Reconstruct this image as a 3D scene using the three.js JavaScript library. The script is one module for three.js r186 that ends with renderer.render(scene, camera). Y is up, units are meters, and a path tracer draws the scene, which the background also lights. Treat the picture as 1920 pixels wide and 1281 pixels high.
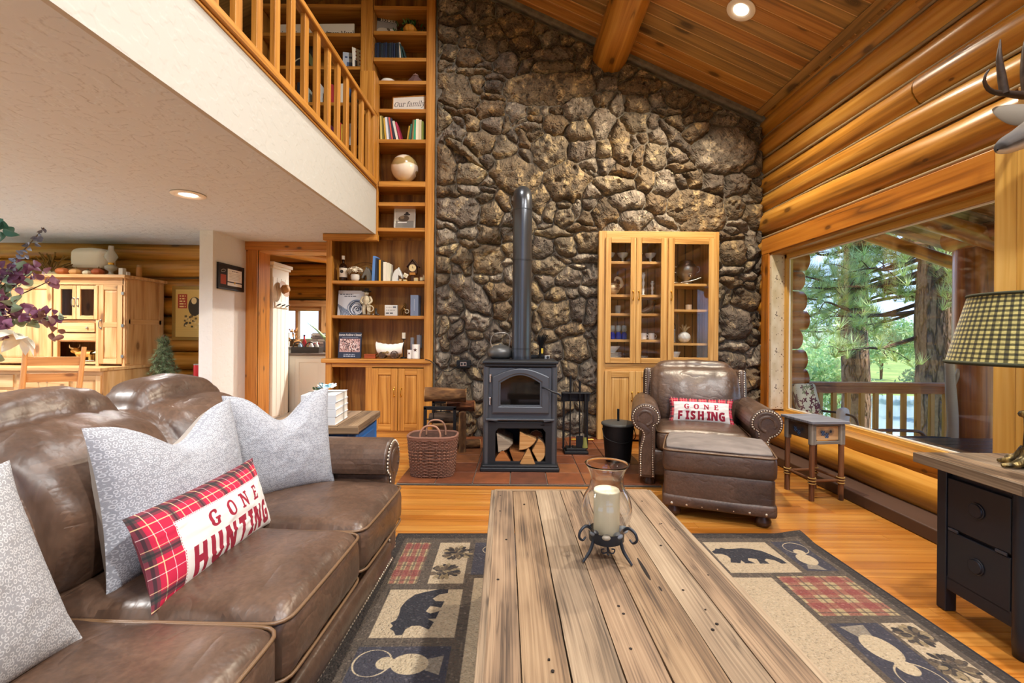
import * as THREE from 'three';
import { RoundedBoxGeometry } from 'three/addons/geometries/RoundedBoxGeometry.js';
import { mergeGeometries, mergeVertices } from 'three/addons/utils/BufferGeometryUtils.js';
import { RectAreaLightUniformsLib } from 'three/addons/lights/RectAreaLightUniformsLib.js';
RectAreaLightUniformsLib.init();

// ---------------------------------------------------------------- camera, sky, sun, exposure
const scene = new THREE.Scene();
const camera = new THREE.PerspectiveCamera(2 * Math.atan(640.5 / 853) * 180 / Math.PI, 1920 / 1281, 0.05, 400);
camera.position.set(0, 1.2, 0);
camera.rotation.z = 0.0087;
camera.setViewOffset(1920, 1281, -10, 10.5, 1920, 1281);
const renderer = new THREE.WebGLRenderer({ antialias: true });
renderer.toneMapping = THREE.LinearToneMapping;
renderer.toneMappingExposure = 1.15;
renderer.shadowMap.enabled = true;
{ // clear summer sky: pale at the horizon, blue above
  const w = 64, h = 128, d = new Float32Array(w * h * 4);
  for (let j = 0; j < h; j++) {
    const el = (j + 0.5) / h * 180 - 90, t = Math.pow(Math.max(0, el) / 90, 0.5);
    const c = el < 0 ? [0.5, 0.55, 0.5] : [0.8 - 0.78 * Math.min(t, 0.8), 0.92 - 0.66 * Math.min(t, 0.8), 1.12 - 0.4 * Math.min(t, 0.8)];
    for (let i = 0; i < w; i++) d.set([c[0] * 1.9, c[1] * 2.1, c[2] * 2.45, 1], (j * w + i) * 4);
  }
  const sky = new THREE.DataTexture(d, w, h, THREE.RGBAFormat, THREE.FloatType);
  sky.mapping = THREE.EquirectangularReflectionMapping; sky.magFilter = THREE.LinearFilter; sky.needsUpdate = true;
  scene.background = sky;
}
const sun = new THREE.DirectionalLight(new THREE.Color(1, 0.93, 0.8), 7.5);
sun.position.set(26, 34, 16); sun.castShadow = true;
Object.assign(sun.shadow.camera, { left: -30, right: 30, top: 30, bottom: -30, near: 1, far: 120 });
scene.add(sun);

// ---------------------------------------------------------------- helpers
const PI = Math.PI, V2 = THREE.Vector2, V3 = THREE.Vector3;
function rng(seed) { let s = (seed * 2654435761 + 12345) >>> 0; return () => { s |= 0; s = s + 0x6D2B79F5 | 0; let t = Math.imul(s ^ s >>> 15, 1 | s); t = t + Math.imul(t ^ t >>> 7, 61 | t) ^ t; return ((t ^ t >>> 14) >>> 0) / 4294967296; }; }
const lerp = (a, b, t) => a + (b - a) * t, clamp = (x, a = 0, b = 1) => Math.min(b, Math.max(a, x));
const sstep = (a, b, x) => { const t = clamp((x - a) / (b - a)); return t * t * (3 - 2 * t); };
function hash3(x, y, z) { let h = Math.imul(x, 374761393) + Math.imul(y, 668265263) + Math.imul(z, 2147483647 ^ 1274126177); h = Math.imul(h ^ h >>> 13, 1274126177); return ((h ^ h >>> 16) >>> 0) / 4294967296; }
function tn(x, y, px, py, s) { // tiling value noise with px by py cells
  const xi = Math.floor(x), yi = Math.floor(y); let u = x - xi, v = y - yi; u = u * u * (3 - 2 * u); v = v * v * (3 - 2 * v);
  const x0 = ((xi % px) + px) % px, x1 = (x0 + 1) % px, y0 = ((yi % py) + py) % py, y1 = (y0 + 1) % py;
  return lerp(lerp(hash3(x0, y0, s), hash3(x1, y0, s), u), lerp(hash3(x0, y1, s), hash3(x1, y1, s), u), v);
}
function fbm2(u, v, fx, fy, oct, s) { let a = 0.5, r = 0, n = 0; for (let o = 0; o < oct; o++) { r += a * tn(u * fx, v * fy, fx, fy, s + o * 17); n += a; a *= 0.5; fx *= 2; fy *= 2; } return r / n; }
function n3(x, y, z, s = 0) { // value noise in space, 0..1
  const xi = Math.floor(x), yi = Math.floor(y), zi = Math.floor(z); let u = x - xi, v = y - yi, w = z - zi; u = u * u * (3 - 2 * u); v = v * v * (3 - 2 * v); w = w * w * (3 - 2 * w);
  const H = (a, b, c) => hash3(a + s * 131, b, c);
  return lerp(lerp(lerp(H(xi, yi, zi), H(xi + 1, yi, zi), u), lerp(H(xi, yi + 1, zi), H(xi + 1, yi + 1, zi), u), v), lerp(lerp(H(xi, yi, zi + 1), H(xi + 1, yi, zi + 1), u), lerp(H(xi, yi + 1, zi + 1), H(xi + 1, yi + 1, zi + 1), u), v), w);
}
const fb3 = (x, y, z, s = 0) => (n3(x, y, z, s) * 4 + n3(x * 2.1, y * 2.1, z * 2.1, s + 1) * 2 + n3(x * 4.3, y * 4.3, z * 4.3, s + 2)) / 7;
const hex = (h) => [(h >> 16) & 255, (h >> 8) & 255, h & 255];
const mix3 = (a, b, t) => [lerp(a[0], b[0], t), lerp(a[1], b[1], t), lerp(a[2], b[2], t)];
let nTex = 0, nPix = 0;
function tex(w, h, f, srgb = true, rep = [1, 1]) {
  nTex++; nPix += w * h; // f(u, v) -> [r, g, b] in 0..255 or one number
  const d = new Uint8Array(w * h * 4);
  for (let j = 0; j < h; j++) for (let i = 0; i < w; i++) {
    const c = f((i + 0.5) / w, (j + 0.5) / h), k = (j * w + i) * 4;
    if (typeof c === 'number') d[k] = d[k + 1] = d[k + 2] = clamp(c, 0, 255); else { d[k] = clamp(c[0], 0, 255); d[k + 1] = clamp(c[1], 0, 255); d[k + 2] = clamp(c[2], 0, 255); }
    d[k + 3] = 255;
  }
  const t = new THREE.DataTexture(d, w, h, THREE.RGBAFormat); t.wrapS = t.wrapT = THREE.RepeatWrapping; t.magFilter = THREE.LinearFilter; t.minFilter = THREE.LinearMipmapLinearFilter;
  if (srgb) t.colorSpace = THREE.SRGBColorSpace; t.repeat.set(1 / rep[0], 1 / rep[1]); t.needsUpdate = true; return t;
}
function canvasTex(w, h, draw, rep = [1, 1]) {
  nTex++; nPix += w * h; const c = document.createElement('canvas'); c.width = w; c.height = h; draw(c.getContext('2d'), w, h);
  const t = new THREE.CanvasTexture(c); t.colorSpace = THREE.SRGBColorSpace; t.wrapS = t.wrapT = THREE.RepeatWrapping; t.magFilter = THREE.LinearFilter; t.repeat.set(1 / rep[0], 1 / rep[1]); return t;
}
// wood: u runs along the grain; the texture covers len x wid metres
function woodMaps({ w = 1024, h = 512, len = 2, wid = 0.6, light, mid, dark, grain = 40, rings = 6, knots = 4, kr = 0.02, streak = 0.5, seed = 1, weather = 0, bump = true, cracks = 0 }) {
  const R = rng(seed), K = []; for (let i = 0; i < knots; i++) K.push([R(), R(), kr * (0.5 + R())]);
  light = hex(light); mid = hex(mid); dark = hex(dark);
  const f = (u, v) => {
    let kd = 0, wv = 0;
    for (const k of K) { let du = Math.abs(u - k[0]); du = Math.min(du, 1 - du) * len; let dv = v - k[1]; dv -= Math.round(dv); dv *= wid; const e = Math.hypot(du * 0.45, dv) / k[2]; if (e < 6) { wv += Math.sign(dv) * Math.exp(-e * 0.7) * k[2] / wid * 1.3; kd = Math.max(kd, e < 1 ? 1 - 0.35 * Math.abs(Math.sin(e * 9)) : Math.exp(-(e - 1) * 2.2) * 0.75); } }
    const vv = v + wv + (fbm2(u, v, 3, 4, 2, seed + 5) - 0.5) * 0.05;
    const ring = 0.5 + 0.5 * Math.sin(vv * rings * 2 * PI + 2.5 * fbm2(u, v, 2, 3, 2, seed + 9));
    const fine = fbm2(u, vv, 5, grain, 3, seed + 21), wide = fbm2(u, vv, 2, Math.max(3, grain >> 3), 2, seed + 33);
    const rg = cracks ? Math.pow(1 - Math.abs(2 * fbm2(u, v, 4, cracks, 2, seed + 51) - 1), 14) * sstep(0.45, 0.6, fbm2(u, v, 5, 5, 2, seed + 61)) : 0; if (rg * 0.6 > kd) kd = rg * 0.6;
    return { t: clamp(0.45 * wide + 0.3 * ring * streak + 0.55 * (fine - 0.5) * 1.3 + 0.12 + weather * 0.4 * (fbm2(u, v, 9, 9, 3, seed + 41) - 0.5)), kd, fine, ring };
  };
  const map = tex(w, h, (u, v) => { const q = f(u, v); let c = q.t < 0.5 ? mix3(light, mid, q.t * 2) : mix3(mid, dark, q.t * 2 - 1); return mix3(c, mix3(dark, [20, 10, 4], 0.45), q.kd * 0.85); }, true, [len, wid]);
  const bm = bump ? tex(w >> 1, h >> 1, (u, v) => { const q = f(u, v); return 255 * clamp(0.75 - 0.5 * q.t - 0.2 * (1 - q.fine) - q.kd * 0.3); }, false, [len, wid]) : null;
  return { map, bump: bm };
}
function std(o) { const p = { roughness: 0.6, ...o }; const M = ('clearcoat' in p || 'sheen' in p || 'transmission' in p || 'specularIntensity' in p || 'ior' in p) ? THREE.MeshPhysicalMaterial : THREE.MeshStandardMaterial; return new M(p); }
const col = (c, o = {}) => std({ color: c, ...o });
const tint = (m, c) => { const r = m.clone(); r.color.set(c); return r; };

// geometry helpers
const T = (g, x = 0, y = 0, z = 0, rx = 0, ry = 0, rz = 0) => { if (rx || ry || rz) g.applyMatrix4(new THREE.Matrix4().makeRotationFromEuler(new THREE.Euler(rx, ry, rz))); return g.translate(x, y, z); };
const rbox = (w, h, d, r = 0.004, s = 1) => { r = Math.min(r, w * 0.45, h * 0.45, d * 0.45); const g = new RoundedBoxGeometry(w, h, d, s, r); return g; };
function guv(g, grain = 'x', off = [0, 0]) { // texture coordinates in metres, u along the grain
  if (g.index) g = g.toNonIndexed();
  const p = g.attributes.position, n = g.attributes.normal, uv = new Float32Array(p.count * 2), A = { x: 0, y: 1, z: 2 }[grain], e = p.array;
  for (let i = 0; i < p.count; i += 3) {
    const nn = [0, 1, 2].map((k) => Math.abs(n.array[i * 3 + k] + n.array[i * 3 + 3 + k] + n.array[i * 3 + 6 + k]));
    const o = [0, 1, 2].filter((k) => k !== A); let B = nn[A] > nn[o[0]] && nn[A] > nn[o[1]] ? -1 : nn[o[0]] > nn[o[1]] ? o[1] : o[0];
    for (let j = i; j < i + 3; j++) { uv[j * 2] = (B < 0 ? e[j * 3 + o[0]] * 0.3 : e[j * 3 + A]) + off[0]; uv[j * 2 + 1] = (B < 0 ? e[j * 3 + o[1]] : e[j * 3 + B] + (B === o[0] ? 0 : 0.31)) + off[1]; }
  }
  g.setAttribute('uv', new THREE.BufferAttribute(uv, 2)); return g;
}
let offN = 0; const nextOff = () => { offN++; return [(offN * 0.618) % 1 * 3, (offN * 0.414) % 1 * 2]; };
const wbox = (w, h, d, grain, x = 0, y = 0, z = 0, r = 0.004) => T(guv(rbox(w, h, d, r), grain, nextOff()), x, y, z);
const lathe = (pts, seg = 24) => new THREE.LatheGeometry(pts.map((p) => new V2(p[0], p[1])), seg);
const cyl = (r1, r2, h, seg = 20, x = 0, y = 0, z = 0) => new THREE.CylinderGeometry(r1, r2, h, seg).translate(x, y, z);
const sph = (r, x = 0, y = 0, z = 0, sx = 1, sy = 1, sz = 1, a = 16, b = 12) => new THREE.SphereGeometry(r, a, b).scale(sx, sy, sz).translate(x, y, z);
const curve = (pts, closed = false) => new THREE.CatmullRomCurve3(pts.map((p) => new V3(...p)), closed, 'centripetal');
const tube = (pts, r, seg = 24, rs = 8, closed = false) => new THREE.TubeGeometry(curve(pts, closed), seg, r, rs, closed);
function taper(pts, radii, seg = 24, rs = 8) { // tube whose radius follows radii
  const c = curve(pts), g = new THREE.TubeGeometry(c, seg, 1, rs), p = g.attributes.position;
  for (let i = 0; i <= seg; i++) { const t = i / seg, q = c.getPointAt(t), f = t * (radii.length - 1), k = Math.min(radii.length - 2, Math.floor(f)), r = lerp(radii[k], radii[k + 1], f - k);
    for (let j = 0; j <= rs; j++) { const n = i * (rs + 1) + j; p.setXYZ(n, q.x + (p.getX(n) - q.x) * r, q.y + (p.getY(n) - q.y) * r, q.z + (p.getZ(n) - q.z) * r); } }
  g.computeVertexNormals(); return g;
}
const prism = (pts, d, bev = 0, seg = 1) => { const s = new THREE.Shape(pts.map((p) => new V2(p[0], p[1]))); return new THREE.ExtrudeGeometry(s, { depth: d, bevelEnabled: bev > 0, bevelThickness: bev, bevelSize: bev, bevelOffset: -bev, bevelSegments: seg, curveSegments: 16 }); };
function merge(list) { const keep = list.map((g) => { let q = g.index ? g.toNonIndexed() : g.clone(); for (const k of Object.keys(q.attributes)) if (!['position', 'normal', 'uv'].includes(k)) q.deleteAttribute(k); if (!q.attributes.uv) q.setAttribute('uv', new THREE.BufferAttribute(new Float32Array(q.attributes.position.count * 2), 2)); q.morphAttributes = {}; return q; }); return mergeGeometries(keep); }
const warp = (g, f) => { const p = g.attributes.position, v = new V3(); for (let i = 0; i < p.count; i++) { v.fromBufferAttribute(p, i); f(v); p.setXYZ(i, v.x, v.y, v.z); } g.computeVertexNormals(); return g; };

const used = {};
function numbered(n) { if (!(n in used)) { used[n] = 0; return n; } used[n]++; return n + '_' + String(used[n]).padStart(3, '0'); }
function part(name, geo, mat, parent) { if (Array.isArray(geo)) geo = merge(geo); const m = new THREE.Mesh(geo, mat); m.name = name; m.castShadow = m.receiveShadow = true; parent.add(m); return m; }
function thing(name, label, category, pos = [0, 0, 0], ry = 0, group) { const o = new THREE.Group(); o.name = numbered(name); o.position.set(...pos); o.rotation.y = ry; o.userData = { label, category }; if (group) o.userData.group = group; scene.add(o); return o; }
function single(name, label, category, geo, mat, pos = [0, 0, 0], ry = 0, group) { if (Array.isArray(geo)) geo = merge(geo); const m = new THREE.Mesh(geo, mat); m.name = numbered(name); m.castShadow = m.receiveShadow = true; m.position.set(...pos); m.rotation.y = ry; m.userData = { label, category }; if (group) m.userData.group = group; scene.add(m); return m; }
function struct(name, geo, mat, label, category) { if (Array.isArray(geo)) geo = merge(geo); const m = new THREE.Mesh(geo, mat); m.name = numbered(name); m.castShadow = m.receiveShadow = true; m.userData = { kind: 'structure', label, category }; scene.add(m); return m; }
function structGroup(name, label, category) { const o = new THREE.Group(); o.name = numbered(name); o.userData = { kind: 'structure', label, category }; scene.add(o); return o; }
const box3 = (x0, x1, y0, y1, z0, z1) => new THREE.BoxGeometry(x1 - x0, y1 - y0, z1 - z0).translate((x0 + x1) / 2, (y0 + y1) / 2, (z0 + z1) / 2);
const wb3 = (x0, x1, y0, y1, z0, z1, grain, r = 0.004) => { const c = [(x0 + x1) / 2, (y0 + y1) / 2, (z0 + z1) / 2]; return wbox(x1 - x0, y1 - y0, z1 - z0, grain, ...c, r); };
const ORD = ['first', 'second', 'third', 'fourth', 'fifth', 'sixth', 'seventh', 'eighth', 'ninth', 'tenth', 'eleventh', 'twelfth', 'thirteenth', 'fourteenth', 'fifteenth', 'sixteenth', 'seventeenth', 'eighteenth', 'nineteenth', 'twentieth'];

// ---------------------------------------------------------------- materials
function woodMat(o, m = {}) { const k = woodMaps(o); return std({ map: k.map, bumpMap: k.bump, bumpScale: o.bs ?? 0.0006, roughness: 0.45, ...m }); }
const M = {};
M.oak = woodMat({ light: 0xcd9446, mid: 0xb4782e, dark: 0x845016, grain: 90, rings: 9, knots: 0, streak: 0.8, seed: 3, len: 1.6, wid: 0.7 }, { roughness: 0.42 });
M.oakBack = woodMat({ light: 0xbc883e, mid: 0x9c6828, dark: 0x684016, grain: 70, rings: 7, knots: 0, streak: 1.2, bump: false, seed: 8, len: 1.2, wid: 1.2 }, { roughness: 0.5 });
M.oakPale = woodMat({ light: 0xe0b878, mid: 0xcb9a56, dark: 0x9a6a30, grain: 90, rings: 9, knots: 0, streak: 0.9, bump: false, seed: 5, len: 1.6, wid: 0.7 }, { roughness: 0.42 });
M.log = woodMat({ light: 0xd8a450, mid: 0xb87c2a, dark: 0x6c400a, cracks: 9, grain: 34, rings: 4, knots: 10, kr: 0.014, streak: 0.6, seed: 11, len: 4, wid: 0.75, w: 2048, bs: 0.008, weather: 1 }, { roughness: 0.34, clearcoat: 0.25, clearcoatRoughness: 0.3 });
M.logDark = M.log;
M.ceil = [21, 22, 23].map((s, i) => woodMat({ light: [0xd2a45e, 0xbf9858, 0xcc9a50][i], mid: [0xb47e3e, 0x9c7844, 0xac7636][i], dark: [0x6e4a22, 0x5e4a2c, 0x6a4418][i], grain: 26, rings: 3, knots: 3, kr: 0.022, streak: 0.7, bump: false, seed: s, len: 3.2, wid: 0.5, weather: 0.6 }, { roughness: 0.38, clearcoat: 0.15, clearcoatRoughness: 0.3 }));
M.floor = [31, 32, 33].map((s, i) => woodMat({ light: [0xc48a40, 0xbc8038, 0xc89448][i], mid: [0xac6e2a, 0xa46422, 0xb07632][i], dark: [0x7e4a14, 0x764410, 0x86541c][i], grain: 60, rings: 6, knots: 0, streak: 0.7, seed: s, len: 2.4, wid: 0.6, bump: false }, { roughness: 0.3, clearcoat: 0.35, clearcoatRoughness: 0.16 }));
M.barn = [41, 42, 43].map((s, i) => woodMat({ light: [0xb2a08a, 0xa8957c, 0xb0a390][i], mid: [0x8e7a66, 0x86715a, 0x8a7b6a][i], dark: [0x4a3d32, 0x443629, 0x4a4036][i], cracks: 60, grain: 150, rings: 3, knots: 2, kr: 0.014, streak: 0.9, seed: s, len: 1.5, wid: 0.5, weather: 1.2, w: 1024, h: 1024, bs: 0.002 }, { roughness: 0.8, color: 0xe4d8c8 }));
M.pine = woodMat({ light: 0xe6c090, mid: 0xd2a26a, dark: 0xa36c3a, grain: 34, rings: 4, knots: 5, kr: 0.016, streak: 0.6, bump: false, seed: 51, len: 1.8, wid: 0.8 }, { roughness: 0.45 });
M.pineDark = M.pine;
M.post = woodMat({ light: 0xdcb468, mid: 0xc89844, dark: 0x8c6420, grain: 30, rings: 3, knots: 2, kr: 0.015, streak: 0.5, bump: false, seed: 57, len: 2.4, wid: 0.6 }, { roughness: 0.45 });
M.fire = [61, 62].map((s, i) => woodMat({ light: [0xd8b078, 0xb8a890][i], mid: [0xb98850, 0x8f8270][i], dark: [0x7a5028, 0x4e463c][i], grain: 40, rings: 5, knots: 1, bump: false, seed: s, w: 512, h: 256, len: 0.6, wid: 0.3, bs: 0.003 }, { roughness: 0.85 }));
M.bark = std({ map: tex(256, 256, (u, v) => { const a = fbm2(u, v, 5, 14, 3, 71); return mix3([66, 46, 32], [150, 122, 92], a * a * 1.4); }, true, [0.5, 0.5]), bumpMap: tex(256, 256, (u, v) => 255 * fbm2(u, v, 5, 14, 3, 71), false, [0.5, 0.5]), bumpScale: 0.02, roughness: 0.95 });
M.white = std({ color: 0xb8b4ac, bumpMap: tex(512, 512, (u, v) => 255 * sstep(0.42, 0.62, fbm2(u, v, 24, 24, 3, 75)), false, [1.2, 1.2]), bumpScale: 0.0012, roughness: 0.85 });
M.soffit = std({ color: 0xccd4de, bumpMap: tex(512, 512, (u, v) => 255 * sstep(0.4, 0.6, fbm2(u, v, 14, 14, 4, 76)), false, [1, 1]), bumpScale: 0.004, roughness: 0.9 });
M.mortar = std({ map: tex(256, 256, (u, v) => mix3([92, 86, 76], [136, 128, 116], fbm2(u, v, 12, 12, 4, 80)), true, [0.6, 0.6]), bumpMap: tex(256, 256, (u, v) => 255 * fbm2(u, v, 20, 20, 3, 81), false, [0.6, 0.6]), bumpScale: 0.008, roughness: 0.95 });
M.chink = col(0x9a8666, { roughness: 0.9 });
M.black = col(0x17181a, { roughness: 0.45, metalness: 0.3 });
M.iron = col(0x2a2b2e, { roughness: 0.5, metalness: 0.6 });
M.brass = col(0xd9a845, { roughness: 0.25, metalness: 1 });
M.chrome = col(0xd8d8da, { roughness: 0.15, metalness: 1 });
M.pewter = col(0xa8a49c, { roughness: 0.35, metalness: 1 });
M.glass = std({ color: 0xffffff, transmission: 1, roughness: 0.02, thickness: 0, ior: 1.45 });
M.paper = col(0xece6d8, { roughness: 0.9 });
// ---------------------------------------------------------------- structure
function logGeo(len, r, seed, { seg = 0.14, rs = 18, bow = 0.012, rough = 0.1, taperTo = 1 } = {}) { // lies along +x from 0
  const n = Math.max(6, Math.ceil(len / seg)), pos = [], uv = [], idx = [], R = rng(seed), o = R() * 40, vo = R() * 3;
  for (let i = 0; i <= n; i++) for (let j = 0; j <= rs; j++) {
    const x = len * i / n, a = j / rs * 2 * PI, ca = Math.cos(a), sa = Math.sin(a);
    const k = r * lerp(1, taperTo, i / n) * (1 + rough * 2 * (fb3(x * 1.1 + o, ca * 0.8, sa * 0.8, seed) - 0.5) + rough * 0.7 * (n3(x * 5 + o, ca * 2, sa * 2, seed + 5) - 0.5));
    pos.push(x, k * ca + bow * Math.sin(x * 1.3 + o), k * sa + bow * Math.cos(x * 0.9 + o)); uv.push(x + o, j / rs * 2 * PI * r + vo);
  }
  for (let i = 0; i < n; i++) for (let j = 0; j < rs; j++) { const a = i * (rs + 1) + j, b = a + rs + 1; idx.push(a, a + 1, b, b, a + 1, b + 1); }
  const g = new THREE.BufferGeometry(); g.setAttribute('position', new THREE.Float32BufferAttribute(pos, 3)); g.setAttribute('uv', new THREE.Float32BufferAttribute(uv, 2)); g.setIndex(idx); g.computeVertexNormals();
  const na = g.attributes.normal; for (let i = 0; i <= n; i++) { const a = i * (rs + 1), b = a + rs; for (let k = 0; k < 3; k++) { const m = (na.array[a * 3 + k] + na.array[b * 3 + k]) / 2; na.array[a * 3 + k] = na.array[b * 3 + k] = m; } }
  const caps = [0, n].map((i) => { const s = new THREE.Shape(); for (let j = 0; j < rs; j++) { const k = (i * (rs + 1) + j) * 3; s[j ? 'lineTo' : 'moveTo'](pos[k + 1], pos[k + 2]); } const c = new THREE.ShapeGeometry(s); const p = c.attributes.position, q = new Float32Array(p.count * 3), nn = new Float32Array(p.count * 3); for (let j = 0; j < p.count; j++) { q.set([i ? len : 0, p.getX(j), p.getY(j)], j * 3); nn.set([i ? 1 : -1, 0, 0], j * 3); } c.setAttribute('position', new THREE.BufferAttribute(q, 3)); c.setAttribute('normal', new THREE.BufferAttribute(nn, 3)); return c; });
  return merge([g, ...caps]);
}
// a log between two points
function logTo(a, b, r, seed, o) { const A = new V3(...a), B = new V3(...b), d = B.clone().sub(A), L = d.length(); const g = logGeo(L, r, seed, o); g.applyQuaternion(new THREE.Quaternion().setFromUnitVectors(new V3(1, 0, 0), d.normalize())); return g.translate(...a); }

// floor: oak boards laid across the room, plain slabs outside the part in view
{
  const floor = structGroup('floor', 'golden oak strip floor running across the room', 'floor');
  part('subfloor', box3(-9, 3.1, -0.3, -0.02, -9.2, 4.2), M.floor[0], floor);
  const slab = (x0, x1, z0, z1) => part('floor_area', guv(box3(x0, x1, -0.03, 0, z0, z1), 'x'), M.floor[0], floor);
  slab(-9, -3.7, -9.2, -6.1); slab(-3.7, 2.84, -1.2, 1.2); slab(-1.9, 2.84, 1.2, 4.2);
  const bounceCarpet = std({ map: tex(128, 128, (u, v) => mix3([176, 172, 166], [202, 198, 192], fbm2(u, v, 40, 40, 2, 95)), true, [0.5, 0.5]), roughness: 1 }); part('added_bounce_carpet', [guv(box3(-9, -3.7, -0.03, 0, -6.1, 4.2), 'x'), guv(box3(-3.7, -1.9, -0.03, 0, 1.2, 4.2), 'x')], bounceCarpet, floor); slab(-3.7, 2.84, -9.2, -5.85);  // pale carpet added out of view to bounce neutral light onto the loft ceiling
  const R = rng(4), w = 0.0835;
  for (let z = -1.2, row = 0; z - w > -5.86; z -= w, row++) {
    let x = -3.7 - R() * 1.2; while (x < 2.84) { const L = 1.1 + R() * 1.9, x0 = Math.max(-3.7, x), x1 = Math.min(2.84, x + L); x += L; if (x1 - x0 < 0.05) continue;
      if (z < -3.66 && x0 > -0.94 && x1 < 1.14) continue;
      part('floor_board', wb3(x0 + 0.0006, x1 - 0.0006, -0.02, 0, z - w + 0.0005, z - 0.0005, 'x', 0.0015), M.floor[Math.floor(R() * 3)], floor); }
  }
}
// tiled hearth
{
  const h = structGroup('hearth', 'low hearth of reddish brown tiles under the stove', 'hearth');
  part('hearth_base', box3(-0.955, 1.16, 0, 0.012, -5.36, -3.63), M.mortar, h);
  const tm = [0x7a4426, 0x6b3a22, 0x84502e, 0x5e3626].map((c, i) => std({ map: tex(128, 128, (u, v) => mix3(hex(c).map((q) => q * 0.75), hex(c).map((q) => q * 1.12), fbm2(u, v, 6, 6, 4, 200 + i)), true, [0.4, 0.4]), roughness: 0.5 }));
  const R = rng(14); for (let i = 0; i < 7; i++) for (let k = 0; k < 6; k++) part('tile', wb3(-0.95 + i * 0.3015, -0.95 + i * 0.3015 + 0.295, 0.004, 0.022, -(3.64 + k * 0.287 + 0.28), -(3.64 + k * 0.287), 'x', 0.003), tm[Math.floor(R() * 4)], h);
}
const ceilY = (x) => 5.08 - 0.451 * x;
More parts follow.
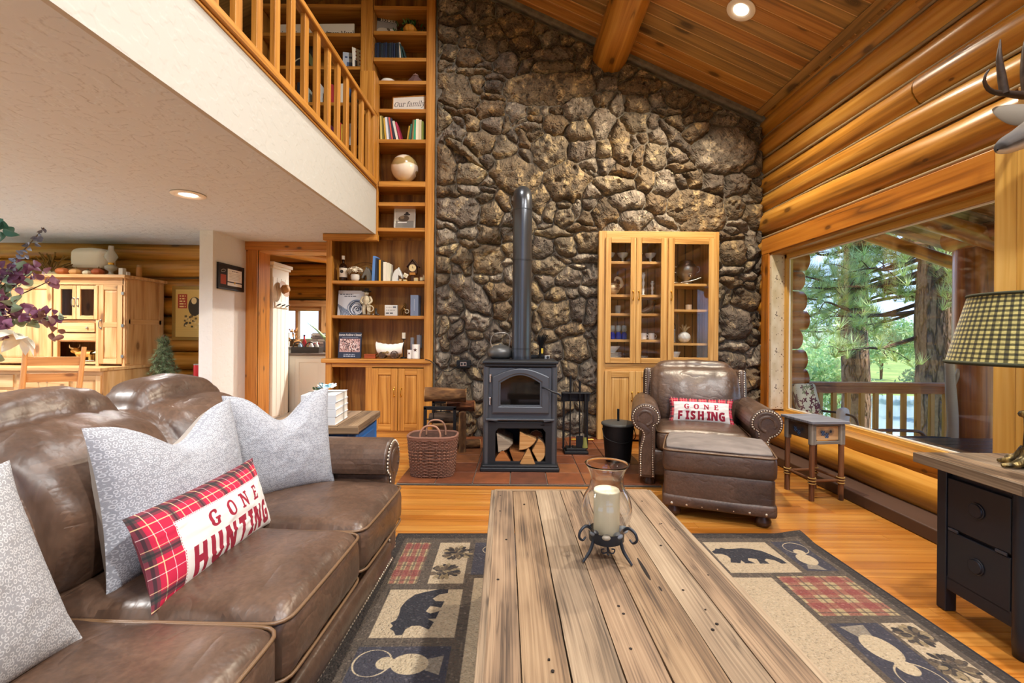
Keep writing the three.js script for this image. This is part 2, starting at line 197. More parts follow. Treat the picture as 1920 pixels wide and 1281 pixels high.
// stone gable wall
const wallBack = structGroup('wall_back', 'tall gable wall of dark fieldstones behind the stove', 'stone wall');
{
  const s = [[-0.985, 0], [0.95, 0], [0.95, 2.385], [2.28, 2.385], [2.28, 0], [3.0, 0], [3.0, ceilY(3.0) + 0.1], [-0.985, ceilY(-0.985) + 0.1]];
  const slab = guv(prism(s, 0.34), 'x'); slab.translate(0, 0, -5.7); part('mortar_bed', slab, M.mortar, wallBack);
  const S = [[-83,506,18,8,0],[-49,501,21,9,10],[-79,488,18,5,-5],[-84,472,13,9,-20],[-66,476,8,6,0],[-50,474,9,6,-10],[-30,476,14,7,-15],[-2,486,21,18,-10],[-61,464,11,9,-10],[-60,447,14,11,0],[-82,452,9,10,0],[-37,458,12,12,0],[-17,459,8,6,0],[6,463,19,11,0],[36,470,14,10,0],[41,450,26,8,0],[76,454,12,16,0],[2,451,11,3,0],[-14,438,15,11,0],[8,436,10,5,35],[-44,436,11,4,5],[-54,431,19,4,2],[-88,438,9,4,0],[-79,433,5,3,0],[-73,406,25,20,-35],[-91,407,5,7,0],[-51,416,10,13,-20],[-30,424,13,4,3],[-32,413,11,8,0],[-34,401,12,4,-8],[36,436,25,8,0],[34,410,51,20,0],[66,396,16,18,0],[-33,384,15,13,0],[-73,384,21,5,-10],[16,384,8,5,20],[30,388,5,5,0],[44,387,10,6,0],[-18,506,13,10,0],[25,481,10,8,0],[-79,359,12,9,-15],[-71,373,8,3,-40],[-56,370,12,5,-50],[-45,347,17,14,0],[-31,372,13,12,0],[-14,371,4,11,-10],[-1,373,10,3,30],[13,366,16,6,-5],[18,376,10,5,0],[41,370,12,13,0],[18,357,11,5,12],[4,352,6,14,25],[-6,354,6,6,0],[37,337,20,20,0],[73,358,15,9,0],[74,338,17,12,10],[-62,333,30,5,-38],[-19,340,13,12,10],[-37,325,9,8,0],[-86,317,12,20,0],[-56,312,17,13,-10],[-67,327,8,6,0],[-35,301,10,5,10],[-28,296,5,3,0],[-5,309,29,21,-20],[-57,291,14,5,-5],[-81,289,15,5,-5],[-35,291,11,4,-10],[-17,278,8,14,20],[8,332,6,9,0],[26,280,9,16,0],[58,301,26,23,0],[83,320,12,8,5],[81,314,9,3,-20],[83,289,10,10,0],[-71,266,26,17,0],[-30,262,14,14,0],[-88,249,16,9,0],[36,266,6,12,0],[53,274,8,4,15],[54,259,11,10,0],[70,271,5,11,0],[84,276,9,8,0],[80,256,10,12,0],[-14,255,8,9,0],[21,258,6,8,0],[125,435,10,10,0],[151,428,10,4,0],[103,414,10,5,35],[101,402,8,8,0],[142,414,21,10,0],[162,398,10,11,0],[137,393,16,13,0],[115,393,10,9,0],[179,418,8,4,-20],[188,399,14,11,0],[175,384,18,4,0],[200,387,12,6,45],[218,390,11,5,-20],[218,380,11,5,0],[244,382,12,5,0],[125,397,4,4,0],[120,346,10,25,10],[98,370,10,17,-15],[99,340,8,9,0],[136,375,14,13,0],[137,350,4,5,0],[164,354,10,8,-20],[158,373,5,6,0],[140,334,6,12,-20],[186,350,31,6,-50],[207,361,16,8,25],[240,339,32,26,0],[160,333,14,14,0],[185,332,13,9,0],[190,320,16,4,-5],[100,321,10,8,8],[124,313,17,6,0],[113,299,24,9,0],[148,306,12,12,30],[171,301,13,15,0],[190,305,6,6,0],[207,307,13,6,-35],[230,301,13,11,0],[256,300,14,12,0],[127,280,24,10,5],[101,266,16,16,-30],[161,278,13,11,-10],[210,270,35,20,-10],[256,272,11,13,0],[270,282,6,6,0],[138,257,18,12,0],[173,256,9,7,0],[261,254,11,6,0],[198,377,9,5,40],[241,376,14,6,0],[-88,238,13,14,0],[-59,239,12,6,0],[-34,237,15,12,0],[-14,240,8,10,0],[-82,219,10,8,0],[-56,229,13,4,-25],[-64,208,15,12,-20],[-37,211,20,18,0],[-88,202,10,10,0],[-75,200,9,5,-35],[-14,205,8,3,8],[-12,224,5,9,0],[-90,187,9,6,0],[-55,167,31,13,-42],[-80,159,18,16,-25],[-41,186,6,4,0],[-26,186,6,4,0],[-21,173,16,10,-20],[-15,149,10,11,-10],[-49,137,18,9,-22],[-75,140,6,4,-10],[-96,132,5,13,0],[-87,131,5,13,-10],[-73,127,17,6,50],[-51,120,7,7,0],[-14,133,9,5,0],[-27,124,10,10,0],[43,241,20,5,-3],[29,222,14,12,0],[55,226,12,11,0],[80,230,13,12,0],[37,202,17,12,0],[52,211,12,4,-20],[78,211,15,5,5],[74,203,12,4,0],[62,189,19,9,15],[84,192,8,13,0],[33,183,10,10,0],[22,168,8,14,-10],[45,167,13,9,20],[63,170,6,5,-20],[83,174,10,5,0],[44,146,20,17,0],[70,150,12,13,0],[86,144,8,18,-5],[21,135,4,14,8],[62,128,16,9,0],[33,120,13,6,0],[85,121,6,6,0],[74,247,16,5,0],[31,248,6,5,0],[-84,112,6,12,-10],[-67,110,10,12,0],[-46,102,10,10,0],[-90,91,10,8,0],[-72,88,6,6,0],[-56,94,10,6,-20],[-74,60,23,20,0],[-96,75,5,11,0],[-49,74,11,6,-20],[-46,56,6,15,15],[-39,90,6,8,0],[42,103,12,10,0],[70,105,15,17,0],[89,108,6,13,15],[62,81,13,11,0],[82,76,12,14,0],[55,58,11,13,0],[74,58,12,10,0],[56,36,11,8,0],[88,39,8,12,0],[66,19,12,12,0],[86,17,9,12,0],[-45,32,8,10,0],[-55,13,10,14,0],[-89,20,14,10,0],[56,-2,10,9,0],[77,-3,13,8,0],[-45,-1,6,11,0],[254,220,15,15,0],[274,228,7,16,0],[251,238,14,4,0],[250,200,15,5,5],[272,204,11,5,45],[250,185,13,6,0],[244,169,6,10,0],[265,166,14,12,-30],[272,192,10,5,10],[256,137,16,20,0],[255,110,18,6,0],[252,92,15,12,0],[274,101,5,8,0],[271,181,7,5,0]];
  const R = rng(77), seeds = S.map(([x, y, a, b, d]) => ({ x: x / 100, y: y / 100, a: a / 100, b: b / 100, t: d * PI / 180 }));
  const inOpen = (x, y) => x > 0.945 && x < 2.285 && y < 2.385;
  const met = (q, x, y) => { const dx = x - q.x, dy = y - q.y, c = Math.cos(q.t), n = Math.sin(q.t); return Math.hypot((dx * c + dy * n) / q.a, (-dx * n + dy * c) / q.b); };
  const dist = (q, x, y) => { const m = Math.max(met(q, x, y), 1e-3), r = Math.hypot(x - q.x, y - q.y); return r < 1e-4 ? -Math.min(q.a, q.b) : r * (1 - 1 / m); };
  for (let k = 0; k < 6000; k++) { const x = -0.97 + R() * 3.85, y = 0.02 + R() * 5.5; if (y > ceilY(x) - 0.04 || inOpen(x, y)) continue; let m = 9; for (const q of seeds) m = Math.min(m, met(q, x, y)); const r = k < 2500 ? 0.1 + R() * 0.09 : 0.04 + R() * 0.06; if (m > 1.28 + r * 3.2) seeds.push({ x, y, a: r * (0.9 + R() * 0.6), b: r * (0.6 + R() * 0.4), t: (R() - 0.5) * 2.4, f: 1 }); }
  const G = 0.0125, x0 = -0.98, y0 = 0, nx = Math.ceil(3.86 / G), ny = Math.ceil(5.52 / G), own = new Int16Array(nx * ny).fill(-1), near = [];
  const px = (i) => x0 + i * G, py = (j) => y0 + j * G;
  // warp the plane so that the outlines are irregular
  const wx = (x, y) => x + 0.055 * (fb3(x * 7, y * 7, 1, 3) - 0.5) + 0.018 * (n3(x * 26, y * 26, 5, 3) - 0.5), wy = (x, y) => y + 0.055 * (fb3(x * 7, y * 7, 9, 3) - 0.5) + 0.018 * (n3(x * 26, y * 26, 15, 3) - 0.5);
  for (let j = 0; j < ny; j++) for (let i = 0; i < nx; i++) {
    const X = px(i), Y = py(j), x = wx(X, Y), y = wy(X, Y); let b = 1e9, bi = -1; const c = [];
    for (let q = 0; q < seeds.length; q++) { const s2 = seeds[q], mx = Math.max(s2.a, s2.b) + 0.28; if (Math.abs(x - s2.x) > mx || Math.abs(y - s2.y) > mx) continue; const m = dist(s2, x, y); c.push([m, q]); if (m < b) { b = m; bi = q; } }
    const n = j * nx + i; if (bi >= 0 && b < 0.16) own[n] = bi; c.sort((p, r) => p[0] - r[0]); near[n] = c.slice(0, 6);
  }
  const pal = [[0x7c6b54, 0xac956e, 0x4a3e30], [0x867a6c, 0xb2a692, 0x544c42], [0x78654e, 0xa08458, 0x463a2c], [0x82745f, 0xb6a27c, 0x4c4236], [0x706458, 0x96866e, 0x443c34]];
  const sm = pal.map(([a, b, c], i) => { a = hex(a); b = hex(b); c = hex(c); const pit = (u, v) => { const d = fbm2(u, v, 26, 26, 2, 300 + i); return sstep(0.6, 0.78, d); };
    return std({ map: tex(512, 512, (u, v) => { const w = fbm2(u, v, 4, 4, 4, 310 + i), l = sstep(0.56, 0.72, fbm2(u, v, 9, 9, 4, 320 + i)), f = fbm2(u, v, 60, 60, 2, 330 + i); let q = mix3(c, a, clamp(w * 1.5 - 0.05)); q = mix3(q, b, l * 0.75); q = mix3(q, [196, 170, 110], sstep(0.7, 0.85, f) * l * 0.6); return mix3(q, [20, 17, 14], pit(u, v) * 0.3).map((z) => z * (0.8 + 0.4 * f)); }, true, [0.75, 0.75]),
      bumpMap: tex(512, 512, (u, v) => 255 * clamp(0.55 * fbm2(u, v, 12, 12, 4, 340 + i) + 0.4 * fbm2(u, v, 60, 60, 2, 330 + i) + 0.15 - 0.35 * pit(u, v)), false, [0.75, 0.75]), bumpScale: 0.022, roughness: 0.88 }); });
  const lists = new Map();
  for (let j = 0; j < ny; j++) for (let i = 0; i < nx; i++) { const o = own[j * nx + i]; if (o >= 0) { if (!lists.has(o)) lists.set(o, []); lists.get(o).push(j * nx + i); } }
  const order = [...lists.entries()].filter((e) => e[1].length > 12).sort((p, q) => q[1].length - p[1].length), small = [];
  order.forEach(([o, cells], rank) => {
    const q = seeds[o], size = Math.sqrt(cells.length) * G, RR = rng(o + 1), hmax = 0.035 + 0.32 * Math.min(size, 0.2) * (0.55 + 0.6 * RR()), tx = (RR() - 0.5) * 0.22, ty = (RR() - 0.4) * 0.2, dome = 1.1 + RR();
    const vid = new Map(), pos = [], uv = [], idx = [], uo = RR() * 3, vo = RR() * 3;
    const vert = (i, j) => { const n = j * nx + i; if (vid.has(n)) return vid.get(n); const X = px(i), Y = py(j); let mine = null, oth = 9; for (const [m, k] of near[n]) { if (k === o) mine = m; else oth = Math.min(oth, m); } if (mine === null) mine = dist(q, wx(X, Y), wy(X, Y));
      let d = (oth - mine) * 0.5 - 0.005;
      const edge = Math.min(X + 0.965, 2.86 - X, ceilY(X) - 0.1 - Y, Math.abs(inOpen(X, Y) ? -1 : 1) * 9) - 0.0; d = Math.min(d, edge);
      let z = d > 0 ? hmax * Math.pow(1 - Math.exp(-d / (0.014 + size * 0.05)), 0.8) : d * 2.2;
      if (d > 0) { const k = Math.min(1, d / 0.03); z += k * ((fb3(X * 9, Y * 9, o, 4) - 0.5) * 0.055 + (n3(X * 24, Y * 24, o, 6) - 0.5) * 0.022 + (X - q.x) * tx + (Y - q.y) * ty); const pit = sstep(0.66, 0.8, fb3(X * 13 + 5, Y * 13, o * 3.1, 9)); z -= k * pit * 0.035; }
      vid.set(n, pos.length / 3); pos.push(X, Y, -5.36 + z); uv.push(X + uo, Y + vo + z); return pos.length / 3 - 1; };
    for (const n of cells) { const i = n % nx, j = (n - i) / nx; if (i >= nx - 1 || j >= ny - 1 || inOpen(px(i), py(j)) || py(j) > ceilY(px(i)) + 0.02) continue; const a = vert(i, j), b = vert(i + 1, j), c = vert(i + 1, j + 1), d = vert(i, j + 1); idx.push(a, b, c, a, c, d); }
    // the row of faces below and left, so that neighbours meet in the joint
    for (const n of cells) { const i = n % nx, j = (n - i) / nx; for (const [di, dj] of [[-1, 0], [0, -1], [-1, -1]]) { const I = i + di, J = j + dj; if (I < 0 || J < 0 || own[J * nx + I] === o || inOpen(px(I), py(J))) continue; const key = 'f' + (J * nx + I); if (vid.has(key)) continue; vid.set(key, 1); if (I >= nx - 1 || J >= ny - 1) continue; const a = vert(I, J), b = vert(I + 1, J), c = vert(I + 1, J + 1), d = vert(I, J + 1); idx.push(a, b, c, a, c, d); } }
    if (!idx.length) return;
    const g = new THREE.BufferGeometry(); g.setAttribute('position', new THREE.Float32BufferAttribute(pos, 3)); g.setAttribute('uv', new THREE.Float32BufferAttribute(uv, 2)); g.setIndex(idx); g.computeVertexNormals();
    if (rank < 296) part('stone', g, sm[Math.floor(RR() * 5)], wallBack); else small.push(g);
  });
  if (small.length) { const m = part('small_stones', small, sm[1], wallBack); m.userData.kind = 'stuff'; }
}
// log wall on the window side
const wallRight = structGroup('wall_right', 'stacked varnished log wall around the picture window', 'log wall');
{
  const P = (z0, z1, y, r, seed, x = 2.955, m = M.log) => part('log', logTo([x, y, -z0], [x, y, -z1], r, seed), m, wallRight);
  part('wall_core', [box3(2.93, 3.1, 2.33, 4.2, -5.7, 4.2), box3(2.93, 3.1, 0, 0.38, -5.7, 4.2), box3(2.93, 3.1, 0.38, 2.33, -5.7, -5.13), box3(2.93, 3.1, 0.38, 2.33, -2.54, 4.2)], M.chink, wallRight);
  const ys = [3.83, 3.66, 3.44, 3.21, 2.99, 2.77, 2.525], rr = [0.1, 0.118, 0.132, 0.118, 0.124, 0.116, 0.152];
  ys.forEach((y, i) => { const cut = i === 1 || i === 4 ? 3.27 : 0; if (cut) { P(5.6, cut + 0.004, y, rr[i], 101 + i); P(cut - 0.004, -4, y, rr[i] * 1.03, 121 + i); } else P(5.6, -4, y, rr[i], 101 + i); });
  [2.24, 2.02, 1.79, 1.55, 1.31, 1.07, 0.84, 0.62].forEach((y, i) => { P(5.6, 5.12, y, 0.118, 140 + i, 2.94); P(2.55, -4, y, 0.122, 160 + i); });
  P(5.6, -4, 0.19, 0.155, 181, 2.8); P(5.6, 5.1, 0.42, 0.1, 182, 2.93); P(2.55, -4, 0.42, 0.1, 183, 2.93);
  const ch = []; for (let i = 0; i < 6; i++) ch.push(T(new THREE.CapsuleGeometry(0.013, 9.5, 4, 8), 2.882, (ys[i] - rr[i] + ys[i + 1] + rr[i + 1]) / 2, -0.75, PI / 2)); ch.push(T(new THREE.CapsuleGeometry(0.014, 9.5, 4, 8), 2.85, 2.36, -0.75, PI / 2)); part('chinking', ch, M.chink, wallRight);
  const bb = struct('baseboard_right', wb3(2.46, 2.95, 0, 0.085, -5.3, 4.1, 'z', 0.01), col(0x4a3428, { roughness: 0.5 }), 'dark brown plinth board under the log wall', 'baseboard');
}
// picture window
{
  const w = structGroup('window_1', 'wide picture window in the log wall with pine casing', 'window');
  const p = (n, ...a) => part(n, wb3(...a), M.post, w);
  part('casing', wb3(2.775, 2.94, 2.14, 2.32, -5.19, -2.54, 'z', 0.008), tint(M.log, 0xf2d8b0), w);
  part('casing', wb3(2.775, 2.94, 0.37, 2.14, -5.19, -5.04, 'y', 0.008), tint(M.log, 0xf2d8b0), w);
  part('casing', wb3(2.72, 2.94, 0.27, 0.385, -5.19, -2.54, 'z', 0.008), tint(M.log, 0xf2d8b0), w);
  part('window_post', wb3(2.76, 3.06, 0.37, 2.34, -2.64, -2.52, 'y', 0.006), M.post, w);
  part('window_post', wb3(2.76, 3.1, 0.37, 2.6, -2.52, -2.42, 'y', 0.006), M.post, w);
  const jm = std({ map: tex(128, 512, (u, v) => { const a = fbm2(u, v, 4, 20, 3, 91), s = sstep(0.77, 0.8, fbm2(u, v, 20, 60, 2, 93)); return mix3(mix3([226, 216, 196], [196, 176, 140], a), [70, 50, 36], s * 0.8); }, true, [0.4, 1.2]), roughness: 0.4 });
  part('jamb', wb3(2.79, 2.95, 0.42, 2.12, -5.07, -5.0, 'y', 0.004), jm, w);
  part('sash', [wb3(2.93, 3.0, 0.42, 2.14, -5.02, -4.96, 'y'), wb3(2.93, 3.0, 0.42, 2.14, -2.7, -2.63, 'y'), wb3(2.93, 3.0, 2.07, 2.14, -5.0, -2.66, 'z'), wb3(2.93, 3.0, 0.385, 0.43, -5.0, -2.66, 'z')], M.post, w);
  part('head_jamb', wb3(2.8, 3.06, 2.115, 2.15, -5.04, -2.6, 'z'), M.log, w); part('sill', wb3(2.72, 3.1, 0.375, 0.4, -5.06, -2.55, 'z'), M.log, w);
  part('glass_bead', [wb3(2.955, 2.97, 0.43, 0.445, -4.96, -2.7, 'z'), wb3(2.955, 2.97, 2.055, 2.07, -4.96, -2.7, 'z'), wb3(2.955, 2.97, 0.43, 2.07, -4.96, -4.945, 'y')], col(0xe8e2d6), w);
  part('pane', box3(2.972, 2.978, 0.43, 2.07, -4.965, -2.69), M.glass, w);
}
// vaulted plank ceiling
{
  const c = structGroup('ceiling', 'vaulted ceiling of varnished pine planks', 'ceiling');
  const a = Math.atan(0.451), L = 4.55 * Math.hypot(1, 0.451);
  const slope = (x0, y0, len, ang, z0, z1, th, up, m, n, grain = true) => { const g = guv(rbox(len, th, z1 - z0, 0.006), 'x', nextOff()); g.translate(len / 2, up, 0); T(g, x0, y0, (z0 + z1) / 2, 0, 0, ang); return part(n, g, m, c); };
  slope(-1.5, ceilY(-1.5), L + 0.3, -a, -6, 4.2, 0.2, 0.13, M.ceil[0], 'ceiling_deck'); slope(-1.5, ceilY(-1.5), 8.6, PI + a, -6, 4.2, 0.2, -0.11, M.ceil[1], 'ceiling_deck');
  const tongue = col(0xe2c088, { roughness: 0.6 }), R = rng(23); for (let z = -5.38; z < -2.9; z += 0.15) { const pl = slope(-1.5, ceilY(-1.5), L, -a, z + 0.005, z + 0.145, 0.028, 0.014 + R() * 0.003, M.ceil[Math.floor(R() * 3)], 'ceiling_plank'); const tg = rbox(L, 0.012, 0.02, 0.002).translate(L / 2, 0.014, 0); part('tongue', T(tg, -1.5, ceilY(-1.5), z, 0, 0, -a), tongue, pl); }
  slope(-1.5, ceilY(-1.5), L, -a, -2.83, 4.2, 0.028, 0.014, M.ceil[0], 'ceiling_area');
  single('added_ridge_beam', 'added unseen log ridge beam closing the gap at the ceiling peak', 'log beam', logTo([-1.5, 5.6, -5.7], [-1.5, 5.6, 4.1], 0.2, 191), M.log);  // unseen beam added to close a light leak between the roof slopes
  part('edge_board', T(guv(rbox(0.09, 0.02, 9.2, 0.004), 'z'), 2.795, ceilY(2.795) - 0.012, -0.8, 0, 0, -a), M.ceil[1], c);
  single('roof_purlin', 'thick round log purlin under the plank ceiling above the stove', 'log beam', logTo([1.07, 4.5, -5.5], [1.07, 4.5, 4], 0.205, 190), M.log);
  const lip = part('mortar_lip', T(guv(rbox(4.4, 0.09, 0.1, 0.03, 2), 'x'), 0, 0, 0), M.mortar, c); lip.position.set(0.95, ceilY(0.95) - 0.02, -5.35); lip.rotation.z = -a;
}
// lower ceiling under the loft, with the white fascia
{
  const c = structGroup('ceiling_loft', 'textured white ceiling and fascia under the loft', 'ceiling');
  part('ceiling_panel', [guv(box3(-9, -1.66, 2.37, 2.4, -5.27, 4.2), 'x'), guv(box3(-9, -1.72, 2.37, 2.4, -6.1, -5.27), 'x')], M.soffit, c);
  part('loft_floor', [box3(-9, -1.68, 2.4, 2.87, -5.27, 4.2), box3(-9, -1.72, 2.4, 2.87, -5.8, -5.27)], M.white, c);
  part('fascia', guv(box3(-1.68, -1.65, 2.362, 2.885, -5.27, 4.2), 'z'), M.white, c);
  part('fascia_trim', wb3(-1.69, -1.64, 2.885, 2.905, -5.27, 4.2, 'z'), M.oak, c);
}
// plain walls of the house
{
  const wall = (n, label, geo, m = M.white) => struct(n, geo, m, label, 'wall');
  wall('wall_loft', 'wood panelled wall behind the loft bookcase', guv(box3(-9, -0.985, 2.87, 6, -5.8, -5.68), 'y'), M.oakBack);
  wall('wall_kitchen', 'partition beside the kitchen doorway', [box3(-3.6, -3.47, 0, 2.4, -5.95, -5.8), box3(-2.33, -0.99, 0, 2.4, -5.95, -5.8), box3(-3.47, -2.33, 2.28, 2.4, -5.95, -5.8)]);
  wall('wall_stub', 'white painted wall end carrying the framed certificate', guv(box3(-3.614, -3.462, 0, 2.37, -5.95, -5.162), 'y'), tint(M.white, 0xdedcd8));  // same white paint, lightened here to stand in for more light on it
  const hole = (s, x0, x1, y0, y1) => { const h = new THREE.Path(); h.moveTo(x0, y0); h.lineTo(x1, y0); h.lineTo(x1, y1); h.lineTo(x0, y1); h.closePath(); s.holes.push(h); };
  const rs = new THREE.Shape([[-9, 0], [3.1, 0], [3.1, 3.7], [-1.5, 5.9], [-9, 2.4]].map((p) => new V2(...p)));
  const wins = [[-0.9, 2.5, 0.35, 2.25], [-1.2, 2.5, 2.75, 3.75], [-6.5, -2.6, 0.6, 2.1], [-1.2, 0.6, 4.0, 4.8]]; wins.forEach((w) => hole(rs, ...w));  // unseen windows put in behind the camera for soft daylight fill
  wall('wall_rear', 'rear gable wall with added tall windows', guv(new THREE.ExtrudeGeometry(rs, { depth: 0.25, bevelEnabled: false }).translate(0, 0, 4.2), 'x'), M.log);
  wins.forEach((w, i) => { const g = structGroup('window_' + (i + 2), 'added unseen window pane in the rear gable wall', 'window'); part('pane', box3(w[0], w[1], w[2], w[3], 4.28, 4.286), M.glass, g); part('window_frame', [wb3(w[0] - 0.08, w[1] + 0.08, w[2] - 0.08, w[2] + 0.02, 4.15, 4.3, 'x'), wb3(w[0] - 0.08, w[1] + 0.08, w[3] - 0.02, w[3] + 0.08, 4.15, 4.3, 'x'), wb3(w[0] - 0.08, w[0] + 0.02, w[2], w[3], 4.15, 4.3, 'y'), wb3(w[1] - 0.02, w[1] + 0.08, w[2], w[3], 4.15, 4.3, 'y'), wb3((w[0] + w[1]) / 2 - 0.05, (w[0] + w[1]) / 2 + 0.05, w[2], w[3], 4.2, 4.3, 'y')], M.post, g); });
  const ls = new THREE.Shape([[-4.2, 0], [9.3, 0], [9.3, 2.9], [-4.2, 2.9]].map((p) => new V2(...p))); hole(ls, 1.6, 5.2, 0.7, 2.1); hole(ls, -2.5, 0.5, 0.7, 2.1);  // openings added in the unseen wall to bring daylight to the dining side
  wall('wall_left', 'far side wall of the dining area with added windows', T(new THREE.ExtrudeGeometry(ls, { depth: 0.2, bevelEnabled: false }), -9.2, 0, 0, 0, PI / 2).translate(0, 0, 0));
  [[1.6, 5.2], [-2.5, 0.5]].forEach((z, i) => { const g = structGroup('window_' + (6 + i), 'added unseen window pane in the far side wall', 'window'); part('pane', box3(-9.1, -9.094, 0.7, 2.1, -z[1], -z[0]), M.glass, g); });
  // dining log wall
  const dw = structGroup('wall_dining', 'varnished log wall behind the pine hutch', 'log wall');
  part('wall_core', box3(-9, -3.56, 0, 2.42, -6.3, -6.12), M.chink, dw);
  [0.13, 0.37, 0.6, 0.83, 1.07, 1.31, 1.56, 1.82, 2.06, 2.28].forEach((y, i) => part('log', logTo([-9, y, -6.1], [-3.56, y, -6.1], 0.122, 210 + i), M.log, dw));
  // kitchen shell
  const kw = structGroup('wall_kitchen_far', 'log wall with a window at the back of the kitchen', 'log wall');
  part('wall_core', [box3(-9, 3.1, 0, 1.1, -9.3, -9.1), box3(-9, 3.1, 1.75, 2.9, -9.3, -9.1), box3(-9, -4.75, 1.1, 1.75, -9.3, -9.1), box3(-3.85, 3.1, 1.1, 1.75, -9.3, -9.1)], M.chink, kw);
  for (let i = 0; i < 11; i++) { const y = 0.12 + i * 0.235; if (y > 1.0 && y < 1.85) { part('log', logTo([-3.78, y, -9.05], [-0.98, y, -9.05], 0.122, 240 + i), M.log, kw); part('log', logTo([-9, y, -9.05], [-4.85, y, -9.05], 0.122, 260 + i), M.log, kw); } else part('log', logTo([-9, y, -9.05], [-0.98, y, -9.05], 0.122, 230 + i), M.log, kw); }
  const kwin = structGroup('window_9', 'small kitchen window with pale wooden casing', 'window');
  part('window_frame', [wb3(-4.9, -3.72, 1.74, 1.86, -8.98, -8.9, 'x'), wb3(-3.84, -3.72, 0.95, 1.74, -8.98, -8.9, 'y'), wb3(-4.9, -4.78, 0.95, 1.74, -8.98, -8.9, 'y'), wb3(-4.78, -3.84, 1.66, 1.74, -9.1, -8.95, 'x'), wb3(-4.4, -4.34, 1.0, 1.7, -9.1, -9.0, 'y'), wb3(-3.94, -3.86, 1.0, 1.7, -9.1, -9.0, 'y')], M.pine, kwin);
  part('pane', box3(-4.78, -3.84, 1.08, 1.74, -9.12, -9.114), M.glass, kwin);
  wall('ceiling_kitchen', 'kitchen ceiling of pale boards', guv(box3(-9, 3.1, 2.62, 2.8, -9.3, -5.8), 'x'), M.ceil[0]);
  struct('trim_1', logTo([-2.2, 2.42, -9.0], [-4.6, 2.55, -5.9], 0.09, 251), M.log, 'round log rafter crossing the kitchen ceiling', 'beam');
  wall('wall_kitchen_right', 'kitchen side wall', box3(-0.98, -0.8, 0, 2.9, -9.3, -5.7));
  wall('wall_rear_right', 'outer wall behind the stone wall', box3(-0.98, 3.1, 0, 4.4, -5.85, -5.7));
  // doorway casing
  const d = structGroup('door_1', 'wide timber casing of the kitchen doorway', 'doorway');
  const pm = woodMat({ light: 0xcf9048, mid: 0xb87428, dark: 0x6a3c10, grain: 30, rings: 3, knots: 6, kr: 0.008, bump: false, seed: 58, len: 1.6, wid: 0.5, w: 512, h: 256 }, { roughness: 0.35, clearcoat: 0.3, clearcoatRoughness: 0.3 });
  part('casing', wb3(-3.47, -3.32, 0, 2.36, -5.83, -5.79, 'y'), pm, d); part('jamb', wb3(-3.4, -3.32, 0, 2.28, -6.1, -5.8, 'y', 0.01), pm, d); part('header', wb3(-3.47, -2.2, 2.265, 2.37, -5.84, -5.77, 'x'), pm, d); part('head_jamb', wb3(-3.32, -2.33, 2.25, 2.29, -6.1, -5.84, 'x'), M.pine, d);
}
// loft railing
{
  const r = thing('loft_railing', 'oak railing with flat balusters along the loft edge', 'railing', [-1.66, 0, 0]);
  part('bottom_rail', wb3(-0.045, 0.045, 2.905, 2.96, -5.2, 3.9, 'z'), M.oak, r); part('handrail', wb3(-0.04, 0.04, 3.66, 3.71, -5.12, 3.9, 'z', 0.012), M.oak, r);
  for (let k = 0; k < 34; k++) { const z = -5.0 + k * 0.2125; if (z > 2) break; part('baluster', wb3(-0.02, 0.016, 2.95, 3.68, z - 0.034, z + 0.034, 'y', 0.003), M.oak, r); }
  part('newel_post', [wb3(-0.1, 0.03, 2.9, 3.74, -5.255, -5.1, 'y'), wb3(-0.13, 0.035, 3.72, 4.16, -5.258, -5.1, 'y')], M.oak, r);
}
// recessed lamps: glowing lens, trim ring and a lamp just below
const lensMat = new THREE.MeshStandardMaterial({ color: 0xfff4e0, emissive: new THREE.Color(1, 0.86, 0.66), emissiveIntensity: 9 });
const ringMat = col(0xf4f0e8, { roughness: 0.5 });
function canLight(x, y, z, tilt, power, label, color = new THREE.Color(1, 0.98, 0.95), ang = 1.35) {
  const c = thing('recessed_light', label, 'ceiling light', [x, y, z]); c.rotation.z = tilt;
  part('trim_ring', lathe([[0.066, 0.01], [0.07, -0.006], [0.1, -0.014], [0.126, -0.007], [0.128, 0.002], [0.066, 0.01]], 32), ringMat, c);
  part('lamp_lens', cyl(0.067, 0.067, 0.006, 28, 0, 0.002, 0), lensMat, c);
  const s = new THREE.SpotLight(color, power, 0, ang, 0.6, 2); s.position.set(0, -0.03, 0); s.target.position.set(0, -1, 0); s.castShadow = true; s.shadow.radius = 3; c.add(s); c.add(s.target); return c;
}
const tiltR = -Math.atan(0.451);
canLight(2.0, ceilY(2.0) - 0.004, -4.12, tiltR, 36, 'glowing recessed spotlight in the plank ceiling', new THREE.Color(1, 0.86, 0.66));
[[2.0, -1.6, 28, 'eaves lamp nearest the picture window'], [2.0, 0.9, 40, 'eaves lamp over the rear window'], [0.2, -0.6, 19, 'ridge lamp over the coffee table'], [0.2, 2.0, 36, 'ridge lamp over the rear window'], [-0.3, -3.6, 18, 'ridge lamp in front of the stone gable']].forEach(([x, z, p, n]) => canLight(x, ceilY(x) - 0.004, z, tiltR, p, `added unseen recessed spotlight of the plank ceiling, ${n}`));  // out-of-frame fill lamps, added to light the room evenly
canLight(-2.78, 2.366, -3.83, 0, 8, 'glowing round recessed light in the white loft ceiling');
[[-2.78, -1.2, 'above the sofa back'], [-5.4, -4.4, 'in front of the pine hutch'], [-5.4, -1.4, 'beside the dining table'], [-7.6, -4.2, 'by the far side window']].forEach(([x, z, n]) => canLight(x, 2.366, z, 0, 20, `added unseen recessed light of the white loft ceiling ${n}`));  // more added fill lamps, all outside the view
canLight(-2.3, 2.61, -7.5, 0, 46, 'added unseen recessed light in the kitchen ceiling');  // hidden lamp added to brighten the kitchen
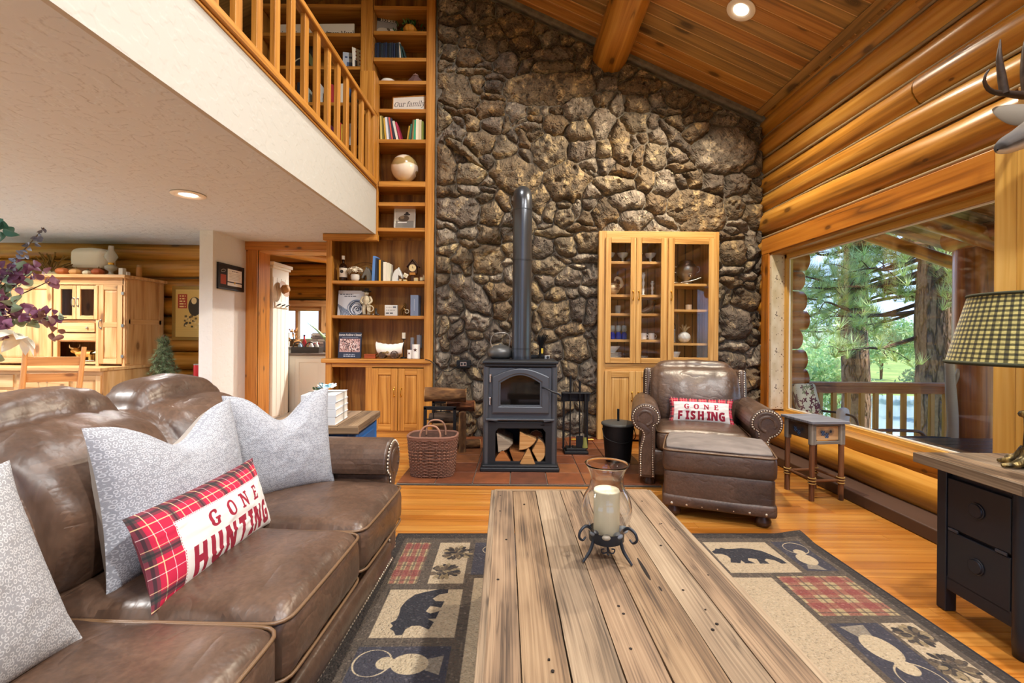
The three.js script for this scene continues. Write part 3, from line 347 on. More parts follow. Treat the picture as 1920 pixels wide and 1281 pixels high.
// ---------------------------------------------------------------- built-in bookcase and what stands in it
function pull(parent, x, y, z, h = 0.09, m = M.brass) { const c = part('handle', [tube([[0, -h / 2, 0.004], [0, -h / 2 + 0.006, 0.022], [0, 0, 0.03], [0, h / 2 - 0.006, 0.022], [0, h / 2, 0.004]], 0.0045, 14, 6), sph(0.011, 0, h / 2, 0.003, 1, 1.2, 0.4, 10, 6), sph(0.011, 0, -h / 2, 0.003, 1, 1.2, 0.4, 10, 6)], m, parent); c.position.set(x, y, z); return c; }
function panelDoor(parent, x0, x1, y0, y1, z, m, { st = 0.06, handle = 0, hy = 0.5, glass = false, pm = m, d = 0.022, hm = M.brass } = {}) { // front face at z
  const f = part('door', [wb3(x0, x0 + st, y0, y1, z - d, z, 'y'), wb3(x1 - st, x1, y0, y1, z - d, z, 'y'), wb3(x0 + st, x1 - st, y1 - st, y1, z - d, z, 'x'), wb3(x0 + st, x1 - st, y0, y0 + st, z - d, z, 'x')], m, parent);
  if (glass) part('pane', box3(x0 + st - 0.005, x1 - st + 0.005, y0 + st - 0.005, y1 - st + 0.005, z - 0.014, z - 0.01), M.glass, f);
  else { const a = x1 - x0 - 2 * st, b = y1 - y0 - 2 * st, e = Math.min(0.03, a * 0.25), s = [[-a / 2, -b / 2], [a / 2, -b / 2], [a / 2, b / 2], [-a / 2, b / 2]]; const g = prism(s.map(([p, q]) => [p - Math.sign(p) * 0, q]), 0.001, 0); const pan = guv(merge([box3(-a / 2, a / 2, -b / 2, b / 2, -0.008, 0), (() => { const q = new THREE.ExtrudeGeometry(new THREE.Shape([[-a / 2 + e, -b / 2 + e], [a / 2 - e, -b / 2 + e], [a / 2 - e, b / 2 - e], [-a / 2 + e, b / 2 - e]].map((p) => new V2(...p))), { depth: 0.002, bevelEnabled: true, bevelThickness: 0.01, bevelSize: e * 0.9, bevelOffset: 0, bevelSegments: 2 }); return q.translate(0, 0, -0.004); })()]), 'y', nextOff()); pan.translate((x0 + x1) / 2, (y0 + y1) / 2, z - 0.013); part('panel', pan, pm, f); }
  if (handle) pull(f, handle > 0 ? x1 - st / 2 : x0 + st / 2, lerp(y0, y1, hy), z, 0.09, hm);
  return f;
}
{
  const b = thing('built_in_bookcase', 'oak built-in bookcase with tall shelf column and cupboard doors beside the stone wall', 'bookcase', [-1.6, 0, -5.47]);
  const B = (n, m, x0, x1, y0, y1, Z0, Z1, g, r) => part(n, wb3(x0 + 1.6, x1 + 1.6, y0, y1, 5.47 - Z1, 5.47 - Z0, g, r), m, b);
  B('stile', M.oak, -1.085, -0.985, 0, 5.5, 5.285, 5.33, 'y'); B('side_panel', M.oakBack, -1.03, -0.99, 0, 5.5, 5.33, 5.66, 'y');
  B('stile', M.oak, -2.228, -2.163, 0.92, 2.37, 5.285, 5.33, 'y'); B('side_panel', M.oakBack, -2.225, -2.19, 0, 2.37, 5.33, 5.66, 'y');
  B('stile', M.oak, -1.712, -1.636, 2.33, 2.95, 5.28, 5.33, 'y'); B('stile', M.oak, -1.79, -1.712, 2.91, 5.5, 5.285, 5.33, 'y'); B('side_panel', M.oakBack, -1.74, -1.705, 2.38, 5.5, 5.33, 5.66, 'y'); B('filler_board', M.oak, -1.7, -1.636, 2.95, 4.12, 5.285, 5.33, 'y');
  B('header', M.oak, -2.26, -1.63, 2.29, 2.366, 5.26, 5.33, 'x'); B('header', M.oak, -1.63, -1.085, 2.92, 2.985, 5.282, 5.33, 'x');
  B('back_panel', M.oakBack, -2.2, -1.0, 0, 2.37, 5.64, 5.66, 'y'); B('back_panel', M.oakBack, -1.72, -1.0, 2.37, 5.5, 5.64, 5.66, 'y'); B('top_panel', M.oakBack, -2.19, -1.72, 2.345, 2.368, 5.33, 5.64, 'x');
  for (const y of [1.81, 1.405]) B('shelf', M.oak, -2.19, -1.04, y - 0.018, y + 0.018, 5.3, 5.64, 'x');
  for (const y of [2.425, 2.723, 2.959, 3.456, 3.81, 4.14, 4.407, 4.717, 5.01]) B('shelf', M.oak, y > 4.3 ? -1.705 : -1.705, -1.04, y - 0.022, y + 0.022, 5.295, 5.64, 'x');
  B('counter_top', M.oak, -2.27, -0.99, 0.868, 0.918, 5.25, 5.64, 'x', 0.012);
  B('stile', M.oak, -2.228, -2.155, 0, 0.868, 5.285, 5.33, 'y'); B('face_rail', M.oak, -2.155, -1.085, 0.82, 0.868, 5.287, 5.33, 'x'); B('stile', M.oak, -1.76, -1.685, 0.06, 0.82, 5.287, 5.33, 'y'); B('divider', M.oakBack, -1.74, -1.7, 0.06, 0.868, 5.33, 5.64, 'y'); B('plinth', M.oak, -2.155, -1.085, 0, 0.085, 5.29, 5.33, 'x'); B('cabinet_floor', M.oakBack, -2.19, -1.03, 0.06, 0.085, 5.33, 5.64, 'x');
  panelDoor(b, -0.085, 0.215, 0.085, 0.81, 0.195, M.oak, { st: 0.075, handle: 1, hy: 0.62 }); panelDoor(b, 0.222, 0.515, 0.085, 0.81, 0.195, M.oak, { st: 0.075, handle: -1, hy: 0.62 });
  const l = thing('loft_bookcase', 'oak bookcase standing on the loft behind the railing', 'bookcase', [-2.4, 2.88, -5.47]);
  const L = (n, m, x0, x1, y0, y1, Z0, Z1, g) => part(n, wb3(x0 + 2.4, x1 + 2.4, y0 - 2.88, y1 - 2.88, 5.47 - Z1, 5.47 - Z0, g), m, l);
  for (const x of [-3.07, -1.85]) L('stile', M.oak, x, x + 0.06, 2.88, 5.5, 5.285, 5.33, 'y'); L('side_panel', M.oakBack, -3.05, -3.02, 2.88, 5.5, 5.33, 5.66, 'y'); L('side_panel', M.oakBack, -1.83, -1.8, 2.88, 5.5, 5.33, 5.66, 'y'); L('back_panel', M.oakBack, -3.05, -1.8, 2.88, 5.5, 5.64, 5.66, 'y');
  for (const y of [2.93, 3.386, 3.883, 4.305, 4.69, 5.026, 5.4]) L('shelf', M.oak, -3.02, -1.83, y - 0.02, y + 0.02, 5.295, 5.64, 'x');
}
const pageMat = col(0xe8e0cc, { roughness: 0.95 }), coverCache = {};
const cover = (c) => coverCache[c] || (coverCache[c] = col(c, { roughness: 0.6 }));
function book(x, y, z, t, h, d, c, lean, label, group, ry = 0) {
  const b = thing('book', label, 'book', [x, y, z], ry, group); b.rotation.order = 'YXZ'; b.rotation.z = lean;
  part('cover', [T(rbox(0.003, h, d, 0.001), -t / 2 + 0.0015, h / 2, 0), T(rbox(0.003, h, d, 0.001), t / 2 - 0.0015, h / 2, 0), T(rbox(t, h, 0.005, 0.002), 0, h / 2, d / 2 - 0.0025)], cover(c), b);
  part('pages', box3(-t / 2 + 0.003, t / 2 - 0.003, 0.004, h - 0.004, -d / 2 + 0.004, d / 2 - 0.005), pageMat, b); return b;
}
function row(list, x, y, z, where, group, d = 0.18) { list.forEach(([t, h, c, lean = 0, gap = 0, nm], i) => { x += t / 2 + gap + Math.max(0, -Math.sin(lean)) * 0; book(x, y, z, t, h, d, c, lean, `${nm} book, ${ORD[i]} from the left ${where}`, group); x += t / 2 + 0.001; }); }
// a thin slab facing the room, printed by draw() on its front
function printed(name, label, cat, w, h, d, draw, pos, { tilt = 0, ry = 0, edge = 0xe8e4da, res = 900, frame, frameW = 0.015, rough = 0.6, backing } = {}) {
  const o = thing(name, label, cat, pos, ry); o.rotation.order = 'YXZ'; o.rotation.x = tilt;
  part(frame ? 'backing' : 'cover', T(rbox(w, h, d, 0.002), 0, h / 2, 0), col(edge, { roughness: 0.7 }), o);
  const t = canvasTex(Math.round(w * res), Math.round(h * res), draw), f = new THREE.PlaneGeometry(w - (frame ? 0 : 0.002), h - (frame ? 0 : 0.002)).translate(0, h / 2, d / 2 + 0.0008); part(frame ? 'picture' : 'print', f, std({ map: t, roughness: rough }), o);
  if (frame) { const q = frameW; part('frame', [T(rbox(w + 2 * q, q, d + 0.012, 0.003), 0, -q / 2, 0), T(rbox(w + 2 * q, q, d + 0.012, 0.003), 0, h + q / 2, 0), T(rbox(q, h, d + 0.012, 0.003), -w / 2 - q / 2, h / 2, 0), T(rbox(q, h, d + 0.012, 0.003), w / 2 + q / 2, h / 2, 0)], frame, o); }
  return o;
}
const dashes = (g, x, y, w, h, c, seed = 1) => { const R = rng(seed); g.fillStyle = c; let q = x; while (q < x + w) { const l = h * (0.8 + R() * 3); g.fillRect(q, y - h / 2, Math.min(l, x + w - q), h); q += l + h * 0.7; } };
const fillT = (g, w, h, c) => { g.fillStyle = c; g.fillRect(0, 0, w, h); };
const text = (g, s, x, y, size, c, font = 'serif', style = '', al = 'center', sx = 1, sp = 0) => { g.save(); g.translate(x, y); g.scale(sx, 1); g.fillStyle = c; g.font = `${style} ${size}px ${font}`; g.textAlign = al; g.textBaseline = 'middle'; g.fillText(s, 0, 0); if (sp) { g.strokeStyle = c; g.lineWidth = sp; g.lineJoin = 'miter'; g.strokeText(s, 0, 0); } g.restore(); };
{
  const zs = -5.43, y1 = 1.83, y2 = 1.425, y3 = 0.92;
  // upper shelf
  const bo = thing('whiskey_bottle', 'dark whiskey bottle with white label on the upper shelf', 'bottle', [-2.085, y1, zs]);
  part('bottle_glass', lathe([[0, 0], [0.042, 0], [0.046, 0.006], [0.046, 0.17], [0.04, 0.195], [0.018, 0.215], [0.015, 0.225], [0.015, 0.265], [0, 0.265]]), col(0x2a1508, { roughness: 0.1 }), bo); part('label', lathe([[0.0468, 0.05], [0.0468, 0.16]]), M.paper, bo); part('cap', cyl(0.018, 0.018, 0.045, 16, 0, 0.285, 0), M.paper, bo); part('emblem', cyl(0.02, 0.02, 0.003, 12).rotateX(PI / 2).translate(0, 0.115, 0.047), col(0x333333), bo);
  const fl = thing('flower_pot', 'white blossoms in a small white pot beside the whiskey bottle', 'flowers', [-1.93, y1, zs + 0.03]);
  part('pot', lathe([[0, 0], [0.036, 0], [0.05, 0.03], [0.052, 0.07], [0.045, 0.082], [0.04, 0.075], [0, 0.07]]), col(0xd8d4cc, { roughness: 0.3 }), fl);
  const R = rng(5), pg = () => { const g = new THREE.PlaneGeometry(0.012, 0.036, 2, 3).translate(0, 0.018, 0); return warp(g, (v) => { v.z += v.y * v.y * 9 - v.x * v.x * 30; v.x *= 1 - 0.5 * Math.abs(v.y / 0.036 - 0.6); }); };
  for (let k = 0; k < 13; k++) { const a = k * 2.4, e = Math.acos(1 - k / 15), gs = []; for (let p = 0; p < 14; p++) gs.push(T(pg(), 0, 0, 0, 0.5 + 0.4 * (p % 2), 0, 0).rotateY(p * 2 * PI / 14)); const m = part('blossom', gs, col(0xf0e6d2, { roughness: 0.8, side: THREE.DoubleSide }), fl); m.position.set(Math.sin(e) * Math.cos(a) * 0.075, 0.1 + Math.cos(e) * 0.05, Math.sin(e) * Math.sin(a) * 0.065); m.rotation.set(Math.sin(a) * e * 0.7, 0, -Math.cos(a) * e * 0.7); }
  const dm = std({ map: tex(128, 128, (u, v) => mix3([120, 78, 28], [206, 160, 80], fbm2(u, v, 8, 16, 3, 401))), roughness: 0.6 });
  const di = thing('round_plaque', 'round golden plaque leaning behind the white blossoms', 'plaque', [-1.84, y1 + 0.002, zs - 0.1]); di.rotation.x = -0.12; part('disc', cyl(0.105, 0.105, 0.012, 40).rotateX(PI / 2).translate(0, 0.105, 0), dm, di); part('rim', new THREE.TorusGeometry(0.105, 0.008, 8, 40).translate(0, 0.105, 0), dm, di); part('cord', tube([[-0.2, 0.07, 0.02], [-0.17, 0.2, 0], [-0.05, 0.25, 0], [0.08, 0.22, 0], [0.12, 0.08, 0.02]], 0.003), col(0x4a3418), di);
  row([[0.032, 0.295, 0x5b86c4, -0.04, 0, 'tall blue'], [0.03, 0.27, 0x1e2a44, -0.03, 0, 'navy'], [0.018, 0.255, 0x0e0e10, 0, 0, 'thin black'], [0.022, 0.25, 0xd8a030, 0, 0, 'yellow'], [0.026, 0.245, 0x3a3020, 0, 0, 'dark brown'], [0.034, 0.225, 0xe8e2d0, 0, 0, 'cream'], [0.032, 0.215, 0xdcd8c4, 0, 0, 'pale ivory']], -1.715, y1, zs, 'between the horse head bookends', 'books between the horse head bookends');
  // horse head bookends: outline with thickness
  const hp = [[0, 0], [0.075, 0], [0.07, 0.03], [0.075, 0.07], [0.1, 0.06], [0.112, 0.035], [0.128, 0.03], [0.134, 0.045], [0.12, 0.08], [0.1, 0.125], [0.085, 0.15], [0.078, 0.172], [0.066, 0.152], [0.04, 0.14], [0.015, 0.1], [0.0, 0.05]];
  const hm = col(0xcfd0cc, { roughness: 0.5 });
  for (const [x, s, c, lb] of [[-1.495, 1, hm, 'pale horse head bookend right of the shelf books'], [-1.725, -1, col(0x6e6a60, { roughness: 0.5 }), 'grey horse head bookend left of the shelf books']]) { const h = thing('horse_bookend', lb, 'bookend', [x, y1, zs], 0, 'horse head bookends'); const g = prism(hp.map(([a, b]) => [a * s, b]), 0.05, 0.012, 3); g.translate(0, 0.004, -0.025); part('horse_head', g, c, h); part('base', rbox(0.1, 0.012, 0.09, 0.003).translate(0.05 * s, 0.006, 0), c, h); part('mane', taper([[0.012 * s, 0.06, 0], [0.03 * s, 0.125, 0], [0.066 * s, 0.162, 0]], [0.012, 0.014, 0.006], 12, 8), c, h); }
  const dark = col(0x4a2e18, { roughness: 0.6 }), tan = col(0xb57a30, { roughness: 0.6 });
  const ck = thing('birdhouse_clock', 'little wooden clock house with dark pointed roof on the upper shelf', 'clock', [-1.25, y1, zs]);
  part('post', rbox(0.045, 0.1, 0.045).translate(0, 0.05, 0), dark, ck); part('house', T(prism([[-0.05, 0], [0.05, 0], [0.05, 0.09], [0, 0.15], [-0.05, 0.09]], 0.06, 0.003), 0, 0.1, -0.03), dark, ck); part('roof', [T(rbox(0.115, 0.012, 0.09), -0.038, 0.222, 0, 0, 0, 0.9), T(rbox(0.115, 0.012, 0.09), 0.038, 0.222, 0, 0, 0, -0.9)], dark, ck); const face = part('clock_face', cyl(0.042, 0.042, 0.008, 28).rotateX(PI / 2).translate(0, 0.165, 0.036), col(0xe6cf9a), ck); part('clock_hands', [T(rbox(0.004, 0.026, 0.002, 0.001), 0, 0.176, 0.041), T(rbox(0.02, 0.004, 0.002, 0.001), 0.008, 0.165, 0.041)], M.black, face); part('ledge', rbox(0.07, 0.03, 0.07).translate(0, 0.095, 0.01), tan, ck);
  [[-1.385, 0, 0.03, 0.03, 0xb08a58, 'small tan'], [-1.33, 0, 0.045, 0.022, 0xc0a060, 'flat beige'], [-1.335, 0.042, 0.05, 0.05, 0xe4ddcc, 'tilted white'], [-1.2, 0, 0.05, 0.045, 0xd8b470, 'light wooden'], [-1.135, 0, 0.045, 0.06, 0x7a4a24, 'brown wooden'], [-1.1, 0.0, 0.04, 0.09, 0x8a5a2c, 'tall brown']].forEach(([x, dy, w, h, c, n], i) => { const k = thing('toy_block', `${n} keepsake block beside the clock house`, 'ornament', [x, y1 + (dy ? 0.048 : 0), zs + 0.06], 0, 'keepsake blocks by the clock house'); part('body', rbox(w, h, 0.035, 0.004).translate(0, h / 2, 0), col(c), k); part('plate', rbox(w * 0.7, h * 0.6, 0.004, 0.001).translate(0, h / 2, 0.018), col(0xcabf9a), k); if (dy) { k.rotation.z = -0.5; part('stand', rbox(0.012, 0.05, 0.03).translate(0, -0.02, 0), dark, k); } });
  // middle shelf
  printed('picture_book', 'grey horse tack book standing on the middle shelf', 'book', 0.33, 0.305, 0.025, (g, w, h) => { fillT(g, w, h, '#c9cfd6'); g.lineCap = 'round'; const R = rng(9); for (let i = 0; i < 60; i++) { g.strokeStyle = ['#46546a', '#2c3a50', '#7d8aa0', '#e8ecf0', '#1a2230'][Math.floor(R() * 5)]; g.lineWidth = 3 + R() * 9; const r = 20 + i * 1.6; g.beginPath(); g.arc(w * 0.68 + R() * 16, h * 0.72 + R() * 14, r % (h * 0.36), R() * 6, R() * 6 + 2); g.stroke(); } for (let i = 0; i < 14; i++) { g.strokeStyle = i % 2 ? '#33435c' : '#9aa8bc'; g.lineWidth = 7; g.beginPath(); g.moveTo(i * 9 - 20, h * 0.5 + i * 6); g.quadraticCurveTo(w * 0.12 + i * 5, h * 0.75, w * 0.1 + i * 9, h); g.stroke(); } dashes(g, w * 0.06, h * 0.15, w * 0.48, h * 0.035, '#2a2e38', 3); dashes(g, w * 0.22, h * 0.23, w * 0.44, h * 0.035, '#2a2e38', 4); }, [-1.99, y2, zs - 0.02], { tilt: -0.12, edge: 0x8a94a2 });
  // cowboy figurine
  const stone = col(0xb9ac90, { roughness: 0.7 }), fg = thing('cowboy_figurine', 'carved cowboy figurine with black hat before the grey book', 'figurine', [-1.79, y2, zs + 0.04]);
  part('body', [taper([[-0.025, 0.01, 0], [-0.03, 0.07, 0.005], [-0.018, 0.14, 0]], [0.018, 0.022, 0.026]), taper([[0.025, 0.01, 0], [0.034, 0.07, 0.01], [0.018, 0.14, 0]], [0.018, 0.022, 0.026]), taper([[0, 0.13, 0], [0, 0.19, 0], [0, 0.235, 0]], [0.034, 0.042, 0.026]), taper([[-0.04, 0.225, 0], [-0.062, 0.17, 0.01], [-0.03, 0.135, 0.035]], [0.016, 0.014, 0.012]), taper([[0.04, 0.225, 0], [0.062, 0.17, 0.01], [0.03, 0.13, 0.035]], [0.016, 0.014, 0.012]), sph(0.026, 0, 0.262, 0)], stone, fg); part('hat', lathe([[0, 0.325], [0.024, 0.322], [0.028, 0.29], [0.052, 0.284], [0.056, 0.291], [0.03, 0.296]]), col(0x1a1512), fg); part('base', rbox(0.11, 0.014, 0.08).translate(0, 0.007, 0), dark, fg); part('rope', new THREE.TorusGeometry(0.035, 0.007, 8, 24).translate(0.055, 0.08, 0.03), stone, fg);
  const sb = thing('boot_ornament', 'tiny dark boot ornament beside the carved cowboy', 'ornament', [-1.675, y2, zs + 0.05]); part('boot', [taper([[0, 0.085, 0], [0, 0.05, 0], [0.004, 0.02, 0]], [0.016, 0.014, 0.016], 10), taper([[-0.01, 0.014, 0], [0.02, 0.014, 0], [0.04, 0.01, 0]], [0.014, 0.014, 0.008], 10)], col(0x2a2420, { roughness: 0.4 }), sb); part('spur', sph(0.01, -0.03, 0.014, 0.01), M.pewter, sb);
  printed('word_block', 'small grey block printed with words on the middle shelf', 'ornament', 0.15, 0.13, 0.04, (g, w, h) => { fillT(g, w, h, '#d2d0ca'); dashes(g, w * 0.1, h * 0.22, w * 0.5, h * 0.08, '#a8a49c', 5); dashes(g, w * 0.66, h * 0.2, w * 0.24, h * 0.16, '#6a6c74', 6); dashes(g, w * 0.1, h * 0.48, w * 0.7, h * 0.08, '#a09c94', 7); dashes(g, w * 0.1, h * 0.76, w * 0.55, h * 0.13, '#5a5a60', 8); }, [-1.505, y2, zs], { edge: 0xb8b4aa });
  const br = thing('bronze_figurine', 'small bronze rider figurine beside the grey word block', 'figurine', [-1.355, y2, zs]); part('figure', [taper([[-0.03, 0.01, 0], [-0.02, 0.07, 0], [0.01, 0.1, 0]], [0.012, 0.018, 0.02]), taper([[0.035, 0.01, 0], [0.02, 0.06, 0.01], [0, 0.09, 0]], [0.012, 0.016, 0.02]), taper([[0, 0.09, 0], [0.012, 0.12, 0], [0.02, 0.135, 0]], [0.02, 0.016, 0.01]), sph(0.016, 0.01, 0.14, 0)], col(0x6a4a20, { metalness: 0.7, roughness: 0.4 }), br); part('lasso', new THREE.TorusGeometry(0.022, 0.005, 8, 20).translate(0.04, 0.055, 0.02), col(0xd8ccb0), br);
  const bb = book(-1.215, y2, zs, 0.09, 0.245, 0.16, 0x77849c, 0, 'thick blue-grey book at the end of the middle shelf', undefined); part('title', rbox(0.004, 0.14, 0.002, 0.0005).translate(0, 0.13, 0.081), col(0xc8ccd4), bb);
  // counter
  printed('riding_book', 'navy book titled Horse Follow Closely on the bookcase counter', 'book', 0.27, 0.305, 0.025, (g, w, h) => { fillT(g, w, h, '#232c42'); text(g, 'Horse Follow Closely', w / 2, h * 0.1, h * 0.115, '#f0ece4', 'serif', 'italic bold', 'center', 0.8); g.fillStyle = '#aab0c0'; g.fillRect(w * 0.14, h * 0.185, w * 0.72, h * 0.012); g.fillStyle = '#b08a86'; g.fillRect(w * 0.05, h * 0.25, w * 0.9, h * 0.52); const R = rng(12); for (let i = 0; i < 240; i++) { g.fillStyle = ['#5c3c34', '#c8a49a', '#e4d2cc', '#7a5048', '#2c2430', '#d6b8ac'][Math.floor(R() * 6)]; g.beginPath(); g.ellipse(w * (0.07 + R() * 0.86), h * (0.27 + R() * 0.48), 3 + R() * 9, 2 + R() * 5, R() * 3, 0, 7); g.fill(); } g.strokeStyle = '#3a1f1c'; g.lineWidth = 7; g.beginPath(); g.moveTo(w * 0.2, h * 0.32); g.quadraticCurveTo(w * 0.5, h * 0.42, w * 0.42, h * 0.66); g.stroke(); g.strokeStyle = '#e8e0dc'; g.lineWidth = 5; g.beginPath(); g.arc(w * 0.7, h * 0.56, w * 0.12, 0, 7); g.stroke(); dashes(g, w * 0.25, h * 0.86, w * 0.5, h * 0.025, '#c8ccd8', 9); dashes(g, w * 0.24, h * 0.93, w * 0.52, h * 0.03, '#dfe2ea', 10); }, [-1.985, y3, zs + 0.04], { tilt: -0.1, edge: 0x20283a });
  const wb = thing('wooden_box', 'flat reddish wooden box on the bookcase counter', 'box', [-1.73, y3, zs + 0.06]); part('box_body', wb3(-0.065, 0.065, 0, 0.04, -0.04, 0.04, 'x'), tint(M.oak, 0xd89070), wb); part('lid', wb3(-0.068, 0.068, 0.04, 0.052, -0.043, 0.043, 'x'), tint(M.oak, 0xd89070), wb);
  // covered wagon
  const wg = thing('covered_wagon', 'model covered wagon with white canvas on the bookcase counter', 'model wagon', [-1.5, y3, zs + 0.05]), wd = col(0x4a3322, { roughness: 0.7 });
  const wheel = (r, x, z) => { const gs = [new THREE.TorusGeometry(r, 0.006, 6, 24), cyl(0.01, 0.01, 0.018, 10).rotateX(PI / 2)]; for (let k = 0; k < 8; k++) gs.push(T(rbox(r * 2, 0.005, 0.005, 0.001), 0, 0, 0, 0, 0, k * PI / 8)); return part('wheel', merge(gs).translate(x, r + 0.006, z), wd, wg); };
  wheel(0.034, -0.085, 0.05); wheel(0.034, -0.085, -0.05); wheel(0.042, 0.06, 0.05); wheel(0.042, 0.06, -0.05); part('wagon_bed', prism([[-0.12, 0.06], [0.1, 0.06], [0.125, 0.1], [-0.14, 0.1]], 0.07, 0.003).translate(0, 0, -0.035), wd, wg);
  part('canvas', warp(new THREE.CylinderGeometry(0.055, 0.055, 0.3, 20, 24, true, -PI / 2, PI).rotateZ(PI / 2), (v) => { const t = v.x / 0.15; v.y = v.y * 1.25 + 0.1 + 0.028 * t * t + 0.003 * Math.cos(v.x * 120); v.z *= 1; v.x += t * (v.y - 0.1) * 0.15; }), col(0xf0ece2, { side: THREE.DoubleSide, roughness: 0.85 }), wg); part('cargo', [sph(0.018, -0.02, 0.075, 0.045), rbox(0.05, 0.02, 0.02).translate(-0.06, 0.07, 0.045), tube([[-0.12, 0.06, 0], [-0.16, 0.03, 0], [-0.17, 0.02, 0.01]], 0.005)], col(0x8a7448), wg);
  const cs = thing('pillar_candlestick', 'short white candle on a thin iron stick behind the wagon', 'candle', [-1.365, y3, zs - 0.04]); part('candle', cyl(0.022, 0.022, 0.075, 20, 0, 0.27, 0), col(0xf2ead2), cs); part('stick', [cyl(0.006, 0.006, 0.22, 8, 0, 0.115, 0), cyl(0.035, 0.04, 0.012, 20, 0, 0.006, 0), cyl(0.03, 0.02, 0.01, 20, 0, 0.23, 0)], M.iron, cs);
  for (const [x, r, b, h, n] of [[-1.265, 0.022, 0.1, 0.15, 'slim'], [-1.18, 0.032, 0.13, 0.15, 'thick']]) { const c = thing('grey_candle', `${n} grey pillar candle on a tall holder behind the star mugs`, 'candle', [x, y3, zs - 0.05], 0, 'grey candles'); part('candle', [cyl(r, r, h, 20, 0, b + h / 2, 0), cyl(0.0015, 0.0015, 0.015, 6, 0, b + h + 0.006, 0)], col(0x8b8d94, { roughness: 0.5 }), c); part('holder', lathe([[0, 0], [0.03, 0], [0.012, 0.02], [0.01, b - 0.02], [r + 0.004, b - 0.004], [r + 0.004, b], [0, b]]), col(0x77736c, { roughness: 0.4 }), c); }
  for (const [x, r, h, n] of [[-1.265, 0.028, 0.105, 'small'], [-1.19, 0.046, 0.17, 'tall']]) { const c = thing('star_mug', `${n} white star crock at the end of the counter`, 'crock', [x, y3, zs + 0.08], 0, 'white star crocks'); part('crock_body', lathe([[0, 0], [r - 0.004, 0], [r, 0.006], [r, h - 0.004], [r - 0.003, h], [r - 0.006, h - 0.006], [r - 0.006, 0.01], [0, 0.01]]), col(0xeae6de, { roughness: 0.35 }), c); const st = []; for (let k = 0; k < 10; k++) { const a = k * PI / 5 + PI / 2, q = (k % 2 ? 0.4 : 1) * r * 0.55; st.push([Math.cos(a) * q, Math.sin(a) * q]); } part('star', prism(st, 0.003).translate(0, h * 0.62, r - 0.002), col(0x4a2a20), c); }
  // tall column
  const fr = printed('photo_frame', 'silver framed grey picture of a hat in the tall shelf column', 'picture frame', 0.215, 0.225, 0.012, (g, w, h) => { fillT(g, w, h, '#b8b2a8'); g.fillStyle = '#77726a'; g.fillRect(0, h * 0.62, w, h * 0.4); g.fillStyle = '#584a3c'; g.beginPath(); g.ellipse(w * 0.45, h * 0.5, w * 0.3, h * 0.17, -0.1, 0, 7); g.fill(); g.fillStyle = '#8a7458'; g.beginPath(); g.ellipse(w * 0.36, h * 0.44, w * 0.12, h * 0.09, 0, 0, 7); g.fill(); g.fillStyle = '#241c18'; g.beginPath(); g.ellipse(w * 0.62, h * 0.28, w * 0.18, h * 0.05, 0, 0, 7); g.ellipse(w * 0.62, h * 0.22, w * 0.09, h * 0.08, 0, 0, 7); g.fill(); g.fillStyle = '#e0dcd4'; g.fillRect(w * 0.12, h * 0.68, w * 0.5, h * 0.05); }, [-1.35, 2.47, -5.4], { tilt: -0.1, edge: 0x9a968e, frame: col(0xc8c4ba, { roughness: 0.35, metalness: 0.5 }), frameW: 0.02 });
  const gl = thing('globe', 'ivory tabletop globe with brown continents in the tall shelf column', 'globe', [-1.36, 2.982, -5.42]);
  const land = (u, v) => { const blob = (a, b, c, d, t) => { let x = u - a; x -= Math.round(x); const y = v - b, co = Math.cos(t), si = Math.sin(t); return Math.hypot((x * co + y * si) / c, (-x * si + y * co) / d); }; const w = 0.35 * (fbm2(u, v, 12, 12, 4, 420) - 0.5); return Math.min(blob(0.2, 0.68, 0.085, 0.07, 0.2), blob(0.235, 0.58, 0.04, 0.1, 0.3), blob(0.52, 0.6, 0.12, 0.09, -0.3), blob(0.34, 0.5, 0.022, 0.03, 0), blob(0.3, 0.3, 0.05, 0.06, 0), blob(0.75, 0.68, 0.13, 0.12, 0), blob(0.85, 0.38, 0.06, 0.05, 0)) + w; };
  part('globe_ball', sph(0.158, 0, 0.2, 0, 1, 1, 1, 40, 28).rotateY(0), std({ map: tex(512, 256, (u, v) => { const l = land(u, v); return l < 1 ? mix3([176, 128, 78], [148, 146, 100], fbm2(u, v, 6, 6, 3, 430)) : mix3([232, 216, 196], [206, 180, 140], sstep(1.25, 1, l)); }), roughness: 0.2, clearcoat: 0.6 }), gl).rotation.y = -2.1;
  part('stand', [lathe([[0, 0], [0.09, 0], [0.09, 0.012], [0.02, 0.022], [0.012, 0.045], [0, 0.045]]), tube([[0.0, 0.035, 0], [0.05, 0.04, -0.06], [0.03, 0.12, -0.165], [0, 0.2, -0.172], [-0.02, 0.3, -0.14], [0, 0.362, 0]], 0.006, 30)], M.brass, gl); part('pivot', cyl(0.008, 0.008, 0.03, 10, 0, 0.04, 0), M.brass, gl);
  row([[0.02, 0.285, 0xd8c070, 0.03, 0, 'pale gold'], [0.02, 0.28, 0x6a6428, 0.05, 0.002, 'olive'], [0.02, 0.26, 0xc8a038, 0.08, 0.008, 'mustard'], [0.026, 0.27, 0xdfe4ec, 0.1, 0.003, 'white'], [0.016, 0.27, 0x6a7080, 0.13, 0.004, 'slate'], [0.018, 0.27, 0xd05a50, 0.15, 0.006, 'coral red'], [0.02, 0.26, 0x2e3448, 0.17, 0.006, 'dark blue'], [0.026, 0.23, 0xdcd8cc, 0.22, 0.01, 'off-white'], [0.018, 0.22, 0xb03050, 0.26, 0.012, 'crimson']], -1.622, 3.479, -5.41, 'in the leaning row under the family sign', 'leaning books under the family sign');
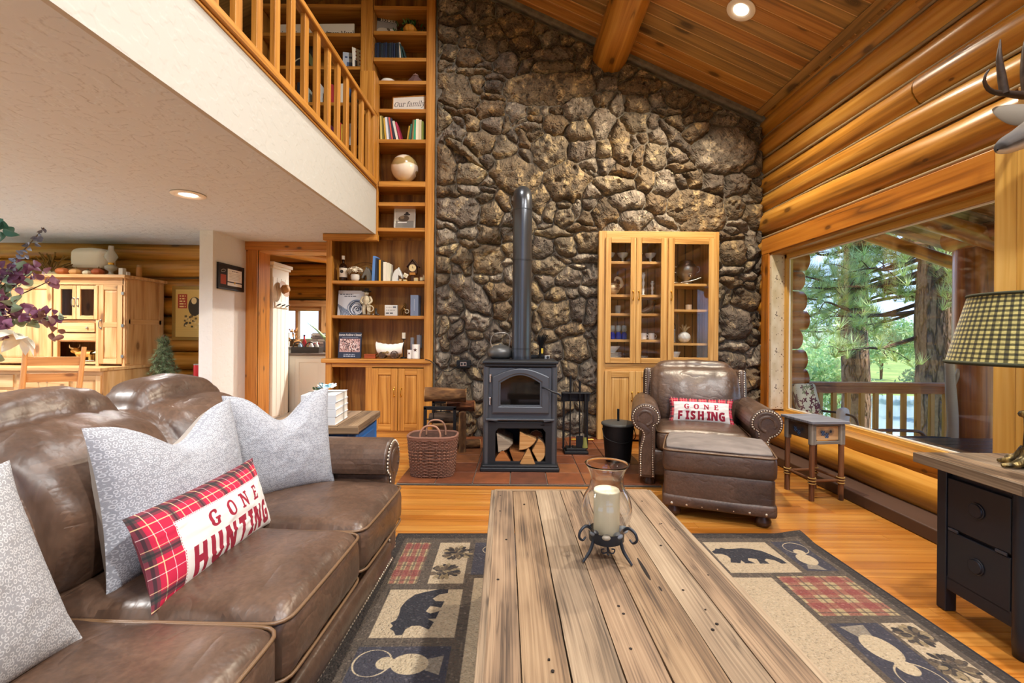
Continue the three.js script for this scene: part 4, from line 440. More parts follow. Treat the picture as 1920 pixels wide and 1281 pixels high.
  row([[0.018, 0.17, 0xb08a30, -0.14, 0, 'ochre'], [0.018, 0.19, 0x2c6a50, -0.12, 0.005, 'dark green'], [0.014, 0.24, 0x3c3a30, -0.09, 0.003, 'narrow black'], [0.016, 0.24, 0x9a7a40, -0.05, 0.002, 'tan'], [0.024, 0.24, 0x2f9a72, -0.03, 0, 'bright green'], [0.034, 0.25, 0xe2d8c0, 0, 0.002, 'ivory'], [0.03, 0.24, 0xd8cca8, 0, 0, 'lettered beige'], [0.022, 0.225, 0x7c8434, 0, 0, 'moss green']], -1.315, 3.479, -5.41, 'in the right row under the family sign', 'upright books under the family sign');
  printed('family_sign', 'white sign reading Our family in script in the shelf column', 'sign', 0.39, 0.185, 0.02, (g, w, h) => { fillT(g, w, h, '#e6dfd4'); text(g, 'Our family', w * 0.5, h * 0.47, h * 0.46, '#2c2826', 'serif', 'italic', 'center', 0.86); dashes(g, w * 0.08, h * 0.85, w * 0.7, h * 0.045, '#aaa49c', 11); }, [-1.31, 3.85, -5.42], { tilt: -0.06, ry: -0.1, edge: 0xd8d0c2, frame: M.oak, frameW: 0.012 });
  single('white_bowl', 'upturned white bowl on a high shelf of the column', 'bowl', lathe([[0.105, 0], [0.1, 0.03], [0.08, 0.055], [0.03, 0.068], [0.03, 0.074], [0, 0.074], [0, 0.064], [0.075, 0.045], [0.095, 0]]), col(0xe8e4da, { roughness: 0.3 }), [-1.56, 4.163, -5.42]);
  const pt = thing('draped_pouch', 'dark mauve cloth pouch slumped on a high column shelf', 'pouch', [-1.24, 4.163, -5.42]); part('pouch_body', warp(new THREE.ConeGeometry(0.125, 0.16, 14, 6).translate(0, 0.08, 0), (v) => { const k = 1 + 0.12 * Math.sin(Math.atan2(v.z, v.x) * 5 + v.y * 20); v.x *= k; v.z *= k * 0.8; }), col(0x6a4c48, { roughness: 0.9 }), pt); part('tie', new THREE.TorusGeometry(0.03, 0.006, 6, 16).rotateX(PI / 2).translate(0, 0.125, 0), col(0xa88a80), pt);
  row(Array.from({ length: 12 }, (_, i) => [0.02, 0.19 + (i % 3) * 0.004, [0x1c2438, 0x1a2a48, 0x15191f, 0x20303c][i % 4], 0, 0.003, ['black', 'navy', 'charcoal', 'dark teal'][i % 4]]).concat([[0.018, 0.2, 0xc8c0b0, 0.06, 0.004, 'cream spined'], [0.018, 0.19, 0x2c4a48, 0.2, 0.012, 'deep teal'], [0.016, 0.16, 0x1f3a3a, 0.3, 0.018, 'green-black']]), -1.7, 4.43, -5.41, 'in the dark row on the high column shelf', 'dark books on the high column shelf', 0.16);
  printed('magazine', 'glossy magazine with a deer photograph on the top column shelf', 'magazine', 0.25, 0.3, 0.012, (g, w, h) => { fillT(g, w, h, '#8a8884'); g.fillStyle = '#2a2c30'; g.fillRect(0, 0, w, h * 0.3); text(g, 'HORSE', w * 0.6, h * 0.22, h * 0.17, '#e8e6e0', 'serif', 'bold'); text(g, 'THE', w * 0.3, h * 0.09, h * 0.1, '#c8d0d8', 'serif', 'bold'); g.fillStyle = '#c4b8a4'; g.beginPath(); g.ellipse(w * 0.5, h * 0.78, w * 0.42, h * 0.2, 0.2, 0, 7); g.fill(); g.fillStyle = '#efe8dc'; g.beginPath(); g.ellipse(w * 0.75, h * 0.7, w * 0.14, h * 0.13, 0.6, 0, 7); g.fill(); g.fillStyle = '#5c4e40'; g.beginPath(); g.ellipse(w * 0.62, h * 0.62, w * 0.1, h * 0.05, 0.8, 0, 7); g.fill(); }, [-1.6, 4.74, -5.43], { tilt: -0.15, ry: 0.25, edge: 0xd0ccc4 });
  const gp = thing('pumpkin', 'orange ribbed pumpkin on the top column shelf', 'pumpkin', [-1.3, 4.74, -5.38]); part('pumpkin_body', warp(sph(0.075, 0, 0.06, 0, 1, 0.82, 1, 36, 18), (v) => { const a = Math.atan2(v.z, v.x), k = 1 + 0.07 * Math.cos(a * 9); v.x *= k; v.z *= k; }), col(0xc98a2c, { roughness: 0.6 }), gp); part('stem', taper([[0, 0.11, 0], [0.004, 0.135, 0], [0.015, 0.15, 0]], [0.012, 0.009, 0.008], 8), col(0x5a5a2a), gp);
  const fe = thing('leafy_garland', 'dark green leafy garland behind the orange pumpkin', 'plant', [-1.32, 4.74, -5.49]); const RL = rng(31); for (let s = 0; s < 3; s++) { const gs = []; for (let k = 0; k < 46; k++) { const a = RL() * 2 * PI, r = RL() * 0.17, y = 0.03 + RL() * 0.22 * (1 - r * 2); const l = new THREE.PlaneGeometry(0.022, 0.05, 1, 3).translate(0, 0.025, 0); warp(l, (v) => { v.z += v.y * v.y * 5; v.x *= 1 - Math.abs(v.y / 0.05 - 0.4) * 1.1; }); gs.push(T(l, 0, 0, 0, RL() * 2 - 0.6, RL() * 6, RL() * 1.4 - 0.7).translate(Math.cos(a) * r * 1.15, y, Math.sin(a) * r * 0.6)); } part('leaves', gs, col([0x3c5a2c, 0x2a4426, 0x567a3a][s], { side: THREE.DoubleSide }), fe).userData.kind = 'stuff'; }
  // loft shelves
  printed('live_well_sign', 'long white sign reading Live Well Laugh Often Love Much on the loft', 'sign', 0.92, 0.185, 0.02, (g, w, h) => { fillT(g, w, h, '#e9e4d6'); text(g, 'Live Well', w * 0.17, h * 0.66, h * 0.46, '#1d1b1a', 'serif', '', 'center', 0.8); text(g, 'Laugh Often', w * 0.5, h * 0.66, h * 0.46, '#1d1b1a', 'serif', '', 'center', 0.75); text(g, 'Love Much', w * 0.83, h * 0.66, h * 0.46, '#1d1b1a', 'serif', '', 'center', 0.8); g.fillStyle = '#1d1b1a'; for (const x of [0.315, 0.675]) { const s = h * 0.09, cx = w * x, cy = h * 0.62; g.beginPath(); g.moveTo(cx, cy + s * 1.3); g.bezierCurveTo(cx - s * 2, cy, cx - s, cy - s * 1.4, cx, cy - s * 0.4); g.bezierCurveTo(cx + s, cy - s * 1.4, cx + s * 2, cy, cx, cy + s * 1.3); g.fill(); } }, [-2.43, 4.712, -5.42], { tilt: -0.06, ry: -0.03, edge: 0xd8d0b8 });
  printed('paperback', 'pale blue paperback leaning on a loft shelf', 'book', 0.16, 0.245, 0.02, (g, w, h) => { fillT(g, w, h, '#c4cede'); dashes(g, w * 0.15, h * 0.25, w * 0.7, h * 0.1, '#4a5c86', 12); g.fillStyle = '#54688e'; g.fillRect(w * 0.3, h * 0.5, w * 0.4, h * 0.4); }, [-2.03, 4.327, -5.43], { tilt: -0.1, ry: 0.2 });
  printed('greeting_card', 'cream card with red spots on a loft shelf', 'card', 0.13, 0.27, 0.012, (g, w, h) => { fillT(g, w, h, '#ece4d2'); g.fillStyle = '#8a3a34'; for (let i = 0; i < 5; i++) for (let j = 0; j < 2; j++) { g.beginPath(); g.arc(w * (0.35 + j * 0.35), h * (0.15 + i * 0.17), w * 0.07, 0, 7); g.fill(); } g.fillStyle = '#4a4038'; g.fillRect(w * 0.2, h * 0.55, w * 0.25, h * 0.3); }, [-1.92, 4.327, -5.4], { tilt: -0.08, ry: 0.7 });
  row([[0.035, 0.24, 0x20242a, 0, 0, 'black'], [0.03, 0.22, 0xb8c0b0, 0, 0.03, 'sage'], [0.045, 0.24, 0xdcdcd4, 0, 0.12, 'white'], [0.03, 0.23, 0x6a2a2a, 0, 0.1, 'maroon'], [0.022, 0.22, 0xb8363a, 0, 0, 'red'], [0.045, 0.23, 0xe4dcc8, 0, 0.09, 'cream'], [0.03, 0.22, 0x3a5a8a, 0, 0.02, 'blue'], [0.03, 0.2, 0xd8d0c0, 0, 0.05, 'ivory']], -2.6, 3.905, -5.41, 'on the loft shelf behind the railing', 'books on the upper loft shelf');
  row([[0.035, 0.26, 0x2c3c34, 0, 0, 'dark green'], [0.03, 0.26, 0x48342c, 0, 0.06, 'brown'], [0.03, 0.28, 0xb8b4cc, 0.02, 0.1, 'lilac'], [0.025, 0.26, 0x6a3050, 0, 0, 'plum'], [0.03, 0.27, 0xc0342e, 0, 0.1, 'scarlet'], [0.02, 0.25, 0xd8a838, 0, 0, 'golden'], [0.03, 0.26, 0xe0dcd4, 0, 0.08, 'white'], [0.028, 0.24, 0x9a2a3a, 0, 0, 'dark red']], -2.5, 3.408, -5.41, 'on the lowest loft shelf', 'books on the lower loft shelf');
  printed('dark_picture', 'dark picture leaning on the loft shelf behind the balusters', 'picture', 0.3, 0.34, 0.02, (g, w, h) => { fillT(g, w, h, '#2c2620'); g.strokeStyle = '#b8b49a'; g.lineWidth = 14; g.beginPath(); g.arc(w * 0.5, h * 0.8, w * 0.4, 3.4, 5.6); g.stroke(); g.fillStyle = '#6a7048'; g.beginPath(); g.ellipse(w * 0.8, h * 0.5, w * 0.1, h * 0.3, -0.4, 0, 7); g.fill(); }, [-2.6, 4.325, -5.45], { tilt: -0.1, edge: 0x1c1814 });
  printed('black_frame', 'black picture frame against the loft bookcase foot', 'picture frame', 0.34, 0.6, 0.02, (g, w, h) => { fillT(g, w, h, '#3c342c'); g.fillStyle = '#5a5044'; g.fillRect(w * 0.1, h * 0.1, w * 0.8, h * 0.8); }, [-2.42, 2.91, -5.2], { tilt: -0.12, edge: 0x181412, frame: M.black, frameW: 0.02 });
  const ch = thing('loft_chair', 'wooden chair standing on the loft behind the railing', 'chair', [-2.75, 2.88, -4.3], 0.4), cw = M.oak; for (const [x, z] of [[-0.2, 0.2], [0.2, 0.2], [-0.2, -0.2], [0.2, -0.2]]) part('leg', taper([[x * 1.1, 0, z * 1.1], [x, 0.45, z]], [0.018, 0.022], 6), cw, ch); part('seat', wb3(-0.23, 0.23, 0.44, 0.48, -0.23, 0.23, 'x', 0.012), cw, ch); for (const x of [-0.2, 0.2]) part('back_post', taper([[x, 0.46, -0.2], [x * 1.05, 1.0, -0.3]], [0.02, 0.016], 6), cw, ch); for (const y of [0.65, 0.8, 0.94]) part('back_slat', wb3(-0.2, 0.2, y - 0.035, y + 0.035, -0.275 - (y - 0.65) * 0.2, -0.26 - (y - 0.65) * 0.2, 'x'), cw, ch);
}
// ---------------------------------------------------------------- wood stove and the things on the hearth
M.stove = col(0x565a60, { roughness: 0.42, metalness: 0.55 }); M.stoveDark = col(0x2c2e32, { roughness: 0.5, metalness: 0.5 });
const arch = (x0, x1, y0, ys, yc, n = 16) => { const p = [[x0, y0], [x1, y0]]; for (let i = 0; i <= n; i++) { const t = i / n; p.push([lerp(x1, x0, t), ys + (yc - ys) * Math.sin(PI * t)]); } return p; };
const framed = (outer, inner, d, bev) => { const s = new THREE.Shape(outer.map((p) => new V2(...p))); s.holes.push(new THREE.Path(inner.map((p) => new V2(...p)))); return new THREE.ExtrudeGeometry(s, { depth: d, bevelEnabled: bev > 0, bevelThickness: bev, bevelSize: bev, bevelOffset: -bev, bevelSegments: 2 }); };
{
  const s = thing('wood_stove', 'grey cast wood stove with arched glass door on the tiled hearth', 'stove', [0.03, 0.022, -4.3]);
  part('base_plate', [rbox(0.69, 0.035, 0.72, 0.01, 2).translate(0.0, 0.0175, 0.01), rbox(0.66, 0.02, 0.69, 0.008).translate(0, 0.043, 0.01)], M.stoveDark, s);
  part('firebox', [rbox(0.6, 0.5, 0.58, 0.025, 3).translate(0, 0.66, 0), cyl(0.03, 0.03, 0.86, 16, -0.298, 0.48, 0.275), cyl(0.03, 0.03, 0.86, 16, 0.298, 0.48, 0.275)], M.stove, s);
  part('wood_box', [framed([[-0.32, 0.05], [0.32, 0.05], [0.32, 0.42], [-0.32, 0.42]], [[-0.215, 0.072], [0.225, 0.072], [0.225, 0.33], [0.2, 0.362], [-0.19, 0.362], [-0.215, 0.33]], 0.05, 0.004).translate(0, 0, 0.245), rbox(0.03, 0.38, 0.55).translate(-0.3, 0.24, 0), rbox(0.03, 0.38, 0.55).translate(0.3, 0.24, 0), rbox(0.62, 0.38, 0.02).translate(0, 0.24, -0.27)], M.stoveDark, s);
  part('ash_lip', [prism([[-0.3, 0], [-0.2, -0.012], [-0.19, 0.004], [0.2, 0.004], [0.21, -0.014], [0.3, -0.002], [0.3, 0.012], [-0.3, 0.012]], 0.06, 0.003).translate(0, 0.44, 0.27)], M.stove, s);
  part('top_plate', [rbox(0.665, 0.025, 0.66, 0.008, 2).translate(0, 0.945, 0), rbox(0.635, 0.03, 0.63, 0.01).translate(0, 0.92, 0)], M.stoveDark, s);
  const d = part('fire_door', framed(arch(-0.245, 0.255, 0.5, 0.82, 0.895), arch(-0.185, 0.185, 0.562, 0.775, 0.845), 0.03, 0.01).translate(0, 0, 0.285), M.stove, s);
  part('inner_frame', framed(arch(-0.19, 0.19, 0.555, 0.78, 0.85), arch(-0.172, 0.172, 0.572, 0.765, 0.833), 0.012, 0.003).translate(0, 0, 0.302), M.stove, d);
  part('door_glass', prism(arch(-0.18, 0.18, 0.565, 0.77, 0.84), 0.006).translate(0, 0, 0.295), col(0x0b0b0c, { roughness: 0.06 }), d);
  part('handle', taper([[0.19, 0.728, 0.315], [0.215, 0.725, 0.34], [0.28, 0.695, 0.35], [0.34, 0.672, 0.35], [0.352, 0.655, 0.352]], [0.008, 0.006, 0.007, 0.01, 0.009], 30), M.iron, d);
  for (const y of [0.8, 0.6]) part('hinge', [cyl(0.012, 0.012, 0.06, 12, -0.262, y, 0.3), sph(0.013, -0.262, y + 0.03, 0.3, 1, 1, 1, 10, 8)], M.chrome, s);
  part('name_plate', rbox(0.035, 0.008, 0.004, 0.001).translate(0.2, 0.395, 0.297), M.pewter, s);
  const p = thing('stove_pipe', 'black metal flue pipe rising from the stove into the stone wall', 'stove pipe', [0.04, 0.98, -4.3]);
  part('pipe', [tube([[0, 0, 0], [0, 0.5, 0], [0, 1.0, 0], [0, 1.42, 0], [0, 1.53, -0.03], [0, 1.585, -0.12], [0, 1.6, -0.25], [0, 1.6, -0.6], [0, 1.6, -1.05]], 0.09, 70, 32)], col(0x54575c, { roughness: 0.28, metalness: 0.75 }), p);
  for (const y of [0.015, 0.1, 0.93, 1.4]) part('pipe_joint', cyl(0.0925, 0.0925, y < 0.05 ? 0.03 : 0.014, 32, 0, y, 0), col(0x44474c, { roughness: 0.3, metalness: 0.7 }), p);
  // split logs in the wood box
  const wedge = (name, label, x, y, r, a0, a1, m, len = 0.4, z = -4.22) => { const n = 8, pts = [[0, 0]]; for (let i = 0; i <= n; i++) { const a = lerp(a0, a1, i / n); pts.push([Math.cos(a) * r, Math.sin(a) * r]); } const w = thing(name, label, 'firewood', [x, y, z], 0, 'split logs in the stove wood box'); part('split_face', guv(prism(pts, len, 0.004), 'z', nextOff()).translate(0, 0, -len / 2), m, w); const b = []; for (let i = 0; i <= n; i++) { const a = lerp(a0, a1, i / n); b.push([Math.cos(a) * (r + 0.006), Math.sin(a) * (r + 0.006)]); } for (let i = n; i >= 0; i--) { const a = lerp(a0, a1, i / n); b.push([Math.cos(a) * r * 0.99, Math.sin(a) * r * 0.99]); } part('bark', guv(prism(b, len - 0.01), 'z').translate(0, 0, -len / 2), M.bark, w); return w; };
  const D = PI / 180;
  wedge('firewood', 'grey weathered split log at the top left of the stove wood box', -0.175, 0.335, 0.165, -85 * D, -32 * D, M.fire[1]);
  wedge('firewood', 'pale wedge of firewood at the top middle of the stove wood box', 0.03, 0.352, 0.16, -92 * D, -25 * D, M.fire[0]);
  wedge('firewood', 'rounded split log at the right of the stove wood box', 0.14, 0.185, 0.12, -62 * D, 62 * D, M.fire[0]);
  wedge('firewood', 'brown split log at the bottom left of the stove wood box', -0.125, 0.2, 0.13, -125 * D, -55 * D, tint(M.fire[0], 0xd8b090));
  wedge('firewood', 'triangular split log in the centre of the stove wood box', -0.06, 0.185, 0.13, -70 * D, -8 * D, tint(M.fire[0], 0xc0a080));
  wedge('firewood', 'fan-shaped split log at the bottom middle of the stove wood box', 0.105, 0.215, 0.155, -118 * D, -66 * D, M.fire[0], 0.4, -4.2);
  wedge('firewood', 'dark log end at the back right of the stove wood box', 0.18, 0.28, 0.06, 0, 350 * D, tint(M.fire[0], 0x806048), 0.3, -4.28);
  // kettle
  const k = thing('cast_iron_kettle', 'round grey kettle with bail handle on the stove top', 'kettle', [-0.16, 0.981, -4.38]); const km = col(0x6e6e6c, { roughness: 0.42, metalness: 0.6 });
  part('kettle_body', lathe([[0, 0], [0.085, 0], [0.112, 0.025], [0.122, 0.06], [0.112, 0.092], [0.075, 0.115], [0, 0.118]], 36), km, k); part('lid', lathe([[0.075, 0.116], [0.06, 0.126], [0.015, 0.132], [0.012, 0.142], [0, 0.146]], 24), km, k); part('spout', taper([[0.085, 0.035, 0], [0.125, 0.055, 0], [0.15, 0.095, 0], [0.185, 0.128, 0]], [0.034, 0.026, 0.017, 0.012], 20, 12), km, k); part('handle', tube([[-0.08, 0.105, 0], [-0.095, 0.16, 0], [-0.075, 0.225, 0], [-0.02, 0.245, 0], [0.06, 0.24, 0], [0.09, 0.2, 0], [0.08, 0.105, 0]], 0.0055, 40, 8), M.pewter, k);
  // glove and brush by the flue
  const b = thing('hearth_brush', 'black bristle hearth brush with yellow tag standing on the stove top', 'brush', [0.235, 0.981, -4.45]); const bg = []; for (let i = 0; i < 26; i++) { const a = i * 2.4, r = 0.04 * Math.sqrt(i / 26); bg.push(taper([[r * 0.3 * Math.cos(a), 0.1, r * 0.3 * Math.sin(a)], [r * 0.8 * Math.cos(a), 0.16, r * 0.8 * Math.sin(a)], [r * 1.7 * Math.cos(a) + 0.02, 0.23, r * 1.7 * Math.sin(a)]], [0.006, 0.006, 0.002], 5, 5)); } part('bristles', bg, M.black, b); part('brush_handle', taper([[-0.02, 0.004, 0], [-0.01, 0.05, 0], [0, 0.11, 0]], [0.014, 0.016, 0.02], 10), M.black, b); part('tag', rbox(0.018, 0.05, 0.004, 0.001).translate(0.008, 0.075, 0.02), col(0xd8b838), b);
  const t = thing('stove_thermometer', 'small silver box thermometer at the stove top edge', 'thermometer', [0.285, 0.981, -4.33]); part('case', rbox(0.05, 0.035, 0.03, 0.004).translate(0, 0.018, 0), M.pewter, t); part('dial', cyl(0.013, 0.013, 0.003, 16).rotateX(PI / 2).translate(0.005, 0.018, 0.0155), M.black, t);
  const tr = thing('ash_tray', 'flat black tray beside the flue on the stove top', 'tray', [0.2, 0.981, -4.55]); part('tray', [rbox(0.14, 0.008, 0.1, 0.002).translate(0, 0.004, 0), rbox(0.14, 0.03, 0.008, 0.002).translate(0, 0.015, 0.046), rbox(0.14, 0.03, 0.008, 0.002).translate(0, 0.015, -0.046)], M.black, tr);
}
// woven basket
{
  const b = thing('wicker_basket', 'brown woven market basket with arched handles on the hearth edge', 'basket', [-0.71, 0.022, -3.88]);
  const W = 0.205, Dp = 0.15, Ht = 0.33, wm = [0x7a5444, 0x6a4838, 0x8c6450, 0x583c30].map((c) => col(c, { roughness: 0.8 })), N = 56;
  const pt = (a, y, off) => { const k = 0.86 + 0.14 * y / Ht, c = Math.cos(a), s = Math.sin(a), e = 0.6; return [Math.sign(c) * Math.pow(Math.abs(c), e) * (W * k + off), y, Math.sign(s) * Math.pow(Math.abs(s), e) * (Dp * k + off)]; };
  for (let r = 0; r < 24; r++) { const y = 0.012 + r * 0.0133, big = r > 8 && r < 17, pts = []; for (let i = 0; i < N; i++) pts.push(pt(i / N * 2 * PI, y, (i + r) % 2 ? 0.004 : -0.004)); part('weaver', new THREE.TubeGeometry(new THREE.CatmullRomCurve3(pts.map((p) => new V3(...p)), true), N * 2, 0.0062, 5, true), wm[big ? (r % 2 ? 2 : 3) : r % 2], b); }
  const st = []; for (let i = 0; i < N; i++) { const a = (i + 0.0) / N * 2 * PI; st.push(tube([pt(a, 0, 0), pt(a, Ht / 2, 0), pt(a, Ht, 0)], 0.0055, 4, 5)); } part('stakes', st, wm[1], b);
  const rim = (y, r) => { const p = []; for (let i = 0; i < 48; i++) p.push(pt(i / 48 * 2 * PI, y, 0)); return new THREE.TubeGeometry(new THREE.CatmullRomCurve3(p.map((q) => new V3(...q)), true), 96, r, 7, true); };
  part('rim', [rim(Ht, 0.011), rim(Ht - 0.014, 0.009)], wm[0], b); const bs = new THREE.Shape(); for (let i = 0; i < 40; i++) { const q = pt(i / 40 * 2 * PI, 0, 0); bs[i ? 'lineTo' : 'moveTo'](q[0], q[2]); } part('basket_floor', new THREE.ExtrudeGeometry(bs, { depth: 0.01, bevelEnabled: false }).rotateX(PI / 2).translate(0, 0.012, 0), wm[3], b); part('inner_lining', (() => { const g = new THREE.CylinderGeometry(1, 1, Ht, 48, 1, true); return warp(g, (v) => { const a = Math.atan2(v.z, v.x), q = pt(a, v.y + Ht / 2, -0.008); v.set(q[0], q[1], q[2]); }); })(), col(0x5a4034, { side: THREE.DoubleSide, roughness: 0.9 }), b);
  for (const z of [0.135, -0.135]) part('handle', tube([[-0.085, Ht - 0.03, z], [-0.08, Ht + 0.04, z], [-0.05, Ht + 0.088, z * 0.96], [0, Ht + 0.1, z * 0.95], [0.05, Ht + 0.088, z * 0.96], [0.08, Ht + 0.04, z], [0.085, Ht - 0.03, z]], 0.0085, 36, 8), col(0x9a7058, { roughness: 0.7 }), b);
}
// log rack and its logs
{
  const r = thing('log_rack', 'black square iron log rack behind the woven basket', 'log rack', [-0.755, 0.022, -4.72]);
  for (const z of [0.24, -0.2]) part('hoop', [rbox(0.03, 0.46, 0.025).translate(-0.145, 0.24, z), rbox(0.03, 0.46, 0.025).translate(0.145, 0.24, z), rbox(0.32, 0.035, 0.025).translate(0, 0.46, z), rbox(0.32, 0.03, 0.025).translate(0, 0.03, z), rbox(0.012, 0.1, 0.012).translate(-0.065, 0.4, z), rbox(0.2, 0.012, 0.012).translate(-0.06, 0.35, z, )], M.black, r); part('side_bar', [rbox(0.02, 0.02, 0.44).translate(-0.145, 0.05, 0.02), rbox(0.02, 0.02, 0.44).translate(0.145, 0.05, 0.02)], M.black, r);
  const lg = (x, y, z, rad, len, ry, label, m, lumpy = 0.34) => { const g = thing('hearth_log', label, 'firewood', [x, y, z], ry, 'logs around the iron rack'); const q = logGeo(len, rad, Math.round(x * 1000 + y * 777) + 3000, { seg: 0.03, rough: lumpy, bow: 0.008 }); q.translate(-len / 2, 0, 0); part('log_body', q, m, g); part('log_end', [cyl(rad * 0.9, rad * 0.9, 0.006, 20).rotateZ(PI / 2).translate(len / 2 + 0.001, 0, 0), cyl(rad * 0.9, rad * 0.9, 0.006, 20).rotateZ(PI / 2).translate(-len / 2 - 0.001, 0, 0)], M.fire[0], g); return g; };
  const fw = tint(M.bark, 0xffe4b4);
  lg(-0.74, 0.58, -4.72, 0.075, 0.42, 0.12, 'fat tan log lying across the top of the iron rack', fw); lg(-0.6, 0.44, -4.88, 0.055, 0.3, 0.05, 'short reddish log behind the top of the iron rack', tint(M.bark, 0xe0a880));
  lg(-0.78, 0.13, -4.76, 0.055, 0.26, 0, 'lowest log inside the iron rack', fw); lg(-0.74, 0.23, -4.74, 0.05, 0.26, 0.1, 'middle log inside the iron rack', tint(M.bark, 0xffe8c0)); lg(-0.78, 0.33, -4.76, 0.05, 0.26, 0, 'dark log inside the iron rack under its top bar', tint(M.fire[1], 0x7a6a60));
  const v = thing('upright_log', 'pale split log standing upright beside the iron rack', 'firewood', [-0.545, 0.022, -4.6]); part('split_face', guv(prism([[-0.035, -0.03], [0.035, -0.025], [0.03, 0.03], [-0.03, 0.035]], 0.4, 0.004), 'z').rotateX(-PI / 2), fw, v); part('bark', guv(rbox(0.066, 0.4, 0.008, 0.003), 'y').translate(0, 0.2, -0.034), M.bark, v);
  lg(-0.5, 0.07, -4.75, 0.045, 0.24, 0.2, 'small log lying on the hearth between rack and stove', fw);
}
// fireplace tools
{
  const s = thing('tool_stand', 'black iron stand for fireplace tools right of the stove', 'tool stand', [0.6, 0.022, -4.62]);
  part('base', [rbox(0.24, 0.03, 0.18, 0.006).translate(0, 0.015, 0), rbox(0.2, 0.03, 0.14, 0.006).translate(0, 0.04, 0)], M.black, s); for (const x of [-0.12, 0.12]) part('upright', rbox(0.022, 0.58, 0.022, 0.004).translate(x, 0.32, -0.03), M.black, s); part('top_rack', [rbox(0.29, 0.09, 0.02, 0.004).translate(0, 0.56, -0.04), rbox(0.29, 0.015, 0.09).translate(0, 0.605, 0), rbox(0.29, 0.012, 0.012).translate(0, 0.605, 0.045)], M.iron, s);
  for (const [x, h, n, lb] of [[-0.06, 0.78, 'fire_poker', 'iron fire poker hanging in the black tool stand'], [0.035, 0.73, 'fire_shovel', 'iron ash shovel hanging in the black tool stand'], [0.09, 0.6, 'fire_broom', 'hearth broom with pale bristles hanging in the black tool stand']]) { const t = thing(n, lb, 'fire tool', [0.6 + x, 0.022, -4.585], 0, 'fireplace tools'); part('shaft', cyl(0.007, 0.007, h - 0.14, 10, 0, 0.07 + (h - 0.14) / 2, 0), M.black, t); part('grip', cyl(0.013, 0.012, 0.16, 14, 0, h - 0.08, 0), M.iron, t); if (n === 'fire_shovel') part('blade', warp(rbox(0.07, 0.12, 0.006, 0.002, 2).translate(0, 0.12, 0), (v) => { v.z += v.x * v.x * 6; }), M.black, t); else if (n === 'fire_broom') part('bristles', cyl(0.014, 0.03, 0.1, 14, 0, 0.11, 0), col(0x7c7a3c, { roughness: 0.9 }), t); else part('hook', tube([[0, 0.09, 0], [0, 0.06, 0], [0.02, 0.055, 0], [0.03, 0.08, 0]], 0.006, 12, 6), M.black, t); }
  const b = thing('ash_bucket', 'black metal ash bucket with lid standing before the china cabinet', 'bucket', [0.965, 0.022, -4.32]);
  part('bucket_body', lathe([[0, 0], [0.112, 0], [0.118, 0.01], [0.148, 0.35], [0.142, 0.35], [0, 0.34]], 40), col(0x101113, { roughness: 0.55, metalness: 0.2 }), b); part('lid', lathe([[0.158, 0.345], [0.16, 0.36], [0.14, 0.37], [0, 0.378]], 40), col(0x3a3a38, { roughness: 0.6 }), b); part('lid_handle', rbox(0.022, 0.12, 0.012, 0.005, 2).translate(0, 0.435, 0.0), M.black, b); part('bail', tube([[-0.15, 0.31, 0], [-0.14, 0.24, 0.09], [0, 0.2, 0.15], [0.14, 0.24, 0.09], [0.15, 0.31, 0]], 0.004, 24, 6), M.black, b);
  const g = thing('gas_valve', 'brass gas pipe and valve at the foot of the china cabinet', 'pipe', [0.72, 0.022, -4.98]); part('pipe', [T(cyl(0.011, 0.011, 0.24, 12), 0, 0.05, 0, 0, 0, PI / 2)], M.brass, g); part('valve', [sph(0.02, 0.05, 0.028, 0), cyl(0.01, 0.012, 0.03, 10, 0.05, 0.0, 0).translate(0, 0.016, 0), rbox(0.05, 0.01, 0.012).translate(0.05, 0.056, 0)], M.brass, g);
  const o = thing('outlet_box', 'black metal outlet box on the stone wall beside the stove', 'outlet', [-0.615, 0.83, -5.225]); part('box', rbox(0.16, 0.085, 0.1, 0.006).translate(0, 0.042, -0.03), M.black, o); part('socket_plate', rbox(0.075, 0.05, 0.006, 0.003).translate(0.0, 0.042, 0.022), M.chrome, o); part('sockets', [rbox(0.018, 0.025, 0.003, 0.001).translate(-0.016, 0.042, 0.026), rbox(0.018, 0.025, 0.003, 0.001).translate(0.018, 0.042, 0.026)], M.black, o);
  single('power_cord', 'thin black cord running from the bookcase to the outlet box', 'cord', tube([[-1.06, 0.92, -5.24], [-1.0, 0.905, -5.23], [-0.9, 0.82, -5.235], [-0.8, 0.78, -5.22], [-0.72, 0.82, -5.21], [-0.66, 0.865, -5.19]], 0.005, 40, 6), M.black);
  single('lamp_cord', 'dark cord from the outlet box down behind the stove', 'cord', tube([[-0.55, 0.87, -5.19], [-0.48, 0.85, -5.18], [-0.38, 0.72, -5.1], [-0.32, 0.6, -5.0]], 0.004, 30, 6), M.black);
}
